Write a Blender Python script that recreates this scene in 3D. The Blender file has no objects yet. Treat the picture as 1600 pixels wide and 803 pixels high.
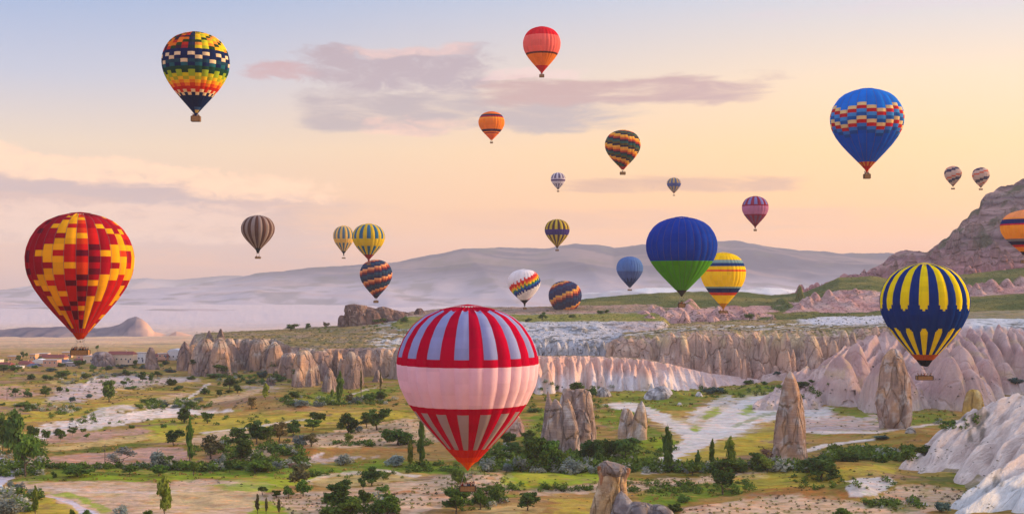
import bpy, bmesh, math, random
import numpy as np
from mathutils import Vector, Matrix

# ------------------------------------------------------------------ camera, sky, sun, exposure
C = bpy.context.scene.collection
SC = bpy.context.scene
F = 1931.0            # focal length in photo pixels (1600 wide)
ZC = 62.0             # eye height above the valley floor
HY = 440.0            # photo row of the horizon

cam = bpy.data.cameras.new('camera')
cam.sensor_width = 36.0
cam.lens = 36.0 * F / 1600.0
cam.clip_start = 1.0
cam.clip_end = 60000.0
cam.shift_y = (HY - 401.5) / 1600.0
camo = bpy.data.objects.new('camera', cam)
camo.location = (0, 0, ZC)
camo.rotation_euler = (math.radians(90), 0, 0)
C.objects.link(camo)
SC.camera = camo

SUN_EL, SUN_AZ = math.radians(13.0), math.radians(79.0)     # azimuth from +Y towards +X
sun = bpy.data.lights.new('sun', 'SUN')
sun.energy = 5.0
sun.angle = math.radians(12.0)
sun.color = (1.0, 0.64, 0.33)
suno = bpy.data.objects.new('sun', sun)
sd = Vector((math.sin(SUN_AZ) * math.cos(SUN_EL), math.cos(SUN_AZ) * math.cos(SUN_EL), math.sin(SUN_EL)))
suno.rotation_euler = (-sd).to_track_quat('-Z', 'Y').to_euler()
suno.location = (900, 300, 400)
C.objects.link(suno)

SC.view_settings.view_transform = 'Standard'
SC.view_settings.look = 'None'
SC.view_settings.exposure = 0.45
SC.view_settings.gamma = 1.0
SC.cycles.use_denoising = True
try:
    SC.cycles.denoiser = 'OPENIMAGEDENOISE'
except Exception:
    pass
SC.cycles.max_bounces = 5
SC.cycles.diffuse_bounces = 3
SC.cycles.glossy_bounces = 1
SC.cycles.transmission_bounces = 2
SC.cycles.transparent_max_bounces = 4
SC.cycles.volume_bounces = 0
SC.cycles.caustics_reflective = False
SC.cycles.caustics_refractive = False


def lin(r, g, b, k=1.0):
    f = lambda v: ((v / 255.0) / 12.92 if v <= 10 else (((v / 255.0) + 0.055) / 1.055) ** 2.4)
    return (f(r) * k, f(g) * k, f(b) * k)


class NT:
    """small node-tree writer"""
    def __init__(self, tree):
        self.t = tree
        tree.nodes.clear()

    def n(self, typ, ins=None, **kw):
        nd = self.t.nodes.new(typ)
        for k, v in kw.items():
            setattr(nd, k, v)
        for k, v in (ins or {}).items():
            s = nd.inputs[k]
            if isinstance(v, bpy.types.NodeSocket):
                self.t.links.new(v, s)
            else:
                s.default_value = v
        return nd

    def math(self, op, a, b=None, c=None, clamp=False):
        nd = self.n('ShaderNodeMath', operation=op, use_clamp=clamp)
        for i, v in enumerate((a, b, c)):
            if v is None:
                continue
            if isinstance(v, bpy.types.NodeSocket):
                self.t.links.new(v, nd.inputs[i])
            else:
                nd.inputs[i].default_value = v
        return nd.outputs[0]

    def smooth(self, v, a, b, lo=0.0, hi=1.0):
        nd = self.n('ShaderNodeMapRange', {0: v, 1: a, 2: b, 3: lo, 4: hi}, interpolation_type='SMOOTHSTEP')
        return nd.outputs[0]

    def mix(self, f, a, b, blend='MIX'):
        nd = self.n('ShaderNodeMix', data_type='RGBA', blend_type=blend, clamp_factor=True)
        for i, v in ((0, f), (6, a), (7, b)):
            if isinstance(v, bpy.types.NodeSocket):
                self.t.links.new(v, nd.inputs[i])
            elif i == 0:
                nd.inputs[i].default_value = v
            else:
                nd.inputs[i].default_value = (*v[:3], 1)
        return nd.outputs[2]

    def ramp(self, f, stops, interp='LINEAR'):
        nd = self.n('ShaderNodeValToRGB', {0: f})
        cr = nd.color_ramp
        cr.interpolation = interp
        while len(cr.elements) < len(stops):
            cr.elements.new(0.5)
        for e, (p, c) in zip(cr.elements, stops):
            e.position = p
            e.color = (*c[:3], 1)
        return nd.outputs[0]


# ---- the sky: a weak Nishita sky, and a hand-set veil of dawn colour and clouds that gives most light
W = bpy.data.worlds.new('World')
SC.world = W
W.use_nodes = True
w = NT(W.node_tree)
tc = w.n('ShaderNodeTexCoord').outputs['Generated']
sep = w.n('ShaderNodeSeparateXYZ', {0: tc})
sx, sy, sz = sep.outputs
el = w.math('DIVIDE', w.math('ARCSINE', w.math('MINIMUM', w.math('MAXIMUM', sz, -1.0), 1.0)), math.pi / 2)   # -1..1
az = w.math('ARCTAN2', sx, sy)                                                       # radians, 0 = view axis
DEG = math.pi / 180
e90 = lambda d: d / 90.0
veil_a = [(0.0, lin(176, 128, 132)), (e90(1.2), lin(208, 138, 104)), (e90(3.2), lin(209, 152, 118)),
          (e90(6.0), lin(208, 174, 142)), (e90(9.0), lin(166, 162, 178)), (e90(13.0), lin(122, 144, 184)),
          (e90(30), lin(196, 206, 234)), (1.0, lin(222, 228, 246))]
veil_b = [(0.0, lin(236, 128, 40)), (e90(1.2), lin(240, 132, 20)), (e90(3.2), lin(244, 156, 34)),
          (e90(6.0), lin(242, 178, 80)), (e90(9.0), lin(232, 190, 136)), (e90(13.0), lin(184, 180, 186)),
          (e90(30), lin(204, 210, 230)), (1.0, lin(222, 228, 246))]  # both veils are brightened overhead as added fill light for the terrain
fa = w.smooth(az, -26 * DEG, 20 * DEG)
veil = w.mix(fa, w.ramp(el, veil_a), w.ramp(el, veil_b))
eld = w.math('MULTIPLY', el, 90.0)
azd = w.math('DIVIDE', az, DEG)


def noise_at(sa, se, oa, oe, detail=5.0, rough=0.55, dist=0.0, scale=1.0):
    v = w.n('ShaderNodeCombineXYZ', {0: w.math('MULTIPLY_ADD', azd, sa, oa), 1: w.math('MULTIPLY_ADD', eld, se, oe), 2: 0.0}).outputs[0]
    return w.n('ShaderNodeTexNoise', {'Vector': v, 'Scale': scale, 'Detail': detail, 'Roughness': rough, 'Distortion': dist}).outputs[0]


def band(v, a0, a1, b0, b1):
    return w.math('MULTIPLY', w.smooth(v, a0, a1), w.smooth(v, b0, b1, 1.0, 0.0))


def cloud(mask_terms, ns, lo, hi, col, strength, base):
    m = mask_terms[0]
    for t in mask_terms[1:]:
        m = w.math('MULTIPLY', m, t)
    s = w.math('ADD', w.math('MULTIPLY', m, 0.85), w.math('MULTIPLY', w.math('SUBTRACT', ns, 0.5), 1.5))
    f = w.math('MULTIPLY', w.math('MULTIPLY', w.smooth(s, lo, hi), w.smooth(m, 0.02, 0.22)), strength)
    return w.mix(f, base, col)


AZ = lambda px: math.degrees(math.atan((px - 800) / F))
EL = lambda py, px=800: math.degrees(math.atan((HY - py) / F * math.cos(math.atan((px - 800) / F))))
wob = noise_at(0.22, 0.5, 3.1, 7.7, 3.0)
wob2 = w.math('MULTIPLY', w.math('SUBTRACT', wob, 0.5), 1.6)
elw = w.math('ADD', eld, wob2)
streak = noise_at(0.28, 1.6, 11.0, 2.0, 8.0, 0.66, 0.5)
fluff = noise_at(0.8, 2.0, 4.0, 9.0, 9.0, 0.66, 0.6)
col = veil
# broad lavender-grey stratus over the centre, its pink-lit crests and thin streamers
col = cloud([band(azd, AZ(400), AZ(520), AZ(700), AZ(860)), band(elw, EL(165), EL(125), EL(92), EL(52))], fluff, 0.30, 0.90, lin(160, 128, 130), 1.0, col)
col = cloud([band(azd, AZ(500), AZ(580), AZ(700), AZ(800)), band(elw, EL(102), EL(90), EL(80), EL(62))], fluff, 0.40, 1.1, lin(236, 186, 164), 0.6, col)
col = cloud([band(azd, AZ(410), AZ(500), AZ(900), AZ(1090)), band(elw, EL(222), EL(195), EL(160), EL(120))], streak, 0.32, 1.0, lin(156, 126, 126), .92, col)
col = cloud([band(azd, AZ(690), AZ(800), AZ(1120), AZ(1290)), band(elw, EL(184), EL(160), EL(136), EL(98))], streak, 0.30, 1.0, lin(176, 122, 108), 1.0, col)
col = cloud([band(azd, AZ(350), AZ(400), AZ(450), AZ(540)), band(elw, EL(148), EL(130), EL(110), EL(90))], fluff, 0.30, .95, lin(180, 132, 128), 1.0, col)
col = cloud([band(azd, AZ(480), AZ(600), AZ(660), AZ(860)), band(elw, EL(222), EL(206), EL(192), EL(172))], fluff, 0.40, 1.1, lin(236, 174, 144), 0.6, col)
col = cloud([band(azd, AZ(720), AZ(780), AZ(860), AZ(1000)), band(elw, EL(130), EL(118), EL(106), EL(90))], fluff, 0.42, 0.95, lin(226, 180, 168), 0.6, col)
# long bank of dusky pink on the left with bright tops
slope = w.math('ADD', elw, w.math('MULTIPLY', w.math('ADD', azd, 23.0), 0.085))
col = cloud([w.smooth(azd, AZ(700), AZ(380), 0.0, 1.0), band(slope, EL(440), EL(350), EL(290), EL(252))], streak, 0.10, .95, lin(174, 122, 122), 0.9, col)
col = cloud([w.smooth(azd, AZ(660), AZ(430), 0.0, 1.0), band(slope, EL(298), EL(276), EL(252), EL(226))], fluff, 0.40, 1.0, lin(250, 188, 140), 0.85, col)
col = cloud([w.smooth(azd, AZ(470), AZ(250), 0.0, 1.0), band(slope, EL(308), EL(296), EL(284), EL(268))], streak, 0.30, 1.0, lin(156, 116, 126), 0.85, col)
col = cloud([w.smooth(azd, AZ(620), AZ(300), 0.0, 1.0), band(eld, EL(400), EL(375), EL(335), EL(300))], fluff, 0.42, 0.95, lin(238, 186, 160), 0.55, col)
# thin dun streaks near the horizon right of centre
col = cloud([band(azd, AZ(800), AZ(930), AZ(1180), AZ(1340)), band(eld, EL(310), EL(297), EL(286), EL(266))], streak, 0.30, 1.0, lin(186, 112, 70), 0.9, col)
col = cloud([band(azd, AZ(480), AZ(800), AZ(1300), AZ(1560)), band(eld, EL(372), EL(354), EL(336), EL(312))], streak, 0.30, 1.1, lin(208, 132, 92), 0.65, col)
col = cloud([w.smooth(azd, AZ(700), AZ(1500)), band(elw, EL(60), EL(30), EL(5), EL(-40))], streak, 0.50, 1.0, lin(206, 176, 176), 0.4, col)
nish = w.n('ShaderNodeTexSky', sky_type='NISHITA', sun_disc=False, sun_elevation=SUN_EL, sun_rotation=SUN_AZ, altitude=1100.0, air_density=1.0, dust_density=2.0, ozone_density=1.0)
bg1 = w.n('ShaderNodeBackground', {'Color': nish.outputs[0], 'Strength': 0.05})
bg2 = w.n('ShaderNodeBackground', {'Color': col, 'Strength': 0.82})
addn = w.n('ShaderNodeAddShader', {0: bg1.outputs[0], 1: bg2.outputs[0]})
w.n('ShaderNodeOutputWorld', {'Surface': addn.outputs[0]})

# ------------------------------------------------------------------ helpers
def prop(o, label=None, cat=None, group=None, kind=None):
    if label: o['label'] = label
    if cat: o['category'] = cat
    if group: o['group'] = group
    if kind: o['kind'] = kind
    return o


def link(name, me, parent=None):
    o = bpy.data.objects.new(name, me)
    C.objects.link(o)
    if parent is not None:
        o.parent = parent
    return o


def empty(name, loc, rz=0.0):
    o = bpy.data.objects.new(name, None)
    o.empty_display_size = 0.5
    o.location = loc
    o.rotation_euler = (0, 0, rz)
    C.objects.link(o)
    return o


def np_mesh(name, V, faces, mat, cols=None, face_cols=None, smooth=True):
    """faces: (N,4) or (N,3) int array"""
    V = np.asarray(V, dtype=np.float32).reshape(-1, 3)
    faces = np.asarray(faces, dtype=np.int32)
    n, k = faces.shape
    me = bpy.data.meshes.new(name)
    me.vertices.add(len(V))
    me.vertices.foreach_set('co', V.ravel())
    me.loops.add(n * k)
    me.loops.foreach_set('vertex_index', faces.ravel())
    me.polygons.add(n)
    me.polygons.foreach_set('loop_start', np.arange(0, n * k, k, dtype=np.int32))
    me.polygons.foreach_set('loop_total', np.full(n, k, dtype=np.int32))
    me.polygons.foreach_set('use_smooth', np.full(n, smooth, dtype=bool))
    if cols is not None:
        a = me.attributes.new('tint', 'FLOAT_COLOR', 'POINT')
        c4 = np.ones((len(V), 4), dtype=np.float32)
        c4[:, :3] = np.asarray(cols, dtype=np.float32).reshape(-1, 3)
        a.data.foreach_set('color', c4.ravel())
    if face_cols is not None:
        a = me.attributes.new('tint', 'FLOAT_COLOR', 'CORNER')
        c4 = np.ones((n, k, 4), dtype=np.float32)
        c4[:, :, :3] = np.asarray(face_cols, dtype=np.float32).reshape(n, 1, 3)
        a.data.foreach_set('color', c4.ravel())
    if mat is not None:
        me.materials.append(mat)
    me.update(calc_edges=True)
    return me


def grid_faces(R, Cn, wrap=False):
    i = np.arange(R - 1)[:, None] * Cn
    j = np.arange(Cn - (0 if wrap else 1))[None, :]
    j2 = (j + 1) % Cn
    return np.stack([i + j, i + j2, i + Cn + j2, i + Cn + j], axis=-1).reshape(-1, 4)


def _hash(ix, iy, seed):
    h = (ix.astype(np.int64) * 374761393 + iy.astype(np.int64) * 668265263 + seed * 974634777) & 0x7fffffff
    h = ((h ^ (h >> 13)) * 1274126177) & 0x7fffffff
    h = h ^ (h >> 16)
    return (h & 0xffff).astype(np.float32) / 65535.0


def vnoise(x, y, seed=0):
    x = np.asarray(x, dtype=np.float64); y = np.asarray(y, dtype=np.float64)
    x, y = np.broadcast_arrays(x, y)
    ix = np.floor(x); iy = np.floor(y)
    fx = (x - ix); fy = (y - iy)
    fx = fx * fx * fx * (fx * (fx * 6 - 15) + 10); fy = fy * fy * fy * (fy * (fy * 6 - 15) + 10)
    a = _hash(ix, iy, seed); b = _hash(ix + 1, iy, seed); c = _hash(ix, iy + 1, seed); d = _hash(ix + 1, iy + 1, seed)
    return a + (b - a) * fx + (c - a) * fy + (a - b - c + d) * fx * fy       # 0..1


def fbm(x, y, oct=4, seed=0, gain=0.5):
    s = 0; amp = 1; tot = 0
    for k in range(oct):
        s = s + amp * vnoise(np.asarray(x) * 2 ** k + k * 17.3, np.asarray(y) * 2 ** k - k * 9.1, seed + k)
        tot += amp; amp *= gain
    return s / tot


def sstep(a, b, v):
    t = np.clip((np.asarray(v, dtype=float) - a) / (b - a), 0, 1)
    return t * t * (3 - 2 * t)


def lerp3(A, B, f):
    f = np.asarray(f)[..., None]
    return np.asarray(A) * (1 - f) + np.asarray(B) * f


def PX(px, Y): return (px - 800.0) / F * Y
def PZ(py, Y): return ZC + (HY - py) / F * Y
def FLATY(py, z=0.0): return (ZC - z) * F / (py - HY)

# ------------------------------------------------------------------ materials
def mat_attr(name, rough=0.9, bump=0.0, bscale=1.0, var=0.3, vscale=0.3, aniso=(1, 1, 1), spec=0.2, var2=0.15, vscale2=2.0, trans=0.0, crack=0.0, cscale=.16, strata=0.0, hue=0.0, rot=0.0, per=0.0):
    m = bpy.data.materials.new(name)
    m.use_nodes = True
    t = NT(m.node_tree)
    a = t.n('ShaderNodeAttribute', attribute_name='tint').outputs['Color']
    g = t.n('ShaderNodeNewGeometry').outputs['Position']
    g_ = t.n('ShaderNodeMapping', {'Vector': g, 'Rotation': (0, 0, rot)}).outputs[0] if rot else g
    mp = t.n('ShaderNodeMapping', {'Vector': g_, 'Scale': aniso}).outputs[0]
    n1 = t.n('ShaderNodeTexNoise', {'Vector': mp, 'Scale': vscale, 'Detail': 5.0, 'Roughness': 0.6}).outputs[0]
    n2 = t.n('ShaderNodeTexNoise', {'Vector': mp, 'Scale': vscale2, 'Detail': 4.0, 'Roughness': 0.65}).outputs[0]
    k = t.math('ADD', t.math('MULTIPLY_ADD', n1, 2 * var, 1 - var), t.math('MULTIPLY_ADD', n2, 2 * var2, -var2))
    if per:
        rn = t.n('ShaderNodeObjectInfo').outputs['Random']
        k = t.math('MULTIPLY', k, t.math('MULTIPLY_ADD', rn, per, 1 - per * .4))
        a = t.mix(t.math('FRACT', t.math('MULTIPLY', rn, 7.31)), a, t.mix(1.0, a, (1.35, 1.0, .8), 'MULTIPLY'))
    vm = t.n('ShaderNodeVectorMath', {0: a}, operation='SCALE')
    t.t.links.new(k, vm.inputs['Scale'])
    base = vm.outputs[0]
    if hue:
        n3 = t.n('ShaderNodeTexNoise', {'Vector': mp, 'Scale': .22, 'Detail': 6.0, 'Roughness': .7}).outputs[0]
        n4 = t.n('ShaderNodeTexNoise', {'Vector': mp, 'Scale': .55, 'Detail': 5.0, 'Roughness': .7}).outputs[0]
        br = t.mix(1.0, base, (1.28, .84, .62), 'MULTIPLY'); gr = t.mix(1.0, base, (.62, .92, .55), 'MULTIPLY')
        base = t.mix(t.math('MULTIPLY', t.smooth(n3, .50, .68), hue), base, br)
        base = t.mix(t.math('MULTIPLY', t.smooth(n4, .54, .70), hue), base, gr)
    kw = {'Base Color': base, 'Roughness': rough, 'Specular IOR Level': spec}
    if bump:
        b = t.n('ShaderNodeTexNoise', {'Vector': mp, 'Scale': bscale, 'Detail': 6.0, 'Roughness': 0.62}).outputs[0]
        hgt = t.math('MULTIPLY', b, bump)
        if crack:
            wv = t.n('ShaderNodeTexNoise', {'Vector': mp, 'Scale': cscale * 2.2, 'Detail': 3.0}).outputs['Color']
            mv = t.n('ShaderNodeVectorMath', {0: wv, 1: (2.6, 2.6, 2.6)}, operation='MULTIPLY').outputs[0]
            av = t.n('ShaderNodeVectorMath', {0: mp, 1: mv}, operation='ADD').outputs[0]
            vo = t.n('ShaderNodeTexVoronoi', {'Vector': av, 'Scale': cscale}, feature='DISTANCE_TO_EDGE').outputs[0]
            hgt = t.math('ADD', hgt, t.math('MULTIPLY', t.smooth(vo, 0.0, 0.10), crack))
            sp = t.n('ShaderNodeSeparateXYZ', {0: g}).outputs[2]
            sv = t.n('ShaderNodeCombineXYZ', {2: t.math('MULTIPLY_ADD', n1, 2.2, sp)}).outputs[0]
            sn = t.n('ShaderNodeTexNoise', {'Vector': sv, 'Scale': .9, 'Detail': 3.0, 'Roughness': .7}).outputs[0]
            hgt = t.math('ADD', hgt, t.math('MULTIPLY', sn, strata))
        kw['Normal'] = t.n('ShaderNodeBump', {'Height': hgt, 'Strength': 1.0, 'Distance': 1.0}).outputs[0]
    p = t.n('ShaderNodeBsdfPrincipled', kw)
    out = p.outputs[0]
    if trans:
        tr = t.n('ShaderNodeBsdfTranslucent', {'Color': vm.outputs[0]})
        out = t.n('ShaderNodeMixShader', {0: trans, 1: out, 2: tr.outputs[0]}).outputs[0]
    t.n('ShaderNodeOutputMaterial', {'Surface': out})
    return m


def mat_plain(name, col, rough=0.8, spec=0.2, var=0.15, vscale=3.0, metal=0.0, bump=0.0):
    m = bpy.data.materials.new(name)
    m.use_nodes = True
    t = NT(m.node_tree)
    g = t.n('ShaderNodeTexCoord').outputs['Object']
    n1 = t.n('ShaderNodeTexNoise', {'Vector': g, 'Scale': vscale, 'Detail': 4.0, 'Roughness': 0.6}).outputs[0]
    k = t.math('MULTIPLY_ADD', n1, 2 * var, 1 - var)
    vm = t.n('ShaderNodeVectorMath', {0: col[:3]}, operation='SCALE')
    t.t.links.new(k, vm.inputs['Scale'])
    kw = {'Base Color': vm.outputs[0], 'Roughness': rough, 'Specular IOR Level': spec, 'Metallic': metal}
    if bump:
        kw['Normal'] = t.n('ShaderNodeBump', {'Height': n1, 'Strength': 1.0, 'Distance': bump}).outputs[0]
    p = t.n('ShaderNodeBsdfPrincipled', kw)
    t.n('ShaderNodeOutputMaterial', {'Surface': p.outputs[0]})
    return m


M_GROUND = mat_attr('ground_cover', rough=0.95, bump=0.6, bscale=0.7, var=0.45, vscale=0.16, aniso=(.55, 1.0, 1), var2=0.38, vscale2=.8, spec=0.0, hue=.8)
M_ROCK = mat_attr('tuff_rock', rough=0.95, bump=0.8, bscale=0.6, var=0.30, vscale=0.12, aniso=(1, 1, 0.42), var2=0.36, vscale2=1.1, spec=0.02, crack=1.0, cscale=.17, strata=.8)
M_FINS = mat_attr('smooth_tuff', rough=0.95, bump=0.35, bscale=0.6, var=0.22, vscale=0.10, aniso=(1, 1, 0.5), var2=0.22, vscale2=0.9, spec=0.02, crack=.35, cscale=.12, strata=.25)
M_TUFF = mat_attr('chalky_tuff', rough=0.95, bump=1.25, bscale=0.9, var=0.16, vscale=0.3, aniso=(.10, 1, .35), var2=0.34, vscale2=1.3, spec=0.02, crack=.15, cscale=.3, strata=.06, rot=math.radians(-48.7))
M_CRAG = mat_attr('layered_crag', rough=0.92, bump=3.0, bscale=0.12, var=0.4, vscale=0.03, aniso=(0.6, 0.6, 1.6), var2=0.35, vscale2=0.16, spec=0.02, crack=4.0, cscale=.05, strata=2.5)
M_FAR = mat_attr('far_hill_cover', rough=1.0, var=0.15, vscale=0.002, aniso=(1, 1, 1), var2=0.08, vscale2=0.01, spec=0.0)
M_LEAF = mat_attr('leaves', rough=0.65, var=0.12, vscale=0.35, var2=0.08, vscale2=1.5, trans=0.3, spec=0.06, per=.7)
M_BARK = mat_plain('bark', (0.10, 0.075, 0.055), rough=0.95, var=0.3, vscale=6.0)
M_BARKPALE = mat_plain('pale_bark', (0.42, 0.38, 0.34), rough=0.9, var=0.25, vscale=6.0)
M_FABRIC = mat_attr('balloon_fabric', rough=0.6, bump=0.10, bscale=0.9, var=0.10, vscale=0.35, var2=0.05, vscale2=2.5, aniso=(1, 1, .6), trans=0.34, spec=0.0)
M_TAPE = mat_plain('load_tape', (0.16, 0.13, 0.16), rough=0.8, spec=0.05)
M_WICKER = mat_plain('wicker', (0.30, 0.17, 0.075), rough=0.85, var=0.6, vscale=3.5, bump=0.03)
M_LEATHER = mat_plain('rim_leather', (0.07, 0.045, 0.03), rough=0.6)
M_STEEL = mat_plain('burner_steel', (0.35, 0.35, 0.36), rough=0.35, metal=0.9)
M_CABLE = mat_plain('steel_cable', (0.12, 0.11, 0.11), rough=0.5)
M_WALLS = [mat_plain('plaster_' + n, c, rough=0.9, var=0.18, vscale=0.6) for n, c in
           (('cream', lin(214, 190, 172)), ('pink', lin(205, 158, 140)), ('white', lin(224, 220, 222)), ('grey', lin(160, 152, 160)), ('ochre', lin(206, 160, 120)))]
M_ROOFRED = mat_plain('red_roof', lin(122, 66, 66), rough=0.85, var=0.3, vscale=2.0)
M_ROOFBLUE = mat_plain('slate_roof', lin(86, 90, 116), rough=0.7, var=0.2, vscale=2.0)
M_ROOFFLAT = mat_plain('flat_roof', lin(176, 166, 166), rough=0.9, var=0.2)
M_ROOFMETAL = mat_plain('metal_roof', lin(214, 216, 224), rough=0.5, var=0.1)
M_GLASS = mat_plain('dark_glass', (0.03, 0.035, 0.045), rough=0.15, spec=0.5)
M_CARWHITE = mat_plain('white_car_paint', (0.72, 0.72, 0.74), rough=0.3, spec=0.5, var=0.03)
M_RUBBER = mat_plain('tyre_rubber', (0.02, 0.02, 0.02), rough=0.9)
M_CAVE = mat_plain('cave_interior', (0.10, 0.075, 0.065), rough=0.95)
M_POLE = mat_plain('weathered_wood_pole', (0.12, 0.10, 0.09), rough=0.9)

# ------------------------------------------------------------------ the valley floor
MOUNDS = [  # px, py (foot of the near side), half width px, half depth m, height m
    (70, 612, 40, 26, 2.2), (150, 612, 55, 30, 3.0), (190, 640, 42, 14, 2.6), (290, 604, 40, 30, 3.0), (400, 634, 62, 20, 4.5), (455, 636, 45, 18, 3.5),
    (470, 712, 75, 12, 3.2), (590, 712, 70, 10, 2.6), (560, 652, 90, 25, 2.0), (650, 672, 60, 25, 2.5), (745, 756, 55, 16, 3.6), (640, 775, 90, 14, 1.6),
    (840, 752, 60, 9, 2.4), (930, 756, 60, 9, 1.5), (1000, 640, 90, 20, 2.5), (1045, 622, 24, 8, 4.0), (1130, 700, 60, 20, 1.0), (1260, 770, 120, 10, 2.6), (1340, 772, 40, 6, 3.2), (1330, 738, 80, 10, 3.0),
    (1430, 690, 80, 16, 3.0), (1410, 668, 40, 10, 1.5), (1190, 610, 60, 18, 3.5), (1215, 602, 40, 20, 3.0), (1290, 665, 60, 18, 1.2), (110, 584, 90, 40, 2.5), (1120, 800, 90, 9, 2.0), (260, 760, 90, 20, -0.8), (160, 714, 120, 12, -0.6),
]
_M = [(PX(a, FLATY(b)), FLATY(b), c / F * FLATY(b), d, h) for a, b, c, d, h in MOUNDS]


def G(x, Y):
    x = np.asarray(x, dtype=float); Y = np.asarray(Y, dtype=float)
    z = 4.0 * (fbm(x / 70 + 3.3, Y / 45, 3, 11) - 0.5) + 1.3 * (fbm(x / 16, Y / 11, 3, 23) - 0.5) + .35 * (fbm(x / 3.5, Y / 3.0, 2, 29) - .5)
    for mx, my, rx, ry, h in _M:
        d2 = ((x - mx) / rx) ** 2 + ((Y - my) / ry) ** 2
        z = z + h * np.exp(-d2 * 1.1)
    far = sstep(930, 2700, Y)
    z = z - 46 * far + far * 10 * (fbm(x / 420, Y / 500, 4, 31) - 0.5)
    return z


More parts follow.
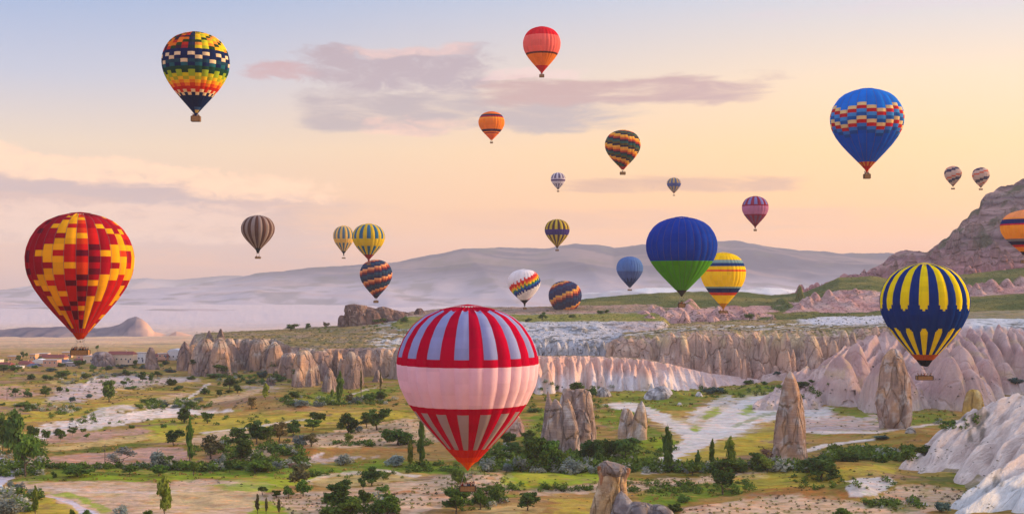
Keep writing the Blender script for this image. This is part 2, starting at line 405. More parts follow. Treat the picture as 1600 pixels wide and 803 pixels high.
SOIL = lin(202, 172, 148); SOILP = lin(186, 148, 136); PALE = lin(222, 208, 204); GREEN = lin(104, 130, 40); BRIGHT = lin(146, 166, 42); YEL = lin(186, 168, 66)
BROWN = lin(160, 126, 78); RUST = lin(166, 112, 62); TAN = lin(200, 176, 122); LAV = lin(196, 178, 180); DKGREEN = lin(74, 96, 40); ROADC = lin(196, 190, 206); WHITE = lin(214, 206, 204); MAUVE = lin(150, 118, 104)
PATCHES = [  # (colour, edge wobble px, strength, polygon in the photograph's frame laid on the ground)
    (SOILP, 3, .9, [(-80, 606), (21, 603), (60, 615), (40, 626), (-80, 632)]),
    (LAV, 4, .9, [(70, 622), (85, 607), (120, 602), (160, 588), (212, 582), (225, 590), (190, 606), (170, 618), (120, 628), (80, 630)]),
    (LAV, 3, .8, [(180, 592), (232, 586), (246, 600), (200, 610)]), (LAV, 3, .8, [(240, 590), (300, 586), (310, 596), (250, 602)]),
    (TAN, 2, .9, [(72, 592), (92, 594), (98, 602), (80, 600)]), (PALE, 1, .9, [(128, 603), (148, 588), (152, 589), (134, 606)]),
    (YEL, 5, .6, [(-80, 633), (60, 621), (110, 626), (90, 636), (-80, 642)]), (MAUVE, 3, .85, [(-80, 638), (80, 632), (112, 636), (60, 645), (-80, 650)]),
    (YEL, 8, .7, [(-80, 652), (90, 640), (180, 627), (245, 628), (170, 640), (80, 660), (-80, 672)]), (BROWN, 6, .7, [(80, 640), (180, 628), (160, 634), (100, 646)]),
    (PALE, 2, .95, [(50, 672), (75, 661), (125, 654), (160, 648), (205, 643), (255, 637), (310, 638), (380, 640), (345, 645), (290, 649), (250, 655), (205, 660), (150, 671), (110, 673), (60, 690)]),
    (PALE, 2, .8, [(125, 652), (160, 637), (185, 632), (230, 636), (200, 642), (160, 648)]),
    (SOILP, 3, .9, [(55, 696), (70, 683), (110, 674), (160, 672), (236, 670), (232, 676), (160, 688), (100, 694)]),
    (TAN, 3, .8, [(58, 700), (110, 694), (232, 678), (262, 684), (200, 692), (60, 706)]), (DKGREEN, 2, .75, [(58, 706), (120, 701), (215, 692), (258, 692), (210, 700), (120, 708), (58, 711)]),
    (SOILP, 2, .95, [(40, 716), (110, 711), (245, 699), (284, 697), (300, 721), (250, 724), (150, 727), (40, 730)]),
    (GREEN, 4, .8, [(10, 732), (60, 727), (250, 725), (420, 721), (430, 742), (300, 751), (40, 753)]), (BRIGHT, 5, .55, [(60, 744), (250, 742), (420, 738), (420, 747), (250, 752), (40, 753)]),
    (SOIL, 3, .95, [(28, 755), (120, 752), (250, 755), (330, 748), (425, 756), (412, 772), (392, 812), (150, 812), (90, 782), (60, 772)]),
    (TAN, 6, .55, [(240, 768), (330, 760), (408, 764), (395, 790), (300, 798), (230, 790)]), (TAN, 4, .5, [(130, 772), (190, 768), (200, 774), (150, 778)]), (PALE, 3, .5, [(60, 762), (250, 768), (320, 764), (250, 772), (100, 768)]),
    (BRIGHT, 3, .8, [(385, 812), (392, 790), (405, 775), (436, 782), (490, 812)]), (YEL, 4, .8, [(-80, 812), (-20, 780), (20, 766), (62, 771), (100, 784), (160, 812)]),
    (BRIGHT, 2, .8, [(76, 771), (108, 768), (140, 780), (175, 797), (160, 801), (120, 780)]), (ROADC, 1, .95, [(62, 773), (78, 775), (112, 781), (132, 793), (170, 806), (135, 812), (110, 786)]),
    (ROADC, 1, 1.0, [(-200, 700), (-20, 712), (5, 715), (17, 721), (24, 731), (21, 746), (9, 755), (-10, 768), (-200, 790)]),
    (YEL, 6, .8, [(235, 668), (330, 652), (480, 648), (640, 640), (640, 652), (480, 664), (300, 680), (235, 690)]), (BRIGHT, 5, .6, [(230, 660), (262, 656), (300, 664), (240, 680)]),
    (PALE, 1, .7, [(310, 676), (420, 662), (470, 655), (500, 652), (470, 657), (420, 665), (315, 678)]), (SOIL, 4, .8, [(290, 686), (330, 678), (400, 668), (470, 664), (440, 672), (400, 684), (300, 692)]),
    (SOIL, 4, .85, [(385, 716), (400, 700), (470, 690), (480, 680), (560, 668), (640, 652), (705, 660), (700, 690), (640, 697), (560, 698), (470, 700), (420, 712)]),
    (SOILP, 3, .7, [(310, 720), (330, 706), (400, 706), (395, 720), (360, 724)]), (BROWN, 4, .9, [(395, 726), (425, 708), (470, 699), (560, 697), (720, 694), (720, 712), (600, 716), (520, 722), (440, 728)]),
    (RUST, 4, .6, [(430, 706), (500, 698), (640, 698), (660, 704), (560, 708), (480, 708)]), (LAV, 4, .7, [(470, 716), (520, 711), (600, 712), (560, 718), (490, 723)]), (PALE, 1, .9, [(472, 725), (480, 716), (505, 706), (508, 707), (486, 718), (478, 726)]),
    (GREEN, 4, .85, [(230, 730), (420, 728), (485, 723), (640, 722), (725, 730), (725, 738), (640, 740), (560, 738), (420, 744), (300, 744)]), (BRIGHT, 4, .8, [(330, 758), (420, 745), (482, 734), (500, 742), (470, 755), (420, 770), (360, 764)]),
    (PALE, 3, .7, [(485, 742), (560, 736), (590, 734), (585, 740), (500, 746), (480, 758)]), (PALE, 1, .85, [(596, 734), (612, 735), (628, 741), (660, 742), (652, 746), (620, 742)]),
    (TAN, 4, .7, [(480, 745), (590, 740), (660, 744), (640, 752), (560, 756), (500, 760)]), (SOIL, 3, .92, [(395, 778), (440, 768), (520, 766), (600, 756), (660, 750), (700, 742), (735, 736), (790, 741), (812, 762), (770, 780), (700, 790), (620, 812), (480, 812), (430, 785)]),
    (RUST, 2, .8, [(550, 773), (600, 769), (640, 765), (652, 769), (600, 774), (550, 776)]), (BRIGHT, 3, .85, [(775, 748), (795, 736), (860, 736), (935, 738), (960, 742), (935, 752), (860, 760), (810, 764), (775, 756)]), (YEL, 4, .6, [(800, 738), (870, 738), (860, 748), (810, 750)]),
    (SOIL, 3, .9, [(815, 770), (860, 762), (935, 754), (1000, 750), (1100, 742), (1165, 738), (1200, 736), (1195, 746), (1120, 754), (1010, 766), (935, 770), (850, 774)]),
    (BROWN, 5, .8, [(770, 790), (800, 774), (860, 774), (935, 772), (940, 790), (880, 800), (780, 806)]), (TAN, 3, .7, [(720, 800), (780, 788), (850, 792), (840, 800), (740, 812)]), (YEL, 6, .6, [(850, 800), (870, 778), (940, 774), (940, 812), (850, 812)]),
    (GREEN, 5, .9, [(990, 780), (1040, 764), (1140, 756), (1200, 760), (1130, 776), (1080, 786), (1000, 800)]), (BROWN, 4, .7, [(1060, 790), (1090, 780), (1160, 772), (1180, 776), (1090, 790)]),
    (SOIL, 3, .92, [(1050, 812), (1075, 792), (1110, 786), (1160, 778), (1230, 771), (1300, 775), (1380, 790), (1450, 797), (1460, 812)]), (RUST, 4, .85, [(1150, 772), (1200, 762), (1260, 760), (1330, 766), (1370, 776), (1320, 782), (1240, 772)]),
    (YEL, 5, .7, [(1140, 746), (1240, 730), (1330, 726), (1400, 722), (1395, 736), (1320, 752), (1250, 762), (1150, 768)]), (RUST, 4, .5, [(1255, 735), (1300, 722), (1350, 720), (1330, 728), (1270, 738)]),
    (GREEN, 4, .8, [(930, 735), (970, 680), (1000, 660), (1065, 690), (1040, 712), (1010, 734), (960, 742)]), (BRIGHT, 4, .6, [(990, 690), (1040, 680), (1065, 690), (1030, 705)]), (GREEN, 4, .8, [(930, 660), (960, 636), (1000, 640), (1010, 660), (960, 672)]),
    (YEL, 5, .7, [(1060, 712), (1140, 684), (1200, 668), (1215, 660), (1215, 690), (1160, 712), (1080, 725), (1040, 732)]), (GREEN, 5, .7, [(930, 640), (960, 612), (1080, 600), (1100, 620), (1080, 640), (1040, 640), (960, 630)]),
    (GREEN, 5, .7, [(1100, 612), (1160, 600), (1260, 600), (1290, 625), (1230, 620), (1120, 622)]), (GREEN, 4, .7, [(1250, 650), (1290, 634), (1380, 640), (1480, 640), (1480, 660), (1380, 668), (1300, 645)]),
    (TAN, 6, .55, [(1000, 640), (1080, 652), (1120, 628), (1180, 612), (1226, 612), (1226, 655), (1150, 684), (1070, 715), (1020, 738), (1060, 690), (1020, 655)]), (PALE, 6, .6, [(1060, 668), (1100, 640), (1140, 622), (1222, 616), (1222, 650), (1150, 678), (1090, 694)]),
    (WHITE, 2, .97, [(1008, 740), (1022, 724), (1040, 710), (1068, 688), (1084, 676), (1098, 666), (1116, 652), (1130, 640), (1150, 628), (1185, 618), (1226, 614), (1226, 650), (1190, 660), (1150, 678), (1105, 696), (1066, 714), (1036, 738)]),
    (WHITE, 2, .9, [(940, 630), (975, 628), (1012, 634), (1050, 650), (1080, 668), (1096, 676), (1076, 690), (1050, 672), (1008, 648), (968, 640)]), (WHITE, 3, .75, [(1072, 655), (1085, 642), (1110, 628), (1135, 618), (1150, 622), (1125, 632), (1100, 645), (1088, 662)]),
    (BRIGHT, 2, .85, [(1092, 652), (1110, 640), (1126, 634), (1124, 644), (1106, 656)]), (BRIGHT, 2, .85, [(1150, 648), (1165, 634), (1185, 630), (1188, 638), (1168, 650)]), (BRIGHT, 2, .9, [(1075, 670), (1090, 664), (1098, 668), (1088, 675)]), (GREEN, 2, .6, [(1140, 664), (1180, 650), (1215, 642), (1215, 647), (1180, 656), (1146, 668)]), (TAN, 4, .5, [(1040, 650), (1080, 652), (1085, 664), (1060, 660)]),
    (LAV, 4, .8, [(1252, 630), (1300, 638), (1302, 650), (1375, 650), (1378, 672), (1300, 676), (1252, 676)]), (WHITE, 3, .8, [(1255, 640), (1298, 638), (1294, 652), (1258, 656)]), (PALE, 1, .9, [(1252, 702), (1300, 692), (1368, 684), (1368, 687), (1300, 697), (1255, 707)]), (PALE, 1, .8, [(1255, 673), (1365, 674), (1500, 656), (1500, 659), (1365, 677), (1255, 677)]),
    (BROWN, 5, .8, [(1255, 680), (1360, 680), (1350, 686), (1260, 700)]), (RUST, 5, .6, [(1400, 690), (1480, 672), (1490, 680), (1450, 700), (1400, 702)]), (SOIL, 3, .9, [(1375, 792), (1370, 776), (1400, 762), (1440, 756), (1500, 764), (1530, 772), (1500, 790), (1440, 802)]), (DKGREEN, 4, .8, [(1355, 790), (1350, 775), (1400, 784), (1450, 790), (1440, 798), (1400, 797)]),
    (WHITE, 3, .9, [(1315, 762), (1340, 748), (1385, 746), (1400, 756), (1372, 770), (1345, 778)]), (DKGREEN, 4, .7, [(1395, 746), (1440, 744), (1500, 742), (1500, 756), (1440, 758)]), (WHITE, 2, .8, [(1320, 752), (1335, 748), (1338, 752)]),
    (PALE, 1, .85, [(262, 634), (300, 616), (326, 598), (329, 599), (304, 618), (268, 635)]), (SOIL, 3, .8, [(240, 628), (275, 614), (300, 612), (270, 628)]), (SOIL, 3, .7, [(310, 640), (330, 622), (420, 605), (440, 606), (400, 616), (340, 634)]), (BROWN, 4, .8, [(300, 640), (340, 630), (400, 620), (440, 626), (480, 640), (400, 642)]), (MAUVE, 4, .7, [(320, 636), (360, 624), (396, 622), (380, 634)]),
    (LAV, 5, .7, [(380, 605), (430, 600), (430, 606), (385, 610)]), (BROWN, 4, .7, [(590, 640), (610, 612), (640, 600), (640, 620), (620, 640)]), (GREEN, 5, .7, [(450, 616), (560, 606), (640, 600), (600, 622), (520, 634), (450, 632)]), (PALE, 1, .7, [(546, 616), (570, 608), (590, 604), (570, 610), (548, 618)]),
    (GREEN, 4, .8, [(640, 740), (640, 722), (720, 728), (775, 738), (720, 742)]), (DKGREEN, 6, .8, [(760, 734), (770, 690), (860, 690), (940, 700), (1000, 720), (1010, 735), (940, 740)]), (GREEN, 5, .8, [(800, 690), (840, 640), (870, 640), (860, 690)]),
]


def paint(px, py, Y, x):
    n1 = fbm(x / 42, Y / 13, 4, 41); n2 = fbm(x / 11, Y / 5, 3, 47); n3 = fbm(x / 150, Y / 60, 3, 53)
    col = lerp3(lin(126, 112, 50), lin(178, 146, 82), np.clip((n1 - .3) * 2.2, 0, 1))
    col = lerp3(col, BROWN, np.clip((n3 - .45) * 4, 0, .85)); col = lerp3(col, GREEN, np.clip((n2 - .55) * 3.0, 0, .7))
    n4 = fbm(x / 5, Y / 1.6, 4, 57); col = col * (1 + .9 * (n4 - .5))[..., None]
    col = lerp3(col, MAUVE, np.clip((fbm(x / 26 + 40, Y / 9, 4, 59) - .60) * 6, 0, .7))
    wx = (fbm(x / 9, Y / 6, 3, 61) - .5); wy = (fbm(x / 7 + 50, Y / 6, 3, 67) - .5)
    rag = fbm(x / 3.2, Y / 2.0, 3, 71)
    for c, wb, st, poly in PATCHES:
        P = np.array(poly, dtype=float)
        sel = np.where((px > P[:, 0].min() - 30) & (px < P[:, 0].max() + 30) & (py > P[:, 1].min() - 10) & (py < P[:, 1].max() + 10))
        if not len(sel[0]): continue
        qx = px[sel] + wx[sel] * wb * 8; qy = py[sel] + wy[sel] * wb * 2.8
        d = np.full(qx.shape, 1e9); inside = np.zeros(qx.shape, bool)
        for (x1, y1), (x2, y2) in zip(poly, poly[1:] + poly[:1]):
            cnd = ((y1 > qy) != (y2 > qy)) & (qx < (x2 - x1) * (qy - y1) / ((y2 - y1) if y2 != y1 else 1e-9) + x1)
            inside ^= cnd
            ex, ey = (x2 - x1) * .3, y2 - y1
            t = np.clip(((qx - x1) * .3 * ex + (qy - y1) * ey) / (ex * ex + ey * ey + 1e-9), 0, 1)
            d = np.minimum(d, np.hypot((qx - x1) * .3 - t * ex, (qy - y1) - t * ey))
        sd_ = np.where(inside, d, -d)
        f = np.clip((sd_ + (rag[sel] - .5) * wb * 2.0) / (0.5 + .30 * wb) + .5, 0, 1) * st
        f = f * (1 - .55 * np.clip((rag[sel] - .52) * 5, 0, 1) * (.25 if (wb <= 1 or c is WHITE) else 1.0))
        col[sel] = lerp3(col[sel], c, f)
    fur = fbm(x / 9, Y / 1.1, 3, 73) - .5
    col = col * (1 + .35 * fur)[..., None]
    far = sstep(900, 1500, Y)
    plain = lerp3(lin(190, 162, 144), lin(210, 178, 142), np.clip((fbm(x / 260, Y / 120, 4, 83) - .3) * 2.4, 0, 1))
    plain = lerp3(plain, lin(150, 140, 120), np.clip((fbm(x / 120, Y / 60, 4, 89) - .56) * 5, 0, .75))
    plain = lerp3(plain, lin(196, 188, 202), sstep(1900, 3600, Y) * .9)  # lavender mist painted into the colour of the far plain
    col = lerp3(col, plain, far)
    return col


def ground_mesh():
    cols = np.concatenate([np.arange(-700, -30, 24), np.arange(-30, 1630, 1.7), np.arange(1630, 2300, 24)])
    rows = [120, 170, 220, 270, 300]
    rows += [FLATY(p) for p in np.arange(822, 560, -0.8)]
    rows += [FLATY(p) for p in np.arange(560, 475, -1.0)]
    y = rows[-1]
    while y < 15000:
        y *= 1.06; rows.append(y)
    Yr = np.array(rows); PXg, Yg = np.meshgrid(cols, Yr)
    X = PX(PXg, Yg); Z = G(X, Yg)
    PYg = HY + (ZC - Z) / Yg * F
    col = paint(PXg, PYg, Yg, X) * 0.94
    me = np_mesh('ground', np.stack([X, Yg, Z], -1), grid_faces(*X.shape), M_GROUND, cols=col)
    prop(link('ground', me), kind='structure')


ground_mesh()

# ------------------------------------------------------------------ cliffs, plateaus, badlands and hills
SURF = []        # (columns, rows, heights) of every formation, to stand things on


def keysurf(keys, PXg, Yg):
    ks = sorted(keys)
    K = len(keys[ks[0]])
    A = np.array([[p for p in keys[k]] for k in ks], dtype=float)      # (n,K,2)
    cy = [np.interp(PXg, ks, A[:, k, 0]) for k in range(K)]
    cz = [np.interp(PXg, ks, A[:, k, 1]) for k in range(K)]
    Z = np.where(Yg <= cy[0], cz[0], cz[-1])
    for k in range(K - 1):
        m = (Yg > cy[k]) & (Yg <= cy[k + 1])
        t = (Yg - cy[k]) / np.maximum(cy[k + 1] - cy[k], 1e-6)
        Z = np.where(m, cz[k] + (cz[k + 1] - cz[k]) * t, Z)
    return Z


def dome(Z, X, Yg, px, top, base_y, w, p=2.6, ay=1.0, back=3.0, zt=None, drop=None, seed=0, rough=.25):
    """a rounded rock column; base_y = distance of its front foot"""
    wm = w / 2 / F * base_y
    yc = base_y + wm * ay
    xc = PX(px, base_y)
    z0 = PZ(top, yc) if zt is None else zt
    h = (z0 + 1.5) if drop is None else drop
    R = wm * 1.6
    m = (np.abs(X - xc) < R) & (Yg > yc - R * ay * 1.2) & (Yg < yc + R * back)
    if not m.any(): return Z
    dx = (X[m] - xc) / wm; dy = (Yg[m] - yc) / wm
    dy = np.where(dy < 0, dy / ay, dy / back)
    d = np.hypot(dx, dy)
    d = d * (1 + rough * (fbm(X[m] / (wm * .7) + seed * 3.7, Yg[m] / (wm * .7), 3, 7 + seed) - .5) * 2)
    Z[m] = np.maximum(Z[m], z0 - h * d ** p)
    return Z


def fin(Z, X, Yg, a, b, w1, w2, p=1.5, steep=1.9, seed=0):
    """a rounded erosion ridge from a=(x,y,z) to b=(x,y,z)"""
    ax, ay, az_ = a; bx, by, bz = b
    R = max(w1, w2) * 2.2
    m = (X > min(ax, bx) - R) & (X < max(ax, bx) + R) & (Yg > min(ay, by) - R) & (Yg < max(ay, by) + R)
    if not m.any(): return Z
    x = X[m]; y = Yg[m]
    wob_ = (fbm(x / 9 + seed * 5.1, y / 9, 2, 91 + seed) - .5) * min(w1, w2) * .7
    x = x + wob_
    ex, ey = bx - ax, by - ay
    s = np.clip(((x - ax) * ex + (y - ay) * ey) / (ex * ex + ey * ey), 0, 1)
    d = np.hypot(x - ax - s * ex, y - ay - s * ey)
    wd = w1 + (w2 - w1) * s
    zr = az_ + (bz - az_) * s + (az_ - bz) * .10 * np.sin(s * math.pi)
    Z[m] = np.maximum(Z[m], zr - steep * wd * (d / wd) ** p)
    return Z


def lobes(u, seed=0, sharp=1.6):
    u = u + 0.55 * (vnoise(u * .43 + 5, 0.5, seed) - .5) * 2
    f = u - np.floor(u)
    amp = .55 + .45 * vnoise(np.floor(u) * 3.17, .5, seed + 5)
    return (1 - np.abs(2 * f - 1) ** sharp) * amp


def patch(name, cols, rows, keys, build=None, shift=None, color=None, mat=None, label=None, rough=0.5, rscale=4.0, seed=0, fade=(0, 0)):
    cols = np.asarray(cols, float); rows = np.asarray(rows, float)
    PXg, Yg = np.meshgrid(cols, rows)
    X = PX(PXg, Yg)
    Ys = Yg - (shift(PXg, X, Yg) if shift else 0)
    Z = keysurf(keys, PXg, Ys)
    if build: Z = build(Z, PXg, X, Yg)
    Z = Z + rough * (fbm(X / rscale, Yg / rscale, 4, 101 + seed) - .5) * 2
    if fade[0]: Z = -6 + (Z + 6) * sstep(cols[0], cols[0] + fade[0], PXg + fade[0] * .6 * (fbm(Yg / 25, X / 25, 3, 7 + seed) - .5))
    if fade[1]: Z = -6 + (Z + 6) * (1 - sstep(cols[-1] - fade[1], cols[-1], PXg + fade[1] * .6 * (fbm(Yg / 25, X / 25, 3, 8 + seed) - .5)))
    SURF.append((cols, rows, Z))
    PYg = HY + (ZC - Z) / Yg * F
    gy = np.gradient(Z, axis=0) / np.gradient(Yg, axis=0)
    gx = np.gradient(Z, axis=1) / np.maximum(np.gradient(X, axis=1), 1e-6)
    slope = np.hypot(gx, gy)
    col = color(PXg, PYg, X, Yg, Z, slope)
    me = np_mesh(name, np.stack([X, Yg, Z], -1), grid_faces(*X.shape), mat or M_ROCK, cols=col)
    return prop(link(name, me), kind='structure')


def two(a, b, f): return lerp3(np.broadcast_to(a, f.shape + (3,)), b, np.clip(f, 0, 1))


def green_on_flat(col, X, Y, slope, lo=.25, hi=.6, seed=0, st=.9):
    g = two(lin(100, 104, 54), lin(156, 134, 84), (fbm(X / 18, Y / 9, 4, 131 + seed) - .3) * 2.5)
    g = lerp3(g, lin(150, 132, 118), np.clip((fbm(X / 11, Y / 6, 4, 133 + seed) - .54) * 6, 0, .8))
    f = (1 - sstep(lo, hi, slope + .35 * (fbm(X / 6, Y / 6, 3, 137 + seed) - .5))) * st
    return lerp3(col, g, f)


# ---- the cliff of brown tuff columns left of centre, with its flat scrubby top
def cliff_brown(PXg, PYg, X, Y, Z, S, warm=1.0):
    a = two(lin(146, 126, 124), lin(212, 168, 136), (fbm(X / 9, Z / 16 + Y / 60, 4, 151) - .36) * 2.4 * warm)
    a = lerp3(a, lin(104, 92, 96), np.clip((fbm(X / 3.2, Z / 24, 3, 157) - .52) * 3.6, 0, .8))
    a = lerp3(a, lin(214, 198, 186), np.clip((fbm(X / 5 + 9, Z / 4, 4, 163) - .60) * 4.5, 0, .75))
    return a


def col_left(PXg, PYg, X, Y, Z, S):
    a = cliff_brown(PXg, PYg, X, Y, Z, S)
    pale = sstep(540, 660, PXg)
    a = lerp3(a, lin(204, 184, 170), pale * .55)
    band_ = np.exp(-((Z - 19.5 - 1.5 * fbm(X / 30, .5, 2, 3)) / 1.6) ** 2)
    a = lerp3(a, lin(198, 188, 178), band_ * .55)
    a = green_on_flat(a, X, Y, S + (Z < 17) * .8, .3, .7, 1)
    wht = np.clip((fbm(X / 8, Y / 5, 4, 171) - .5) * 6, 0, 1) * sstep(560, 600, PXg) * (Y > 830) * (Z < 30)
    a = lerp3(a, lin(212, 212, 216), wht * .85)
    return a * .86


LEFT_DOMES = [(316, 529, 586, 34, 2.6), (337, 527, 589, 36, 2.6), (354, 528, 580, 28, 3), (371, 527, 571, 15, 3), (384, 527, 574, 15, 3), (402, 528, 581, 38, 2.8), (425, 533, 586, 26, 2.4),
              (447, 551, 592, 36, 3.5), (470, 547, 606, 38, 3.2), (493, 546, 597, 42, 3.5), (512, 574, 614, 20, 2.0), (525, 549, 592, 22, 2.6), (546, 549, 609, 24, 2.8), (536, 560, 602, 13, 2.5), (558, 555, 602, 16, 2.3),
              (569, 553, 586, 20, 2.0), (585, 550, 584, 25, 2.0), (589, 577, 599, 14, 1.6), (605, 545, 590, 22, 2.4), (622, 543, 594, 28, 2.6), (643, 546, 596, 28, 2.6), (452, 534, 575, 44, 2.2), (420, 586, 602, 14, 2.0), (303, 540, 583, 22, 2.3),
              (668, 548, 592, 30, 2.6), (698, 550, 592, 30, 2.6), (730, 548, 594, 32, 2.6), (766, 550, 592, 30, 2.5)]


_rl = random.Random(3)
for _px in np.arange(300, 780, 7.5):
    _b = float(np.interp(_px, [300, 340, 372, 400, 430, 447, 470, 495, 515, 545, 570, 600, 640, 780], [584, 587, 573, 578, 586, 592, 602, 597, 596, 602, 590, 588, 594, 594]))
    LEFT_DOMES.append((_px + _rl.uniform(-3, 3), (532 if _px < 430 else 548) + _rl.uniform(-3, 14), _b - _rl.uniform(2, 12), _rl.uniform(9, 20), _rl.uniform(1.8, 3.2)))


def build_left(Z, PXg, X, Yg):
    for i, (px, t, b, wd, p) in enumerate(LEFT_DOMES):
        Z = dome(Z, X, Yg, px, t, FLATY(b), wd * 1.12, p, ay=1.1, back=3.2, seed=i, rough=.42)
    return Z


patch('cliff', np.arange(282, 862, 1.35), np.concatenate([np.arange(672, 905, .62), np.arange(905, 1110, 4)]), {
    282: [(880, -3), (890, -2), (930, -2), (1010, -4), (1090, -30)],
    304: [(866, -3), (880, 18), (930, 19), (1000, 19), (1080, -26)],
    320: [(862, -3), (874, PZ(530, 874)), (920, PZ(522, 920)), (1010, PZ(520, 1010)), (1095, -26)],
    430: [(868, -3), (882, PZ(530, 882)), (920, PZ(521, 920)), (1010, PZ(515, 1010)), (1095, -26)],
    455: [(818, -3), (834, PZ(543, 834)), (900, PZ(525, 900)), (1010, PZ(513, 1010)), (1095, -26)],
    540: [(812, -3), (826, PZ(547, 826)), (890, PZ(526, 890)), (1010, PZ(508, 1010)), (1095, -20)],
    620: [(826, -3), (838, PZ(546, 838)), (890, PZ(524, 890)), (1010, PZ(500, 1010)), (1095, 10)],
    860: [(822, -3), (834, PZ(548, 834)), (890, PZ(526, 890)), (1010, PZ(496, 1010)), (1095, 20)],
}, build_left, lambda p, X, Y: 4.0 * lobes(X / 7.5, 3) + 1.2 * lobes(X / 2.6, 9), col_left, rough=.55, rscale=3.5, fade=(0, 60))

# ---- long white-and-green plateau behind, with its band of white cliff
def col_plateau(PXg, PYg, X, Y, Z, S):
    a = two(lin(206, 206, 214), lin(188, 190, 202), (fbm(X / 12, Z / 3, 4, 181) - .3) * 2)
    a = lerp3(a, lin(92, 94, 92), np.clip((fbm(X / 7 + Z * .1, Z / 2.2 + Y / 14, 4, 187) - .60) * 9, 0, .7))
    a = lerp3(a, lin(200, 172, 166), sstep(930, 1010, PXg) * np.clip((fbm(X / 20, Z / 6, 3, 191) - .3) * 2, 0, .8))
    a = lerp3(a, two(lin(124, 132, 62), lin(156, 146, 84), (fbm(X / 25, Y / 10, 4, 193) - .3) * 2.4), sstep(926, 938, Y + 16 * (fbm(X / 14, Y / 20, 3, 195) - .5)) * (1 - sstep(1002, 1012, Y)))
    a = lerp3(a, two(lin(176, 146, 134), lin(140, 128, 104), (fbm(X / 20, Y / 9, 4, 197) - .4) * 3), sstep(1002, 1014, Y))
    return a * .84


def build_plateau(Z, PXg, X, Yg):
    r_ = random.Random(17); px = 700.0
    while px < 985:
        Z = dome(Z, X, Yg, px, r_.uniform(531, 540), r_.uniform(806, 815), r_.uniform(14, 26), r_.uniform(2.0, 3.2), ay=1.0, back=3.0, drop=14, seed=int(px), rough=.35); px += r_.uniform(8, 17)
    for i in range(26):
        Z = dome(Z, X, Yg, r_.uniform(700, 980), r_.uniform(508, 524), r_.uniform(850, 905), r_.uniform(24, 60), 1.8, ay=1.4, back=2.0, drop=9, seed=i + 30, rough=.4)
    return Z


patch('plateau', np.arange(540, 1090, 1.5), np.concatenate([np.arange(806, 935, .7), np.arange(935, 1130, 3)]), {
    540: [(846, -2), (858, 6), (870, 12), (930, PZ(522, 930)), (1005, PZ(506, 1005)), (1060, PZ(503, 1060)), (1120, 10)],
    640: [(842, -2), (854, 10), (866, 14), (930, PZ(514, 930)), (1005, PZ(495, 1005)), (1060, PZ(487, 1060)), (1120, 10)],
    700: [(838, 5), (850, PZ(544, 850)), (860, PZ(530, 860)), (930, PZ(503, 930)), (1005, PZ(493, 1005)), (1060, PZ(481, 1060)), (1120, 16)],
    850: [(814, 8), (824, PZ(550, 824)), (832, PZ(531, 832)), (930, PZ(503, 930)), (1005, PZ(491, 1005)), (1060, PZ(478.5, 1060)), (1120, 20)],
    960: [(814, 8), (824, PZ(552, 824)), (832, PZ(534, 832)), (920, PZ(504, 920)), (1005, PZ(489, 1005)), (1060, PZ(476, 1060)), (1120, 22)],
    1090: [(814, 8), (826, PZ(540, 826)), (840, PZ(524, 840)), (920, PZ(504, 920)), (1005, PZ(488, 1005)), (1060, PZ(474, 1060)), (1120, 26)],
}, build_plateau, lambda p, X, Y: 3.2 * lobes(X / 7.0, 13, 2.5) * (Y < 850) + 2.5 * (fbm(X / 15, Y / 15, 3, 5) - .5) * 4, col_plateau, rough=.9, rscale=7, seed=3, fade=(80, 60))

# ---- fluted pink-over-white ridge right of the striped balloon
def col_pinkridge(PXg, PYg, X, Y, Z, S):
    hgt = Z + 5 * (fbm(X / 16, Y / 20, 3, 201) - .5)
    up = sstep(5, 12, hgt)
    a = two(lin(222, 212, 214), lin(212, 170, 158), up)
    a = lerp3(a, lin(226, 192, 176), np.clip((fbm(X / 2.2, Z / 30, 3, 205) - .5) * 3, 0, .7))
    a = lerp3(a, lin(178, 130, 122), np.clip((fbm(X / 1.6 + 30, Z / 22, 3, 207) - .58) * 4, 0, .6) * up)
    a = lerp3(a, lin(206, 176, 170), sstep(1050, 1120, PXg) * .8)
    flat_ = (1 - sstep(.1, .3, S)) * (Z > 10)
    a = lerp3(a, lin(112, 104, 72), flat_ * .85)
    return a * .88


def build_pinkridge(Z, PXg, X, Yg):
    rnd = random.Random(5)
    for i, (px, t, b, wd) in enumerate([(942, 586, 611, 16), (962, 590, 610, 12), (980, 588, 609, 14), (1008, 570, 611, 34), (1048, 572, 605, 24), (1062, 590, 601, 10), (1079, 586, 602, 15), (1098, 584, 605, 12), (1117, 588, 606, 11), (1075, 577, 598, 26),
                                        (1100, 580, 598, 30), (1020, 566, 605, 40), (1130, 586, 597, 24), (1150, 586, 596, 24), (1165, 590, 600, 30), (1185, 592, 602, 24), (1205, 590, 600, 26), (855, 566, 618, 30), (880, 566, 608, 34), (910, 563, 604, 36), (1038, 580, 604, 16)]):
        Z = dome(Z, X, Yg, px, t, FLATY(b), wd, 1.7, ay=1.3, back=2.4, seed=i, rough=.15)
    px = 790.0
    while px < 1060:
        cy = float(np.interp(px, [790, 850, 920, 1000, 1060], [722, 720, 742, 744, 756])); tp = float(np.interp(px, [790, 850, 1000, 1060], [558, 557, 559, 570]))
        fy = cy - rnd.uniform(34, 46); q = px + rnd.uniform(-7, 7)
        Z = fin(Z, X, Yg, (PX(px, cy), cy, PZ(tp, cy) - rnd.uniform(0, 2)), (PX(q, fy), fy, rnd.uniform(1, 5)), 2.0, rnd.uniform(2.8, 6.0), 1.7, 2.2, int(px))
        px += rnd.uniform(6, 18)
    return Z


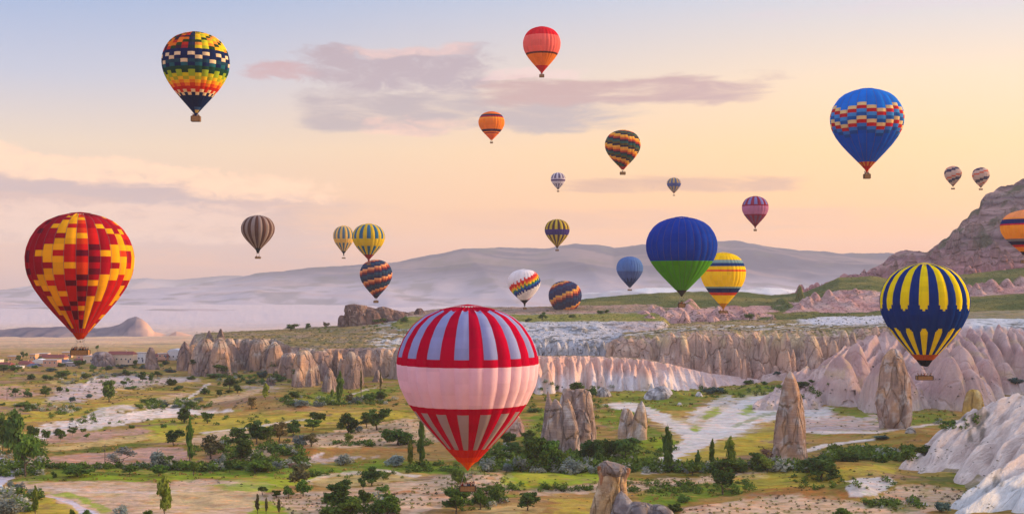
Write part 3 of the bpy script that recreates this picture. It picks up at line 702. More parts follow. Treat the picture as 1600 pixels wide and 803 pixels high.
patch('badland_ridge', np.arange(760, 1235, 1.25), np.concatenate([np.arange(636, 772, .6), np.arange(772, 836, 3)]), {
    760: [(690, -2), (704, 4), (716, PZ(560, 716)), (720, PZ(556, 720)), (830, PZ(556, 830))],
    850: [(690, -2), (704, 4), (716, PZ(560, 716)), (722, PZ(556, 722)), (830, PZ(556, 830))],
    920: [(712, -2), (724, 4), (738, PZ(560, 738)), (744, PZ(556, 744)), (830, PZ(556, 830))],
    1000: [(716, -2), (728, 5), (741, PZ(562, 741)), (747, PZ(560, 747)), (830, PZ(560, 830))],
    1040: [(706, -2), (718, 3), (740, PZ(567, 740)), (752, PZ(567, 752)), (830, 3)],
    1100: [(724, -2), (736, 1), (752, PZ(582, 752)), (764, PZ(582, 764)), (830, 0)],
    1215: [(734, -2), (750, 0), (762, PZ(596, 762)), (774, PZ(598, 774)), (830, -3)],
}, build_pinkridge, lambda p, X, Y: 7.0 * lobes(X / 8.0 + .02 * Y, 21, 1.3) + 2.4 * lobes(X / 2.7, 25, 1.4) - 4, col_pinkridge, mat=M_FINS, rough=.35, rscale=3, seed=6, fade=(50, 30))

# ---- brown column cliff right of centre, with the scrub plateau and pale pond-like flat above
MID_DOMES = [(962, 530, 556, 22, 2.2), (984, 528, 566, 28, 2.2), (1004, 526, 562, 24, 2.8), (1027, 524, 556, 26, 3), (1050, 520, 577, 26, 2.2), (1068, 523, 574, 22, 2.4), (1090, 519, 560, 26, 2.6), (1102, 521, 583, 28, 2.0), (1120, 519, 577, 20, 2.4), (1138, 518, 576, 26, 2.6),
             (1152, 517, 586, 30, 2.0), (1165, 538, 586, 30, 2.0), (1179, 519, 584, 18, 3.2), (1196, 519, 580, 18, 3.2), (1199, 541, 582, 24, 2.2), (1217, 519, 574, 20, 3), (1230, 519, 566, 16, 3), (1250, 519, 572, 36, 2.8), (1271, 522, 566, 28, 2.6), (1290, 525, 564, 20, 2.6),
             (1306, 527, 560, 18, 2.4), (1322, 516, 545, 13, 3), (1335, 515, 541, 13, 3), (1348, 513, 537, 12, 3), (1360, 512, 533, 12, 3), (1372, 510, 530, 12, 3), (1384, 509, 528, 12, 3), (1040, 545, 580, 20, 1.8), (1080, 548, 582, 22, 1.8)]


def build_mid(Z, PXg, X, Yg):
    rm_ = random.Random(8)
    for i, (px, t, b, wd, p) in enumerate(MID_DOMES):
        Z = dome(Z, X, Yg, px, t + rm_.uniform(-1, 4), 768 + rm_.uniform(0, 18) + max(0, (562 - b)) * .9, wd * rm_.uniform(1.3, 2.1), rm_.uniform(1.5, 2.5), ay=1.0, back=3.0, seed=i + 40, drop=(b - t) / F * 800 + 4, rough=.45)
    for i in range(34):
        px = rm_.uniform(1030, 1300)
        Z = dome(Z, X, Yg, px, rm_.uniform(540, 572), rm_.uniform(748, 776), rm_.uniform(10, 26), rm_.uniform(1.3, 1.9), ay=1.3, back=2.2, seed=i + 400, rough=.3)
    return Z


def col_mid(PXg, PYg, X, Y, Z, S):
    a = cliff_brown(PXg, PYg, X, Y, Z, S)
    a = lerp3(a, lin(222, 190, 172), .35)
    a = lerp3(a, lin(206, 166, 156), (1 - sstep(2, 16, Z)) * .5)
    a = lerp3(a, lin(206, 184, 144), np.clip((fbm(X / 6, Z / 8, 3, 211) - .5) * 4, 0, .75) * sstep(16, 25, Z))
    a = green_on_flat(a, X, Y, S + (Z < 24) * .8, .25, .6, 2)
    sp = np.clip((fbm(X / 5, Y / 7, 4, 217) - .5) * 8, 0, 1) * (Y > 834) * (Y < 900)
    a = lerp3(a, lin(66, 70, 64), sp * .8)
    sp2 = np.clip((fbm(X / 4 + 70, Y / 6, 4, 219) - .56) * 9, 0, 1) * (Y > 834) * (Y < 930)
    a = lerp3(a, lin(206, 206, 212), sp2 * .8)
    u = (PXg - 1315) / 78; v = (PYg - 498) / 10.5
    pond = sstep(1.15, .8, np.hypot(u, v) + .5 * (fbm(X / 12, Y / 18, 3, 223) - .5))
    a = lerp3(a, two(lin(208, 210, 222), lin(196, 198, 212), (fbm(X / 20, Y / 8, 3, 225) - .3) * 2), pond * .9 * (Y > 830))
    return a * 1.0


patch('scrub_plateau', np.arange(915, 1440, 1.4), np.concatenate([np.arange(742, 850, .66), np.arange(850, 1080, 2.5)]), {
    915: [(794, -2), (812, 8), (826, 15), (900, 16), (960, 20), (1060, 20)],
    975: [(804, -3), (815, PZ(540, 810)), (828, PZ(526, 828)), (900, PZ(514, 900)), (960, PZ(510, 960)), (1060, PZ(500, 1060))],
    1100: [(804, -3), (815, PZ(528, 810)), (826, PZ(516, 826)), (900, PZ(512, 900)), (960, PZ(503, 960)), (1060, PZ(492, 1060))],
    1250: [(804, -3), (815, PZ(528, 810)), (826, PZ(517, 826)), (900, PZ(510, 900)), (960, PZ(498, 960)), (1060, PZ(488, 1060))],
    1420: [(786, 12), (800, PZ(520, 800)), (812, PZ(510, 812)), (900, PZ(502, 900)), (960, PZ(492, 960)), (1060, PZ(486, 1060))],
}, build_mid, lambda p, X, Y: 2.5 * lobes(X / 13, 33, 1.3) + 1.0 * lobes(X / 3.4, 39) + 20 * (fbm(X / 40, .5, 3, 34) - .5), col_mid, rough=.45, rscale=3.5, seed=9, fade=(30, 30))

# ---- great pink badland slope at the right
def FP(px, py): return px, py
RIGHT_FINS = [((1377, 545), (1328, 634), 9, 13), ((1352, 560), (1302, 632), 6, 9), ((1338, 562), (1287, 627), 5, 8), ((1330, 540), (1266, 600), 6, 8), ((1348, 532), (1288, 604), 6, 8), ((1312, 548), (1245, 592), 5, 7), ((1292, 557), (1228, 594), 4, 6), ((1272, 566), (1208, 598), 4, 6),
              ((1256, 572), (1192, 600), 4, 5), ((1365, 522), (1322, 580), 6, 8), ((1386, 512), (1350, 575), 7, 8), ((1404, 508), (1388, 566), 7, 9), ((1402, 545), (1396, 648), 9, 14), ((1418, 548), (1441, 640), 9, 12), ((1432, 556), (1464, 632), 8, 9), ((1447, 556), (1476, 634), 7, 9),
              ((1464, 522), (1482, 606), 8, 9), ((1448, 506), (1462, 590), 8, 9), ((1482, 545), (1474, 600), 7, 9), ((1500, 562), (1486, 638), 10, 12), ((1508, 560), (1512, 640), 10, 12), ((1515, 538), (1532, 604), 8, 9), ((1500, 528), (1548, 612), 7, 9), ((1530, 580), (1546, 640), 7, 10),
              ((1520, 518), (1562, 606), 8, 9), ((1537, 530), (1572, 604), 7, 9), ((1550, 510), (1582, 592), 8, 10), ((1562, 530), (1594, 582), 8, 10), ((1590, 560), (1604, 612), 8, 10), ((1604, 535), (1626, 602), 9, 11), ((1580, 514), (1614, 572), 8, 10), ((1480, 508), (1500, 560), 7, 9), ((1425, 510), (1430, 560), 7, 8),
              ((1640, 530), (1660, 605), 10, 12), ((1630, 510), (1650, 560), 9, 10), ((1680, 520), (1700, 600), 11, 13), ((1352, 575), (1312, 634), 5, 7), ((1312, 566), (1262, 606), 4, 6), ((1240, 580), (1196, 604), 3, 5), ((1460, 590), (1466, 638), 5, 7), ((1420, 590), (1430, 642), 5, 8), ((1560, 560), (1572, 610), 6, 8), ((1545, 585), (1560, 625), 6, 8)]


NFIX = len(RIGHT_FINS)
_rr_ = random.Random(12)
for _i in range(60):
    _px = _rr_.choice((_rr_.uniform(1215, 1345), _rr_.uniform(1215, 1345), _rr_.uniform(1345, 1660)))
    _cr = float(np.interp(_px, [1200, 1250, 1300, 1340, 1390, 1420, 1660], [600, 574, 550, 530, 507, 503, 506]))
    _py = _cr + _rr_.uniform(-1, 1) * 2 + (36 if _px < 1345 else 26) * _rr_.random()
    _sg = -1 if _px < 1430 else (1 if _px > 1500 else _rr_.choice((-1, 1)))
    _b = (_px + _sg * _rr_.uniform(14, 40), min(638, _py + _rr_.uniform(34, 62)))
    RIGHT_FINS.append(((_px, _py), _b, _rr_.uniform(4, 6.5), _rr_.uniform(6, 10)))


def build_right(Z, PXg, X, Yg):
    for i, (a, b, w1, w2) in enumerate(RIGHT_FINS):
        y2 = 600 + (640 - b[1]) * 1.30 if i >= NFIX else FLATY(b[1]) + w2 * .9
        y1 = max(600 + (640 - a[1]) * 1.35, y2 + 22)
        z2 = PZ(b[1], y2) + 2 if i >= NFIX else 4.0 + .18 * w2
        Z = fin(Z, X, Yg, (PX(a[0], y1), y1, PZ(a[1], y1)), (PX(b[0], y2), y2, z2), w1 * .72, w2 * .72, 1.6, 2.4, i)
    for i, (px, t, b, wd) in enumerate([(1478, 578, 637, 34), (1502, 556, 641, 46), (1534, 576, 641, 44), (1462, 592, 635, 30), (1424, 574, 642, 40), (1330, 556, 636, 58), (1299, 588, 631, 36), (1392, 566, 648, 44), (1275, 596, 624, 28), (1448, 566, 628, 40), (1560, 560, 622, 46), (1588, 566, 616, 40), (1520, 540, 606, 50), (1486, 534, 600, 44), (1352, 536, 610, 44)]):
        Z = dome(Z, X, Yg, px, t, FLATY(b) if b > 612 else 600 + (640 - b) * 1.4, wd * 1.25, 1.75, ay=1.7, back=3.5, seed=i + 500, rough=.22, drop=PZ(t, 640) + 2 if b > 612 else 24)
    return Z


def col_right(PXg, PYg, X, Y, Z, S):
    a = two(lin(194, 162, 160), lin(208, 180, 172), (fbm(X / 12, Z / 12, 4, 231) - .35) * 2.2)
    a = lerp3(a, lin(172, 136, 134), np.clip((fbm(X / 20 + 3, Z / 7, 4, 233) - .52) * 4, 0, .6))
    a = lerp3(a, lin(220, 208, 204), (1 - sstep(0, 9, Z + 4 * (fbm(X / 8, Y / 8, 3, 235) - .5))) * .6)
    a = lerp3(a, lin(204, 178, 140), np.clip((fbm(X / 5, Z / 5, 4, 237) - .62) * 6, 0, .5))
    wb_ = sstep(1480, 1530, PXg) * sstep(802, 812, Y)
    a = lerp3(a, two(lin(212, 214, 222), lin(190, 194, 200), (fbm(X / 6, Z / 3, 4, 239) - .35) * 3), wb_)
    a = lerp3(a, lin(90, 92, 84), np.clip((fbm(X / 5, Y / 9, 4, 241) - .6) * 7, 0, .8) * wb_)
    a = green_on_flat(a, X, Y, S + (Y < 880) * .9, .3, .6, 3)
    return a * .86


patch('badland_slope', np.arange(1176, 1720, 1.3), np.concatenate([np.arange(548, 836, .66), np.arange(836, 960, 3)]), {
    1176: [(742, -4), (750, -3), (760, -2), (800, -3), (960, -4)],
    1210: [(736, -3), (745, 1), (760, 2), (790, 1), (960, -3)],
    1280: [(644, -3), (690, -1), (740, PZ(588, 740)), (790, PZ(562, 790)), (960, -3)],
    1340: [(618, -3), (675, -1), (752, PZ(566, 752)), (800, PZ(530, 800)), (960, 6)],
    1400: [(604, -3), (670, -1), (768, PZ(556, 768)), (804, PZ(513, 804)), (960, PZ(500, 960))],
    1470: [(606, -3), (670, -1), (770, PZ(552, 770)), (804, PZ(509, 804)), (960, PZ(490, 960))],
    1530: [(604, -3), (675, -1), (774, PZ(550, 774)), (808, PZ(509, 808)), (960, PZ(486, 960))],
    1600: [(640, -3), (690, 0), (774, PZ(548, 774)), (806, PZ(512, 806)), (960, PZ(484, 960))],
    1720: [(640, -3), (690, 0), (774, PZ(548, 774)), (806, PZ(510, 806)), (960, PZ(484, 960))],
}, build_right, lambda p, X, Y: 1.8 * lobes(X / 4, 43) + 5.0 * lobes((X - .3 * Y) / 8, 45, 1.5), col_right, mat=M_FINS, rough=.35, rscale=4, seed=12)

# ---- hills of the middle distance: green swells, pink cones
def col_hills(PXg, PYg, X, Y, Z, S):
    g = two(lin(92, 104, 58), lin(140, 132, 76), (fbm(X / 40, Y / 25, 4, 251) - .35) * 2.4)
    p = two(lin(196, 150, 148), lin(212, 178, 172), (fbm(X / 10, Z / 6, 4, 253) - .3) * 2)
    p = lerp3(p, lin(160, 118, 118), np.clip((fbm(X / 7, Z / 10, 3, 255) - .55) * 4, 0, .6))
    nb = (fbm(X / 22, Y / 16, 4, 257) - .5)
    left_pink = sstep(.35, .65, sstep(965, 1010, PXg + 70 * nb) * (1 - sstep(1170, 1250, PXg + 90 * nb)) * (1 - sstep(1030, 1062, Y + 60 * nb)))
    mid_pink = sstep(.35, .6, sstep(1215, 1250, PXg + 50 * nb) * (1 - sstep(1392, 1425, PXg + 40 * nb)) * (1 - sstep(1066, 1082, Y + 40 * nb)) * sstep(1004, 1016, Y + 30 * nb))
    right_pink = sstep(1480, 1510, PXg + 40 * nb) * sstep(1058, 1070, Y + 16 * nb) * (1 - sstep(1106, 1120, Y + 16 * nb))
    a = lerp3(g, p, np.clip(left_pink + mid_pink + right_pink, 0, 1))
    a = lerp3(a, lin(186, 182, 172), sstep(1185, 1195, Y) * .0)
    return a * .8


HILL_DOMES = [(1254, 446, 1075, 20, 16), (1272, 462, 1030, 44, 16), (1312, 462, 1030, 46, 16), (1352, 460, 1034, 50, 16), (1386, 462, 1034, 44, 14), (1240, 474, 1024, 40, 12), (1010, 484, 980, 44, 9), (1036, 480, 985, 52, 10), (1066, 479, 985, 50, 10), (1092, 484, 980, 42, 9), (1102, 491, 960, 30, 7), (1118, 493, 955, 36, 8), (1132, 481, 985, 42, 9), (1166, 484, 985, 42, 8), (1192, 488, 985, 34, 6), (1145, 490, 970, 30, 6), (1030, 492, 965, 40, 7), (1060, 494, 960, 40, 6),
              (1262, 466, 1035, 34, 14), (1280, 456, 1045, 36, 17), (1301, 452, 1050, 32, 17), (1330, 461, 1040, 50, 14), (1346, 450, 1052, 44, 18), (1370, 453, 1050, 40, 16), (1392, 460, 1045, 34, 13), (1246, 480, 1020, 40, 8), (1302, 476, 1020, 60, 9), (1340, 474, 1022, 56, 9), (1378, 474, 1022, 44, 9), (1215, 484, 1015, 40, 6), (1180, 470, 1060, 50, 8), (1150, 466, 1080, 60, 8),
              (1505, 447, 1085, 34, 11), (1522, 443, 1088, 30, 12), (1545, 441, 1090, 34, 12), (1562, 443, 1088, 30, 11), (1586, 434, 1092, 38, 14), (1610, 430, 1095, 44, 15), (1490, 452, 1080, 36, 8), (1640, 430, 1095, 50, 15)]


_rh = random.Random(14)
for _i in range(46):
    _q = _rh.choice((0, 1, 1, 2)); _px = (_rh.uniform(985, 1230), _rh.uniform(1230, 1410), _rh.uniform(1490, 1680))[_q]; _y = (_rh.uniform(945, 1030), _rh.uniform(1012, 1062), _rh.uniform(1062, 1095))[_q]
    _top = float(np.interp(_y, [945, 1012, 1062, 1095], [496, 480, 462, 446])) - (4 if _q == 2 else 0) - _rh.uniform(0, 9)
    HILL_DOMES.append((_px, _top, _y, _rh.uniform(18, 44), _rh.uniform(5, 11)))


def build_hills(Z, PXg, X, Yg):
    for i, (px, t, y, wd, h) in enumerate(HILL_DOMES):
        Z = dome(Z, X, Yg, px, t, y, wd * 1.15, 1.6, ay=1.4, back=1.6, drop=h * 1.6, seed=i + 80, rough=.34)
    return Z


patch('hills', np.arange(840, 1720, 1.7), np.concatenate([np.arange(930, 1110, 1.1), np.arange(1110, 1300, 5)]), {
    840: [(932, 6), (960, 8), (1010, 10), (1080, PZ(484, 1080)), (1190, PZ(477, 1190)), (1290, 20)],
    930: [(932, 12), (960, 16), (1010, 18), (1080, PZ(478, 1080)), (1190, PZ(465, 1190)), (1290, 20)],
    1000: [(932, 16), (960, PZ(508, 960)), (1010, PZ(490, 1010)), (1080, PZ(478, 1080)), (1190, PZ(459, 1190)), (1290, 20)],
    1060: [(932, 16), (960, PZ(508, 960)), (1010, PZ(489, 1010)), (1080, PZ(476, 1080)), (1190, PZ(456, 1190)), (1290, 20)],
    1150: [(932, 16), (960, PZ(506, 960)), (1010, PZ(488, 1010)), (1080, PZ(472, 1080)), (1190, PZ(455, 1190)), (1290, 20)],
    1205: [(932, 16), (960, PZ(500, 960)), (1010, PZ(489, 1010)), (1080, PZ(472, 1080)), (1190, PZ(461, 1190)), (1290, 20)],
    1260: [(932, 16), (960, PZ(498, 960)), (1010, PZ(488, 1010)), (1080, PZ(468, 1080)), (1190, PZ(456, 1190)), (1290, 40)],
    1310: [(932, 16), (960, PZ(498, 960)), (1010, PZ(488, 1010)), (1080, PZ(452, 1080)), (1190, PZ(434, 1190)), (1290, 50)],
    1360: [(932, 16), (960, PZ(494, 960)), (1010, PZ(487, 1010)), (1080, PZ(452, 1080)), (1190, PZ(431, 1190)), (1290, 50)],
    1420: [(932, 16), (960, PZ(492, 960)), (1010, PZ(485, 1010)), (1080, PZ(460, 1080)), (1190, PZ(440, 1190)), (1290, 60)],
    1500: [(932, 20), (960, PZ(488, 960)), (1010, PZ(476, 1010)), (1080, PZ(462, 1080)), (1190, PZ(430, 1190)), (1290, 60)],
    1600: [(932, 24), (960, PZ(484, 960)), (1010, PZ(466, 1010)), (1080, PZ(455, 1080)), (1190, PZ(418, 1190)), (1290, 70)],
    1720: [(932, 24), (960, PZ(480, 960)), (1010, PZ(462, 1010)), (1080, PZ(450, 1080)), (1190, PZ(410, 1190)), (1290, 70)],
}, build_hills, None, col_hills, rough=.9, rscale=9, seed=15, fade=(60, 0))

# ---- layered mountain rising to the right
RIDGE = [(1215, 470), (1240, 458), (1256, 455), (1262, 450), (1275, 448), (1300, 440), (1330, 430), (1352, 424), (1380, 410), (1402, 394), (1412, 391), (1450, 387), (1475, 370), (1500, 348), (1518, 331), (1530, 326), (1533, 312), (1545, 302), (1565, 291), (1600, 273), (1650, 246), (1720, 215), (1800, 190)]
_rp = np.array(RIDGE, float)


def col_mtn(PXg, PYg, X, Y, Z, S):
    t = fbm(X / 60, Z / 5.0, 4, 261)
    a = two(lin(196, 158, 154), lin(118, 96, 106), (t - .35) * 3)
    a = lerp3(a, lin(176, 160, 150), np.clip((fbm(X / 45, Z / 3, 4, 263) - .58) * 5, 0, .6))
    a = lerp3(a, lin(84, 92, 66), np.clip((fbm(X / 26, Y / 26, 4, 265) - .54) * 6, 0, .85))
    low = 1 - sstep(60, 110, Z + 20 * (fbm(X / 40, Y / 40, 3, 267) - .5) + (X - 480) * -.10)
    pk = two(lin(222, 156, 158), lin(180, 118, 128), (fbm(X / 12, Z / 14, 4, 269) - .35) * 2.4)
    a = lerp3(a, pk, low * .9)
    return a * .78


def build_mtn(Z, PXg, X, Yg):
    rnd = random.Random(9)
    for i in range(150):
        px = 1245 + 475 * rnd.random()
        y = 1205 + 190 * rnd.random() ** 1.2
        crest = np.interp(px, _rp[:, 0], _rp[:, 1])
        zc_ = float(keysurf(MTN, np.array([[px]]), np.array([[y + 14]]))[0, 0])
        Z = dome(Z, X, Yg, px, 0, y, 14 + 18 * rnd.random(), 1.6, ay=1.4, back=2.2, zt=zc_ + 5 + 8 * rnd.random(), drop=24, seed=i + 120, rough=.45)
    q = Z / 10.0 + .35 * fbm(X / 70, Yg / 70, 3, 271)
    st = np.floor(q) + sstep(.25, .75, q - np.floor(q))
    zt = (st - .35 * fbm(X / 70, Yg / 70, 3, 271)) * 10.0
    k = sstep(85, 120, Z) * .35
    Z = Z * (1 - k) + zt * k
    Z = Z + sstep(1205, 1300, Yg) * (13 * (fbm(X / 34, Yg / 34, 5, 277) - .5) - 9 * np.abs(fbm(X / 20, Yg / 45, 4, 279) - .5))
    return Z


MTN = {}
for px, py in RIDGE:
    yr = 1480.0
    zf, zr = PZ(465 if px < 1420 else 448, 1200), PZ(py, yr)
    MTN[px] = [(1190, zf - 8), (1210, zf), (1320, zf + (zr - zf) * .34), (1430, zf + (zr - zf) * .80), (yr, zr), (1640, zf - 20)]
patch('mountain', np.concatenate([np.arange(1216, 1620, 1.7), np.arange(1620, 1800, 6)]), np.concatenate([np.arange(1190, 1500, 2.2), np.arange(1500, 1645, 12)]), MTN, build_mtn, lambda p, X, Y: 10 * lobes(X / 26, 53, 2) * (Y < 1470) * sstep(1200, 1260, Y), col_mtn, mat=M_CRAG, rough=.8, rscale=9, seed=18)

# the same massif going on outside the frame to the right, unseen; its height is shaped for how much low sun reaches the valley
xs = np.linspace(0, 1, 60); ys = np.linspace(300, 2300, 70)
U, Yg = np.meshgrid(xs, ys)
X = .47 * Yg + 20 + U * 1300
Z = 150 * sstep(0, .28, U) * (1 - .35 * sstep(.6, 1, U)) * sstep(300, 520, Yg) * (1 - sstep(1900, 2300, Yg)) + 30 * (fbm(X / 120, Yg / 120, 5, 281) - .5) - 6
prop(link('mountain', np_mesh('mountain', np.stack([X, Yg, Z], -1), grid_faces(*X.shape), M_CRAG, cols=two(lin(150, 128, 126), lin(112, 104, 96), fbm(X / 60, Z / 9, 4, 283)) * .8)), kind='structure')

# ---- white tuff shoulder in the near right corner
def build_tuff(Z, PXg, X, Yg):
    T = [((1600, 610), 452, (1420, 728), 404, 9, 5), ((1560, 622), 447, (1440, 742), 398, 7, 5), ((1590, 640), 440, (1500, 752), 384, 7, 5), ((1610, 650), 425, (1545, 752), 380, 7, 5), ((1640, 660), 412, (1575, 742), 376, 8, 6), ((1530, 640), 446, (1452, 716), 418, 5, 4),
         ((1660, 690), 380, (1490, 788), 340, 5, 4), ((1640, 720), 362, (1560, 765), 346, 8, 9), ((1600, 745), 350, (1505, 800), 331, 5, 4), ((1500, 658), 448, (1440, 706), 428, 5, 4), ((1680, 620), 450, (1640, 700), 400, 12, 10), ((1620, 742), 345, (1600, 790), 334, 8, 6)]
    for i, (a, y1, b, y2, w1, w2) in enumerate(T):
        Z = fin(Z, X, Yg, (PX(a[0], y1), y1, PZ(a[1], y1)), (PX(b[0], y2), y2, PZ(b[1], y2) + 1.2), w1, w2, 1.5, 1.25, i + 60)
    u = X * .75 - Yg * .66
    g = lobes(u / 6.0 + fbm(X / 26, Yg / 26, 2, 287) * 1.6, 61, 1.35)
    Z = Z + (g - .6) * 3.6 * sstep(0, 6, Z) + .75 * lobes(u / 2.1 + fbm(X / 16, Yg / 16, 2, 288) * 1.6, 63, 1.3) * sstep(0, 5, Z)
    return Z


def col_tuff(PXg, PYg, X, Y, Z, S):
    a = two(lin(230, 214, 206), lin(214, 196, 190), (fbm(X / 6 + Y / 9, Z / 6, 4, 289) - .3) * 2.2)
    a = lerp3(a, lin(212, 196, 190), np.clip((fbm((X * .75 - Y * .66) / 1.5, (X * .66 + Y * .75) / 12, 3, 291) - .5) * 3, 0, .6))
    a = lerp3(a, lin(226, 232, 236), sstep(362, 345, Y) * .7)
    k = np.clip((fbm((X * .75 - Y * .66) / 2.6, (X * .66 + Y * .75) / 12, 4, 293) - .63) * 8, 0, .7) * sstep(0, 4, Z)
    a = lerp3(a, lin(96, 94, 84), k)
    a = green_on_flat(a, X, Y, S + (Z > 1.2) * .7, .3, .6, 5, .8)
    return a * .9


patch('tuff_slope', np.arange(1384, 1760, 1.6), np.concatenate([np.arange(322, 470, .5), np.arange(470, 560, 2.5)]), {
    1384: [(330, -4), (360, -3), (405, -2.5), (430, -2.5), (450, -3), (550, -5)],
    1440: [(330, -4), (360, -3), (402, -.5), (418, 2), (440, 0), (550, -5)],
    1500: [(330, -3), (360, -2), (388, -.5), (425, 5), (452, 7), (550, -5)],
    1560: [(325, -3), (352, .5), (378, .5), (425, 11), (455, 17), (550, -5)],
    1600: [(322, -3), (348, 3), (375, 2), (420, 13), (455, 20), (550, -5)],
    1760: [(322, 0), (348, 6), (375, 6), (420, 18), (455, 26), (550, -5)],
}, build_tuff, None, col_tuff, mat=M_TUFF, rough=.10, rscale=2.5, seed=21)

# ---- far: white mesa rim, butte, low hills, lit mounds, long mountain ranges
def far_patch(name, cols, rows, keys, col, rough, rscale, seed, mat=None, build=None, shift=None):
    return patch(name, cols, rows, keys, build, shift, col, mat or M_FAR, rough=rough, rscale=rscale, seed=seed)


far_patch('mesa_rim', np.arange(860, 1320, 2.5), np.arange(1480, 1640, 4), {
    860: [(1485, -10), (1520, 10), (1560, 10), (1640, 0)], 900: [(1485, 20), (1520, PZ(472, 1520)), (1560, PZ(461.5, 1560)), (1640, 30)], 950: [(1485, 20), (1520, PZ(466, 1520)), (1560, PZ(454.5, 1560)), (1640, 30)], 1000: [(1485, 20), (1520, PZ(462, 1520)), (1560, PZ(450.5, 1560)), (1640, 30)],
    1100: [(1485, 20), (1520, PZ(460, 1520)), (1560, PZ(448.5, 1560)), (1640, 30)], 1200: [(1485, 20), (1520, PZ(462, 1520)), (1560, PZ(449.5, 1560)), (1640, 30)], 1320: [(1485, 20), (1520, PZ(470, 1520)), (1560, PZ(456.5, 1560)), (1640, 30)]},
    lambda P, Q, X, Y, Z, S: two(lin(226, 224, 228), lin(190, 184, 188), (fbm(X / 30, Z / 5, 4, 301) - .35) * 3) * .88, 2.0, 30, 24)

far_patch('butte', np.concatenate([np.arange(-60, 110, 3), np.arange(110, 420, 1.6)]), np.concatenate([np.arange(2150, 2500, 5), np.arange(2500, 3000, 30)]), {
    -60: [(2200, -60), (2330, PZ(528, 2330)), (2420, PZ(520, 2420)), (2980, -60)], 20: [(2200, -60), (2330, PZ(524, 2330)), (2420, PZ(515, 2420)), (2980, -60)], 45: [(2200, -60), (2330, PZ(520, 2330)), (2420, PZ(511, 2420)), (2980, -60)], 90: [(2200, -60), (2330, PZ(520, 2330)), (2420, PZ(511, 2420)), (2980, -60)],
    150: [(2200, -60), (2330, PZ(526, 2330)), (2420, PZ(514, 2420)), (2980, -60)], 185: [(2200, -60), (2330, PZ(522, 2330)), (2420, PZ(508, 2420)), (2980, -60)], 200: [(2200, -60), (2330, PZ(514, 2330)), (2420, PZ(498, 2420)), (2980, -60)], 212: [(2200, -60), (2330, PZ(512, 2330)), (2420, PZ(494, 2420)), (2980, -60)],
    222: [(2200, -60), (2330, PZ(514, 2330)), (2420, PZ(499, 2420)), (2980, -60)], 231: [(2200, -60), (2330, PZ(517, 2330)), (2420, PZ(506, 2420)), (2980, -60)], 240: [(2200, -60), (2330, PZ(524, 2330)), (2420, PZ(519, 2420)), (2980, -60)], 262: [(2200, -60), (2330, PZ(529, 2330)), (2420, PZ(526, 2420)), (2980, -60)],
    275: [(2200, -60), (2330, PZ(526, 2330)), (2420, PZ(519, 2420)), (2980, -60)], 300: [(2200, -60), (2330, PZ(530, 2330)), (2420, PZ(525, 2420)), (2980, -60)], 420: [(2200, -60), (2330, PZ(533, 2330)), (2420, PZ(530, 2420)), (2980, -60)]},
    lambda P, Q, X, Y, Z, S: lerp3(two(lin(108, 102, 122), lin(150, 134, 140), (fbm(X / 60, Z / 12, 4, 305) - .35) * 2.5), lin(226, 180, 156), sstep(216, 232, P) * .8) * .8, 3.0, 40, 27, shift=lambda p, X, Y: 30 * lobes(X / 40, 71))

far_patch('mound', np.concatenate([np.arange(-40, 270, 2.2)]), np.arange(1380, 1560, 3), {
    -40: [(1390, -30), (1430, -26), (1480, -26), (1560, -40)], 270: [(1390, -30), (1430, -26), (1480, -26), (1560, -40)]},
    lambda P, Q, X, Y, Z, S: two(lin(228, 184, 150), lin(206, 164, 140), (fbm(X / 12, Z / 4, 4, 309) - .35) * 2.5) * .85, 1.6, 12, 30, mat=M_ROCK,
    build=lambda Z, P, X, Y: [dome(Z, X, Y, px, t, 1420, wd, 1.8, ay=1.5, back=2.0, drop=PZ(t, 1430) + 34, seed=i + 300, rough=.35) for i, (px, t, wd) in enumerate([(46, 541, 34), (62, 544, 40), (72, 538, 14), (80, 536, 13), (90, 543, 26), (30, 552, 40), (100, 550, 30), (150, 556, 50), (10, 556, 50), (190, 556, 40)])][-1])

FARR = {-700: 462, -200: 458, 0: 456, 60: 452, 120: 449, 200: 456, 250: 452, 280: 448, 330: 441, 370: 434, 420: 426, 460: 420, 500: 416, 560: 412, 600: 410, 650: 402, 700: 393, 740: 389, 780: 387, 820: 388, 860: 389, 900: 382, 930: 381, 960: 386, 1000: 381, 1030: 378, 1070: 374, 1120: 373, 1160: 378, 1200: 383, 1260: 389, 1300: 393, 1350: 397, 1400: 398, 1500: 396, 1700: 392, 2200: 400}
KF = {}
for px, py in FARR.items():
    KF[px] = [(4300, -62), (5600, PZ(478, 5600)), (7200, PZ(440 + (py - 440) * .45 + 9, 7200)), (8600, PZ(py, 8600)), (10500, -80)]


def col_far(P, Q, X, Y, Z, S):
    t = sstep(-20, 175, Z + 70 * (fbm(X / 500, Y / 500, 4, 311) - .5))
    a = two(lin(188, 180, 196), lin(58, 68, 106), t)  # pale foot and bluish top paint mist and distance haze into the colour
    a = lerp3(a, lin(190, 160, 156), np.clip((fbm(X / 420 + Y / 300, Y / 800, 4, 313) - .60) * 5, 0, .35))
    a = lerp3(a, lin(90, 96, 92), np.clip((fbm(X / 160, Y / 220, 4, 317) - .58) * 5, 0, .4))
    return a * .8


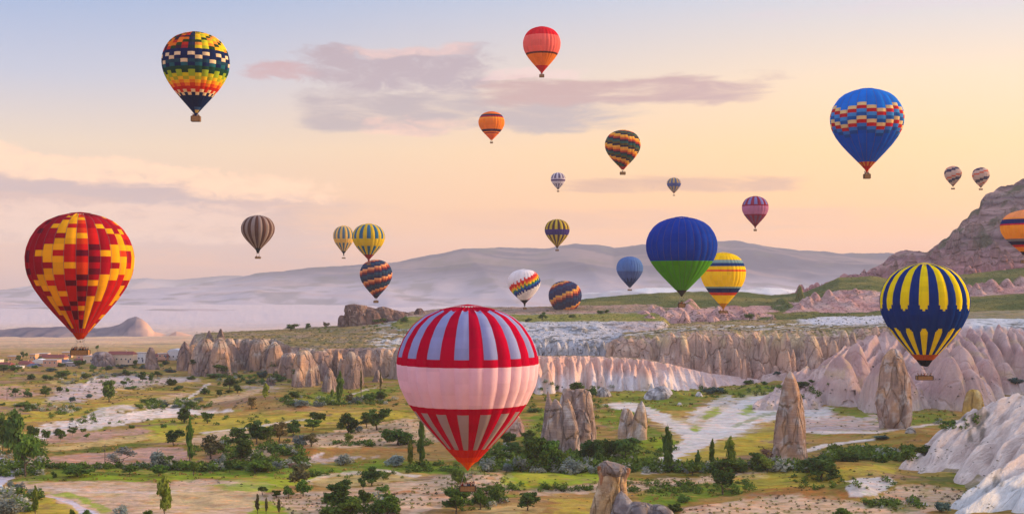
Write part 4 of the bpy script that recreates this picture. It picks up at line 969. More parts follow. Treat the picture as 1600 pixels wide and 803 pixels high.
far_patch('far_range', np.concatenate([np.arange(-700, -20, 20), np.arange(-20, 1500, 4), np.arange(1500, 2200, 20)]), np.concatenate([np.arange(4300, 8700, 40), np.arange(8700, 10500, 200)]), KF, col_far, 28, 420, 33,
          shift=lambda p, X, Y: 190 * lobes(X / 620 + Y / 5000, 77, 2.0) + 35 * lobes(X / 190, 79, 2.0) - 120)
KG = {}
for px, py in {-700: 450, -100: 452, 0: 455, 40: 448, 80: 441, 130: 436, 180: 434, 230: 433, 270: 436, 310: 432, 350: 429, 400: 431, 500: 440, 700: 450, 900: 460}.items():
    KG[px] = [(11000, -90), (12300, PZ(py, 12300)), (13800, -100)]
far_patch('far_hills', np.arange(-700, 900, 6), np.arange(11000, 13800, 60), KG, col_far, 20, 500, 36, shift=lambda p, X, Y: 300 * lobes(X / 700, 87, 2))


def surf_h(px, Yv):
    """terrain height at photo column px, distances Yv (array)"""
    Yv = np.asarray(Yv, float)
    z = G(PX(px, Yv), Yv)
    for cols, rows, Z in SURF:
        if px < cols[0] or px > cols[-1]: continue
        j = min(max(int(np.searchsorted(cols, px)) - 1, 0), len(cols) - 2)
        f = (px - cols[j]) / (cols[j + 1] - cols[j])
        zc_ = Z[:, j] * (1 - f) + Z[:, j + 1] * f
        v = np.interp(Yv, rows, zc_)
        v = np.where((Yv < rows[0]) | (Yv > rows[-1]), -1e9, v)
        z = np.maximum(z, v)
    return z


_YS = np.concatenate([np.arange(300, 1000, 1.0), np.arange(1000, 1700, 2.5), np.arange(1700, 3000, 10)])


def ground_at(px, py, ymin=300):
    """where the line of sight through (px,py) first meets the terrain"""
    Yv = _YS[_YS >= ymin]
    z = surf_h(px, Yv)
    ray = PZ(py, Yv)
    hit = np.where(z >= ray)[0]
    k = hit[0] if len(hit) else len(Yv) - 1
    Y = Yv[k]
    return PX(px, Y), float(Y), float(z[k])

# ------------------------------------------------------------------ freestanding rocks
def rock_mesh(name, Y, outline, depth=.85, na=34, nz=44, amp=.10, stri=.05, seed=0, base=None, colfn=None, origin=(0, 0, 0), flat_top=False):
    """outline: (py, left px, right px) from top to foot; a closed weathered shell standing at distance Y"""
    o = sorted(outline)
    pys = np.array([a[0] for a in o], float)
    zz = PZ(pys, Y)
    l = PX(np.array([a[1] for a in o], float), Y); r = PX(np.array([a[2] for a in o], float), Y)
    zt, zb = zz[0], zz[-1] - 2.5
    s = np.linspace(0, 1, nz)
    s = s ** (1.0 if flat_top else 1.25)
    Zr = zt + (zb - zt) * s
    L = np.interp(-Zr, -zz, l); Rr = np.interp(-Zr, -zz, r)
    k = np.ones(7) / 7
    sm = lambda v: np.convolve(np.pad(v, 3, mode='edge'), k, 'valid')
    if not flat_top:
        L[3:], Rr[3:] = sm(L)[3:], sm(Rr)[3:]
    cx = (L + Rr) / 2; rx = np.maximum((Rr - L) / 2, .05)
    th = np.linspace(0, 2 * math.pi, na, endpoint=False)
    TH, ZG = np.meshgrid(th, Zr)
    RX = rx[:, None]; W_ = rx.max()
    n = fbm(np.cos(TH) * 1.5 + seed * 7.7 + 20, np.sin(TH) * 1.5 + ZG / (W_ * 1.1), 4, 401 + seed) - .5
    st = fbm(TH * 2.6 + 3 + seed, ZG / (W_ * 3.5), 3, 411 + seed) - .5
    st2 = np.abs(fbm(np.cos(TH) * 4 + 9, np.sin(TH) * 4 + ZG / (W_ * 5), 3, 421 + seed) - .5)
    f = 1 + amp * 2.4 * n + stri * 3 * st - stri * 3.0 * st2
    Xv = cx[:, None] + RX * f * np.sin(TH)
    Yv = Y - RX * depth * f * np.cos(TH)
    Zv = ZG + W_ * .10 * (fbm(np.cos(TH) * 2, np.sin(TH) * 2 + seed, 2, 431) - .5) * (1 - s[:, None] * .5)
    V = np.stack([Xv, Yv, Zv], -1).reshape(-1, 3)
    V = np.vstack([V, [[cx[0], Y, zt + .06 * W_]]])
    fc = grid_faces(nz, na, wrap=True)
    top = np.array([[len(V) - 1, j, (j + 1) % na, (j + 1) % na] for j in range(na)])
    col = colfn(V[:, 0], V[:, 1], V[:, 2])
    V = V - np.array(origin)
    me = np_mesh(name, V, fc[:, ::-1], M_ROCK, cols=col)
    tm = bmesh.new(); tm.from_mesh(me); tm.verts.ensure_lookup_table()
    lay = tm.verts.layers.float_color.get('tint')
    for j in range(na):
        try:
            fa = tm.faces.new((tm.verts[len(V) - 1], tm.verts[j], tm.verts[(j + 1) % na])); fa.smooth = True
        except ValueError:
            pass
    bmesh.ops.recalc_face_normals(tm, faces=tm.faces)
    tm.to_mesh(me); tm.free()
    return me


def c_chimney(seed, base=(176, 146, 132), warm=(206, 164, 130), pale=(206, 192, 186), dark=(112, 98, 96), darkamt=.6):
    def f(x, y, z):
        a = two(lin(*base), lin(*warm), (fbm(x / 3.5 + seed, z / 7 + y / 9, 4, 441 + seed) - .38) * 2.6)
        a = lerp3(a, lin(*dark), np.clip((fbm(x / 1.5 + y / 4, z / 12 + seed, 4, 443 + seed) - .52) * 4.5, 0, darkamt))
        a = lerp3(a, lin(*pale), np.clip((fbm(x / 2.2 + 9, z / 3.5 + y / 6, 4, 449 + seed) - .56) * 5, 0, .8))
        return a * .9
    return f


def rock_thing(name, label, Y, outline, cat='rock', colfn=None, group=None, **kw):
    o0 = (PX((outline[-1][1] + outline[-1][2]) / 2, Y), Y, PZ(outline[-1][0], Y))
    me = rock_mesh(name, Y, outline, colfn=colfn, origin=o0, **kw)
    o = link(name, me); o.location = o0
    return prop(o, label, cat, group)


rock_thing('fairy_chimney', 'tall pointed brown rock spire standing alone beside the white sandy tracks', 430, [(581, 1233, 1237), (586, 1229, 1241), (595, 1225, 1245), (608, 1222, 1249), (625, 1219, 1253), (645, 1215, 1256), (665, 1212, 1258), (690, 1209, 1260), (714, 1207, 1261)], 'rock spire', c_chimney(1), seed=1, amp=.09, stri=.08, na=44, nz=60)
rock_thing('fairy_chimney', 'broad blunt brown rock tower against the pink badland slope, under the navy and yellow balloon', 525, [(546, 1391, 1401), (551, 1385, 1407), (560, 1380, 1411), (572, 1377, 1414), (588, 1374, 1418), (605, 1371, 1421), (625, 1370, 1423), (645, 1371, 1423), (660, 1373, 1422), (670, 1376, 1419)], 'rock tower', c_chimney(2, darkamt=.7), seed=2, amp=.09, stri=.07, na=44, nz=60)
rock_thing('boulder', 'yellow ochre boulder at the foot of the pink badland slope', 575, [(609, 1516, 1528), (613, 1511, 1533), (622, 1508, 1536), (632, 1505, 1537), (642, 1503, 1538), (652, 1502, 1538)], 'boulder', c_chimney(3, (206, 168, 96), (222, 180, 90), (230, 206, 150), (150, 120, 90), .4), seed=3, amp=.12)
rock_thing('rock_cone', 'low pink rock cone half hidden behind the red and white balloon', 490, [(646, 802, 808), (652, 798, 813), (662, 793, 818), (674, 789, 821), (687, 785, 823)], 'rock', c_chimney(4, (200, 160, 146), (206, 170, 150), (214, 190, 180), (150, 120, 116), .4), seed=4)
rock_thing('rock_pinnacle', 'dark pointed pinnacle at the village end of the brown cliff', 868, [(534, 287, 290), (540, 283, 295), (550, 279, 301), (562, 277, 305), (572, 276, 307), (580, 275, 308)], 'rock pinnacle', c_chimney(5, (140, 118, 116), (176, 140, 120), (170, 150, 144), (96, 86, 92), .6), seed=5, amp=.14)
rock_thing('rock_pinnacle', 'slim twin-tipped pinnacle standing on grass between the village and the brown cliff', 872, [(543, 233, 238), (548, 230, 242), (558, 228, 244), (568, 227, 248), (579, 225, 251)], 'rock pinnacle', c_chimney(6, (140, 118, 116), (166, 136, 122), (170, 150, 144), (96, 86, 92), .6), seed=6, amp=.16)
rock_thing('rock_bluff', 'squat dark grey rock bluff beside the long village building', 900, [(550, 150, 168), (553, 146, 174), (560, 145, 178), (570, 144, 180), (577, 143, 181)], 'rock', c_chimney(7, (124, 112, 122), (140, 124, 126), (160, 150, 154), (84, 80, 92), .6), seed=7, amp=.14, flat_top=True)
rock_thing('white_outcrop', 'low grey-white speckled outcrop below the fluted pink ridge', 655, [(604, 1030, 1038), (607, 1020, 1046), (612, 1011, 1052), (618, 1006, 1055), (624, 1004, 1056)], 'rock', c_chimney(8, (196, 192, 198), (210, 204, 206), (224, 220, 224), (92, 90, 90), .85), seed=8, amp=.16)
rock_thing('white_outcrop', 'small grey-white outcrop at the foot of the pink ridge beside the bush', 665, [(605, 938, 944), (608, 934, 950), (613, 931, 954), (618, 929, 956)], 'rock', c_chimney(9, (190, 186, 190), (206, 198, 198), (220, 214, 216), (100, 96, 96), .8), seed=9, amp=.16)
rock_thing('white_stone', 'white stone on the grass bank above the sandy tracks', 620, [(629, 1060, 1064), (633, 1057, 1067), (638, 1055, 1069)], 'stone', c_chimney(10, (206, 202, 204), (216, 210, 210), (226, 222, 224), (140, 130, 126), .4), seed=10, na=20, nz=20)
rock_thing('white_stone', 'white stone near the teal bush under the pink ridge', 660, [(612, 1090, 1094), (615, 1087, 1097), (620, 1085, 1099)], 'stone', c_chimney(11, (206, 202, 204), (216, 210, 210), (226, 222, 224), (140, 130, 126), .4), seed=11, na=20, nz=20)
rock_thing('grey_stone', 'grey stone in the rusty grass beside the white tuff slope', 500, [(667, 1420, 1425), (671, 1416, 1430), (677, 1413, 1432)], 'stone', c_chimney(12, (176, 168, 160), (190, 180, 170), (206, 200, 196), (120, 112, 106), .5), seed=12, na=20, nz=20)
rock_thing('boulder', 'pale rounded boulder at the lower edge of the white tuff slope', 345, [(786, 1440, 1448), (790, 1430, 1452), (797, 1424, 1455), (806, 1420, 1456)], 'boulder', c_chimney(13, (206, 192, 186), (214, 202, 196), (224, 216, 214), (160, 146, 140), .4), seed=13, na=24, nz=24, amp=.06)

# the many-peaked outcrop and the two-lobed rock by the trees
o = empty('rock_outcrop', (PX(888, 452), 452, PZ(708, 452)))
prop(o, 'large brown rock outcrop with several jagged peaks, rising from dark trees', 'rock outcrop')
for i, (Yc, ol) in enumerate([(460, [(612, 882, 922), (620, 876, 926), (640, 870, 929), (665, 860, 931), (690, 850, 931), (706, 846, 931)]), (454, [(634, 862, 884), (645, 858, 890), (670, 850, 900), (706, 844, 905)]), (450, [(612, 855, 857), (622, 854, 860), (640, 851, 868), (665, 848, 880), (690, 844, 892), (704, 843, 896)]),
                              (446, [(624, 866, 870), (630, 862, 876), (650, 858, 884), (680, 852, 892), (706, 850, 898)]),
                              (444, [(623, 885, 888), (630, 880, 893), (645, 875, 899), (670, 868, 905), (712, 866, 906)]),
                              (456, [(607, 880, 891), (612, 878, 896), (630, 875, 902), (660, 870, 908), (706, 868, 910)]),
                              (455, [(608, 898, 916), (612, 895, 921), (630, 892, 925), (655, 890, 928), (680, 889, 930), (704, 888, 930)]),
                              (449, [(640, 905, 912), (650, 902, 920), (675, 898, 926), (702, 896, 929)])]):
    p = link('peak', rock_mesh('peak', Yc, ol, seed=20 + i, amp=.12, stri=.09, colfn=c_chimney(20 + i, (168, 146, 138), (200, 166, 142), (214, 204, 200), (116, 104, 104), .65), origin=o.location), o)
o = empty('twin_rock', (PX(990, 478), 478, PZ(694, 478)))
prop(o, 'two-lobed pale rock with a sunlit right-hand point, standing on green grass', 'rock')
for i, (Yc, ol) in enumerate([(476, [(627, 1001, 1004), (633, 997, 1007), (645, 992, 1010), (660, 986, 1012), (680, 978, 1013), (694, 975, 1013)]), (480, [(638, 974, 981), (643, 971, 988), (655, 968, 992), (672, 965, 996), (690, 966, 1000)])]):
    link('lobe', rock_mesh('lobe', Yc, ol, seed=30 + i, amp=.10, stri=.08, colfn=c_chimney(30 + i, (182, 166, 158), (212, 176, 140), (222, 214, 212), (120, 110, 108), .6), origin=o.location), o)

# near rock with a dark cap stone
o = empty('capped_rock', (PX(965, 325), 325, 0))
prop(o, 'yellowish rock pillar wearing a dark flat capstone, near vineyard soil', 'rock pillar')
link('pillar', rock_mesh('pillar', 325, [(738, 938, 976), (748, 937, 978), (760, 935, 979), (775, 929, 980), (790, 925, 984), (815, 918, 992)], seed=41, amp=.16, stri=.10, flat_top=True, colfn=c_chimney(41, (176, 148, 118), (214, 176, 120), (220, 200, 170), (112, 98, 98), .85), origin=o.location, na=44, nz=50), o)
link('capstone', rock_mesh('capstone', 325, [(720, 944, 954), (723, 940, 966), (728, 937, 980), (735, 936, 983), (741, 939, 979), (744, 945, 972)], seed=42, amp=.16, stri=.06, flat_top=True, colfn=c_chimney(42, (128, 118, 116), (150, 132, 122), (160, 150, 146), (86, 80, 82), .6), origin=o.location, na=40, nz=24), o)
link('ledge', rock_mesh('ledge', 324, [(728, 934, 939), (733, 933, 942), (742, 934, 943), (750, 938, 943)], seed=43, amp=.12, colfn=c_chimney(43, (190, 134, 96), (200, 150, 104), (206, 176, 146), (140, 90, 70), .4), origin=o.location, na=18, nz=18), o)
link('ledge', rock_mesh('ledge', 324, [(731, 978, 984), (736, 976, 986), (742, 974, 983), (748, 973, 978)], seed=44, amp=.12, colfn=c_chimney(44, (190, 134, 96), (200, 150, 104), (206, 176, 146), (140, 90, 70), .4), origin=o.location, na=18, nz=18), o)
for i, ol in enumerate([[(768, 968, 972), (774, 964, 980), (785, 960, 990), (800, 955, 1004), (815, 950, 1010)], [(785, 985, 1000), (788, 975, 1020), (796, 970, 1032), (815, 965, 1040)], [(789, 1022, 1034), (792, 1014, 1044), (798, 1005, 1052), (815, 1000, 1064)]]):
    link('shoulder', rock_mesh('shoulder', 320 - i, ol, seed=45 + i, amp=.24, stri=.10, colfn=c_chimney(45 + i, (124, 116, 120), (146, 134, 130), (170, 162, 160), (86, 82, 88), .5), origin=o.location), o)


def cave(name, px, py, Y, w, h, parent, arch=False):
    """a rock-cut opening: stone surround standing a little proud, and a dark room behind it"""
    bm = bmesh.new()
    x, z = PX(px, Y), PZ(py, Y)
    n = 10 if arch else 4
    def ring(wd, ht, y):
        pts = [(-wd, 0), (wd, 0)]
        if arch:
            pts += [(wd * math.cos(a), ht * (.35 + .65 * math.sin(a))) for a in np.linspace(0.05, math.pi - .05, 8)]
        else:
            pts += [(wd, ht), (-wd, ht)]
        return [bm.verts.new((x + px_, y, z - h / 2 + pz_)) for px_, pz_ in pts]
    r0 = ring(w / 2 + .35, h + .3, Y + .6); r1 = ring(w / 2 + .25, h + .25, Y); r2 = ring(w / 2, h, Y - .05); r3 = ring(w / 2 * .96, h * .97, Y + 1.6)
    for a, b, mi in ((r0, r1, 0), (r1, r2, 0), (r2, r3, 1)):
        for i in range(len(a)):
            f = bm.faces.new((a[i], a[(i + 1) % len(a)], b[(i + 1) % len(a)], b[i])); f.material_index = mi
    f = bm.faces.new(r3); f.material_index = 1
    bmesh.ops.recalc_face_normals(bm, faces=bm.faces)
    me = bpy.data.meshes.new(name); bm.to_mesh(me); bm.free()
    me.materials.append(M_STONE); me.materials.append(M_CAVE)
    return link(name, me, parent)


M_STONE = mat_plain('cut_tuff', lin(196, 168, 160), rough=.95, var=.25, vscale=.8)
slope = bpy.data.objects['badland_slope']
for px, py, w_, h_, arch in ((1333, 613, 2.4, 2.4, False), (1325, 628, 5.6, 2.2, True), (1441, 622, 1.5, 1.6, True), (1363, 573, 2.2, 1.0, False)):
    x, y, z = ground_at(px, py + 1)
    cave('cave_opening', px, py, y - .3, w_, h_, slope, arch)

# fortress-like crag on the plateau edge
o = empty('rock_castle', (PX(580, 1000), 1000, PZ(508, 1000)))
prop(o, 'ruined castle-like brown crag with cave windows on the plateau skyline', 'rock outcrop')
for i, (Yc, ol) in enumerate([(1000, [(476, 546, 562), (477, 543, 572), (483, 541, 574), (490, 541, 576), (500, 539, 578), (510, 537, 580)]), (1004, [(480, 566, 578), (483, 564, 588), (490, 562, 598), (500, 560, 602), (510, 558, 606)]), (998, [(493, 531, 537), (497, 529, 541), (504, 528, 545), (511, 527, 548)]),
                              (1008, [(480, 592, 604), (483, 588, 612), (492, 585, 620), (506, 582, 626)]), (1012, [(485, 610, 620), (488, 604, 632), (496, 600, 640), (506, 598, 646)]), (1016, [(488, 626, 634), (492, 620, 644), (500, 616, 652), (508, 612, 656)]), (1030, [(482, 652, 660), (485, 649, 663), (494, 646, 668)])]):
    link('crag', rock_mesh('crag', Yc, ol, seed=60 + i, amp=.30, stri=.12, flat_top=True, colfn=c_chimney(60 + i, (118, 96, 94), (150, 118, 106), (160, 140, 130), (74, 64, 66), .7), origin=o.location), o)
for px, py, w_, h_ in ((551, 496, 4.5, 1.6), (555, 488, 2.2, 1.4), (568, 492, 1.6, 1.4), (546, 486, 1.4, 1.2)):
    c = cave('cave_window', px, py, 992.5 if px < 560 else 993.5, w_, h_, None); c.parent = o; c.matrix_parent_inverse = Matrix.Translation(o.location).inverted()
for px, t, l in ((327, 517, 'stubby stone tip on the rim at the end of the brown cliff, farther out'), (345, 514, 'thicker stone tip on the rim of the brown cliff, beside the grass')):
    rock_thing('stone_tip', l, 876, [(t, px - 1.5, px + 1.5), (t + 4, px - 3, px + 3), (t + 9, px - 5, px + 5), (t + 14, px - 7, px + 7)], 'rock', c_chimney(70 + px % 5, (130, 112, 110), (150, 128, 120), (170, 156, 150), (96, 86, 88), .5), seed=70 + px % 7, na=20, nz=18)

# ------------------------------------------------------------------ the village beyond the fields
def box_bm(bm, x0, x1, y0, y1, z0, z1, mi=0):
    v = [bm.verts.new(c) for c in ((x0, y0, z0), (x1, y0, z0), (x1, y1, z0), (x0, y1, z0), (x0, y0, z1), (x1, y0, z1), (x1, y1, z1), (x0, y1, z1))]
    for q in ((0, 3, 2, 1), (4, 5, 6, 7), (0, 1, 5, 4), (1, 2, 6, 5), (2, 3, 7, 6), (3, 0, 4, 7)):
        f = bm.faces.new([v[i] for i in q]); f.material_index = mi


def bm_obj(name, bm, mats, parent=None, smooth=False):
    bmesh.ops.recalc_face_normals(bm, faces=bm.faces)
    me = bpy.data.meshes.new(name); bm.to_mesh(me); bm.free()
    for m in (mats if isinstance(mats, (list, tuple)) else [mats]): me.materials.append(m)
    if smooth:
        for p in me.polygons: p.use_smooth = True
    return link(name, me, parent)


_winmesh = {}


def house(px, py_top, py_base, wpx, Y, roof, wall, label, depth=9.0, nwin=3, storeys=1, rz=0.0):
    x = PX(px, Y); zb = PZ(py_base, Y) - 1.5; wd = wpx / F * Y; zt = PZ(py_top, Y); h = zt - zb
    o = empty('village_house', (x, Y, zb), rz)
    prop(o, label, 'house', 'houses of the village')
    pitched = roof in ('red', 'blue', 'arch')
    hw = h - (min(2.2, h * .32) if pitched else .35)
    bm = bmesh.new(); box_bm(bm, -wd / 2, wd / 2, 0, depth, 0, hw)
    bm_obj('wall', bm, wall, o)
    bm = bmesh.new()
    if roof in ('red', 'blue'):
        e = .45
        a = [(-wd / 2 - e, -e, hw + .01), (wd / 2 + e, -e, hw + .01), (wd / 2 + e, depth + e, hw + .01), (-wd / 2 - e, depth + e, hw + .01), (-wd / 2 + wd * .06, depth / 2, h), (wd / 2 - wd * .06, depth / 2, h)]
        v = [bm.verts.new(c) for c in a]
        for q in ((0, 1, 5, 4), (1, 2, 5), (2, 3, 4, 5), (3, 0, 4), (0, 3, 2, 1)): bm.faces.new([v[i] for i in q])
        bm_obj('roof', bm, M_ROOFRED if roof == 'red' else M_ROOFBLUE, o)
        if wd > 8:
            bm = bmesh.new(); box_bm(bm, wd * .18, wd * .18 + .7, depth * .4, depth * .4 + .7, hw + .6, h + .7); bm_obj('chimney', bm, wall, o)
    elif roof == 'arch':
        n = 12; pts = [(-wd / 2 * math.cos(a), hw + (h - hw) * math.sin(a)) for a in np.linspace(0, math.pi, n)]
        f0 = [bm.verts.new((p[0], -.2, p[1] + .01)) for p in pts]; f1 = [bm.verts.new((p[0], depth + .2, p[1] + .01)) for p in pts]
        for i in range(n - 1): bm.faces.new((f0[i], f0[i + 1], f1[i + 1], f1[i]))
        bm.faces.new(f0); bm.faces.new(f1)
        bm_obj('roof', bm, M_ROOFMETAL, o)
    else:
        box_bm(bm, -wd / 2 - .25, wd / 2 + .25, -.25, depth + .25, hw + .01, h)
        bm_obj('roof', bm, M_ROOFFLAT, o)
    for s in range(storeys):
        for k in range(nwin):
            wx = -wd / 2 + wd * (k + .5) / nwin
            z0 = 1.5 + (hw - 1.5) / storeys * (s + .32)
            key = 'w'
            if key not in _winmesh:
                bm = bmesh.new(); box_bm(bm, -.65, .65, -.09, .02, -.1, 1.25)
                f_ = bm_obj('window', bm, M_WALLS[2], o)
                bm = bmesh.new(); box_bm(bm, -.52, .52, -.11, -.08, .02, 1.12)
                g_ = bm_obj('pane', bm, M_GLASS, f_)
                _winmesh[key] = (f_.data, g_.data)
                f_.location = (wx, 0, z0)
            else:
                f_ = link('window', _winmesh[key][0], o); f_.location = (wx, 0, z0)
                link('pane', _winmesh[key][1], f_)
    bm = bmesh.new(); box_bm(bm, wd * .32, wd * .32 + 1.1, -.07, .02, 1.3, 1.3 + min(2.1, hw * .5)); bm_obj('door', bm, M_ROOFBLUE, o)
    return o


HOUSES = [  # px, top, base, width, Y, roof, wall index, label
    (186, 549, 566, 44, 905, 'red', 0, 'long white-walled building under a dark red roof, behind the grey rock bluff', 6, 1),
    (217, 551, 565, 16, 925, 'flat', 2, 'white flat-roofed house next to the long red-roofed building', 3, 1),
    (271, 545, 562, 20, 960, 'arch', 2, 'white barn with a curved metal roof beside the dark pinnacle', 3, 1),
    (252, 552, 563, 20, 950, 'red', 1, 'low red-roofed house between the slim pinnacle and the barn', 3, 1),
    (80, 554, 566, 40, 960, 'red', 4, 'wide house with a deep red roof in the middle of the village', 5, 1),
    (142, 556, 568, 26, 930, 'flat', 0, 'cream house with a flat roof under the balloon basket', 3, 1),
    (128, 553, 562, 18, 980, 'flat', 1, 'small pink house right below the red and yellow balloon', 2, 1),
    (78, 562, 577, 22, 895, 'flat', 1, 'pink two-storey house with a flat roof facing the fields', 3, 2),
    (60, 561, 572, 20, 915, 'arch', 2, 'white shed with a rounded roof in the village centre', 2, 1),
    (36, 564, 577, 18, 900, 'red', 1, 'pink house with a small red gable roof beside the dark trees', 2, 1),
    (98, 562, 571, 18, 920, 'blue', 2, 'white house with a slate blue roof beside the pink two-storey house', 2, 1),
    (5, 566, 580, 20, 890, 'red', 1, 'red-roofed pink house at the near end of the village', 3, 1),
    (-14, 562, 578, 22, 910, 'flat', 0, 'cream flat-roofed house cut by the frame edge', 3, 1),
    (8, 574, 586, 18, 868, 'blue', 3, 'grey house with slate roof on the lowest village street', 2, 1),
    (24, 572, 582, 14, 876, 'flat', 2, 'small white flat-roofed house on the lowest village street', 2, 1),
    (48, 568, 577, 14, 890, 'blue', 2, 'small white house with a dark slate roof among trees', 2, 1),
    (110, 566, 575, 16, 900, 'flat', 3, 'grey flat-roofed house near the big dark village tree', 2, 1),
    (120, 561, 569, 14, 930, 'red', 0, 'cream cottage with red roof above the big dark village tree', 2, 1),
    (66, 552, 560, 16, 1000, 'flat', 1, 'small pink house on the far side of the village', 2, 1),
    (104, 550, 558, 14, 1010, 'flat', 4, 'ochre house at the back of the village near two dark trees', 2, 1),
    (20, 556, 565, 16, 980, 'flat', 4, 'ochre flat-roofed house above the red-roofed ones', 2, 1),
    (206, 556, 566, 12, 912, 'blue', 2, 'little white house with blue-grey roof at the end of the long building', 2, 1),
    (231, 556, 564, 10, 940, 'flat', 0, 'tiny cream house behind the slim pinnacle', 1, 1),
]
for px, t, b, wd, Y, roof, wi, lab, nw, stq in HOUSES:
    house(px, t, b, wd, Y, roof, M_WALLS[wi], lab, nwin=nw, storeys=stq, rz=math.radians(((px * 37) % 25) - 12))

rh = random.Random(21)
for k in range(18):
    px = -20 + k * 17 + rh.uniform(-5, 5); bs = rh.uniform(561, 574) - (4 if px > 150 else 0); hgt_ = rh.uniform(6, 10)
    house(px, bs - hgt_, bs, rh.uniform(9, 15), rh.uniform(935, 1060), rh.choice(('red', 'flat', 'flat', 'blue', 'red')), M_WALLS[k % 5], 'small plain house among the crowded back rows of the far village', nwin=2, rz=rh.uniform(-.3, .3), depth=7)

# poles along the fields, mast on the ridge
def pole(px, py, h, label, cross=True, name='utility_pole', Y=None):
    x, y, z = ground_at(px, py)
    o = empty(name, (x, y, z))
    prop(o, label, 'utility pole' if cross else 'mast', 'poles along the fields' if cross else None)
    bm = bmesh.new(); bmesh.ops.create_cone(bm, segments=8, radius1=.16, radius2=.10, depth=h + .4, cap_ends=True)
    bmesh.ops.translate(bm, verts=bm.verts, vec=(0, 0, h / 2 - .2)); bm_obj('post', bm, M_POLE, o)
    if cross:
        bm = bmesh.new(); box_bm(bm, -.9, .9, -.06, .06, h - .7, h - .55); bm_obj('crossarm', bm, M_POLE, o)
    else:
        bm = bmesh.new(); box_bm(bm, -.5, .5, -.03, .03, h - .5, h - .44); box_bm(bm, -.35, .35, -.03, .03, h - 1.1, h - 1.04); bm_obj('antenna', bm, M_POLE, o)


pole(11, 625, 6.5, 'dark wooden pole on the pink soil field')
pole(119, 593, 6, 'thin pole behind the bushes in front of the village')
pole(164, 724, 6.5, 'grey pole on the ploughed strip beside the branching silver tree')
pole(166, 583, 5, 'thin pole on the grass below the grey rock bluff')

# ------------------------------------------------------------------ cars
def car(px, py, rz, label, van=True, loc=None):
    x, y, z = loc or ground_at(px, py)
    o = empty('parked_van' if van else 'car', (x, y, z), rz)
    prop(o, label, 'van' if van else 'car')
    L, Wd, H_ = (4.4, 1.8, 1.9) if van else (4.2, 1.75, 1.45)
    prof = [(-L / 2, .35), (-L / 2, 1.0), (-L / 2 + .15, H_ * .93), (-L / 2 + .5, H_), (L * .16, H_), (L * .30, 1.05), (L / 2 - .1, .85), (L / 2, .6), (L / 2, .35)]
    bm = bmesh.new()
    a = [bm.verts.new((p[0], -Wd / 2 + (.12 if p[1] > 1.1 else 0), p[1])) for p in prof]; b = [bm.verts.new((p[0], Wd / 2 - (.12 if p[1] > 1.1 else 0), p[1])) for p in prof]
    bm.faces.new(a); bm.faces.new(b)
    for i in range(len(prof)): bm.faces.new((a[i], a[(i + 1) % len(prof)], b[(i + 1) % len(prof)], b[i]))
    bm_obj('body', bm, M_CARWHITE, o)
    for sy in (-1, 1):
        for x0, x1 in ((-L / 2 + .5, -L * .12), (-L * .10, L * .16)):
            bm = bmesh.new(); yy = sy * (Wd / 2 - .07)
            v = [bm.verts.new((cx_, yy + sy * .012 * k, cz_)) for cx_, cz_, k in ((x0, 1.08, 1), (x1 + (.2 if x1 > 0 else 0), 1.08, 1), (x1, H_ - .18, -2), (x0 + .1, H_ - .18, -2))]
            v2 = [bm.verts.new((q.co.x, q.co.y - sy * .05, q.co.z)) for q in v]
            bm.faces.new(v); bm.faces.new(v2)
            for i in range(4): bm.faces.new((v[i], v[(i + 1) % 4], v2[(i + 1) % 4], v2[i]))
            bm_obj('side_window', bm, M_GLASS, o)
    bm = bmesh.new(); v = [bm.verts.new(c) for c in ((L * .175, -Wd / 2 + .2, H_ - .10), (L * .175, Wd / 2 - .2, H_ - .10), (L * .305, Wd / 2 - .15, 1.10), (L * .305, -Wd / 2 + .15, 1.10))]
    for q in v: q.co.x += .02
    bm.faces.new(v); bm_obj('windscreen', bm, M_GLASS, o)
    for sx_ in (-L * .31, L * .31):
        for sy in (-1, 1):
            bm = bmesh.new(); bmesh.ops.create_cone(bm, segments=14, radius1=.33, radius2=.33, depth=.22, cap_ends=True)
            bmesh.ops.rotate(bm, verts=bm.verts, matrix=Matrix.Rotation(math.pi / 2, 3, 'X')); bmesh.ops.translate(bm, verts=bm.verts, vec=(sx_, sy * (Wd / 2 - .08), .33))
            wh = bm_obj('wheel', bm, M_RUBBER, o)
    for sy in (-1, 1):
        bm = bmesh.new(); box_bm(bm, L / 2 - .02, L / 2 + .03, sy * .6 - .16, sy * .6 + .16, .62, .78); bm_obj('headlight', bm, M_ROOFMETAL, o)
    return o


car(114, 668, math.radians(15), 'small white van parked on the white gravel strip')
car(-1, 766, math.radians(-70), 'white car at the frame edge below the pale paved road', van=False)

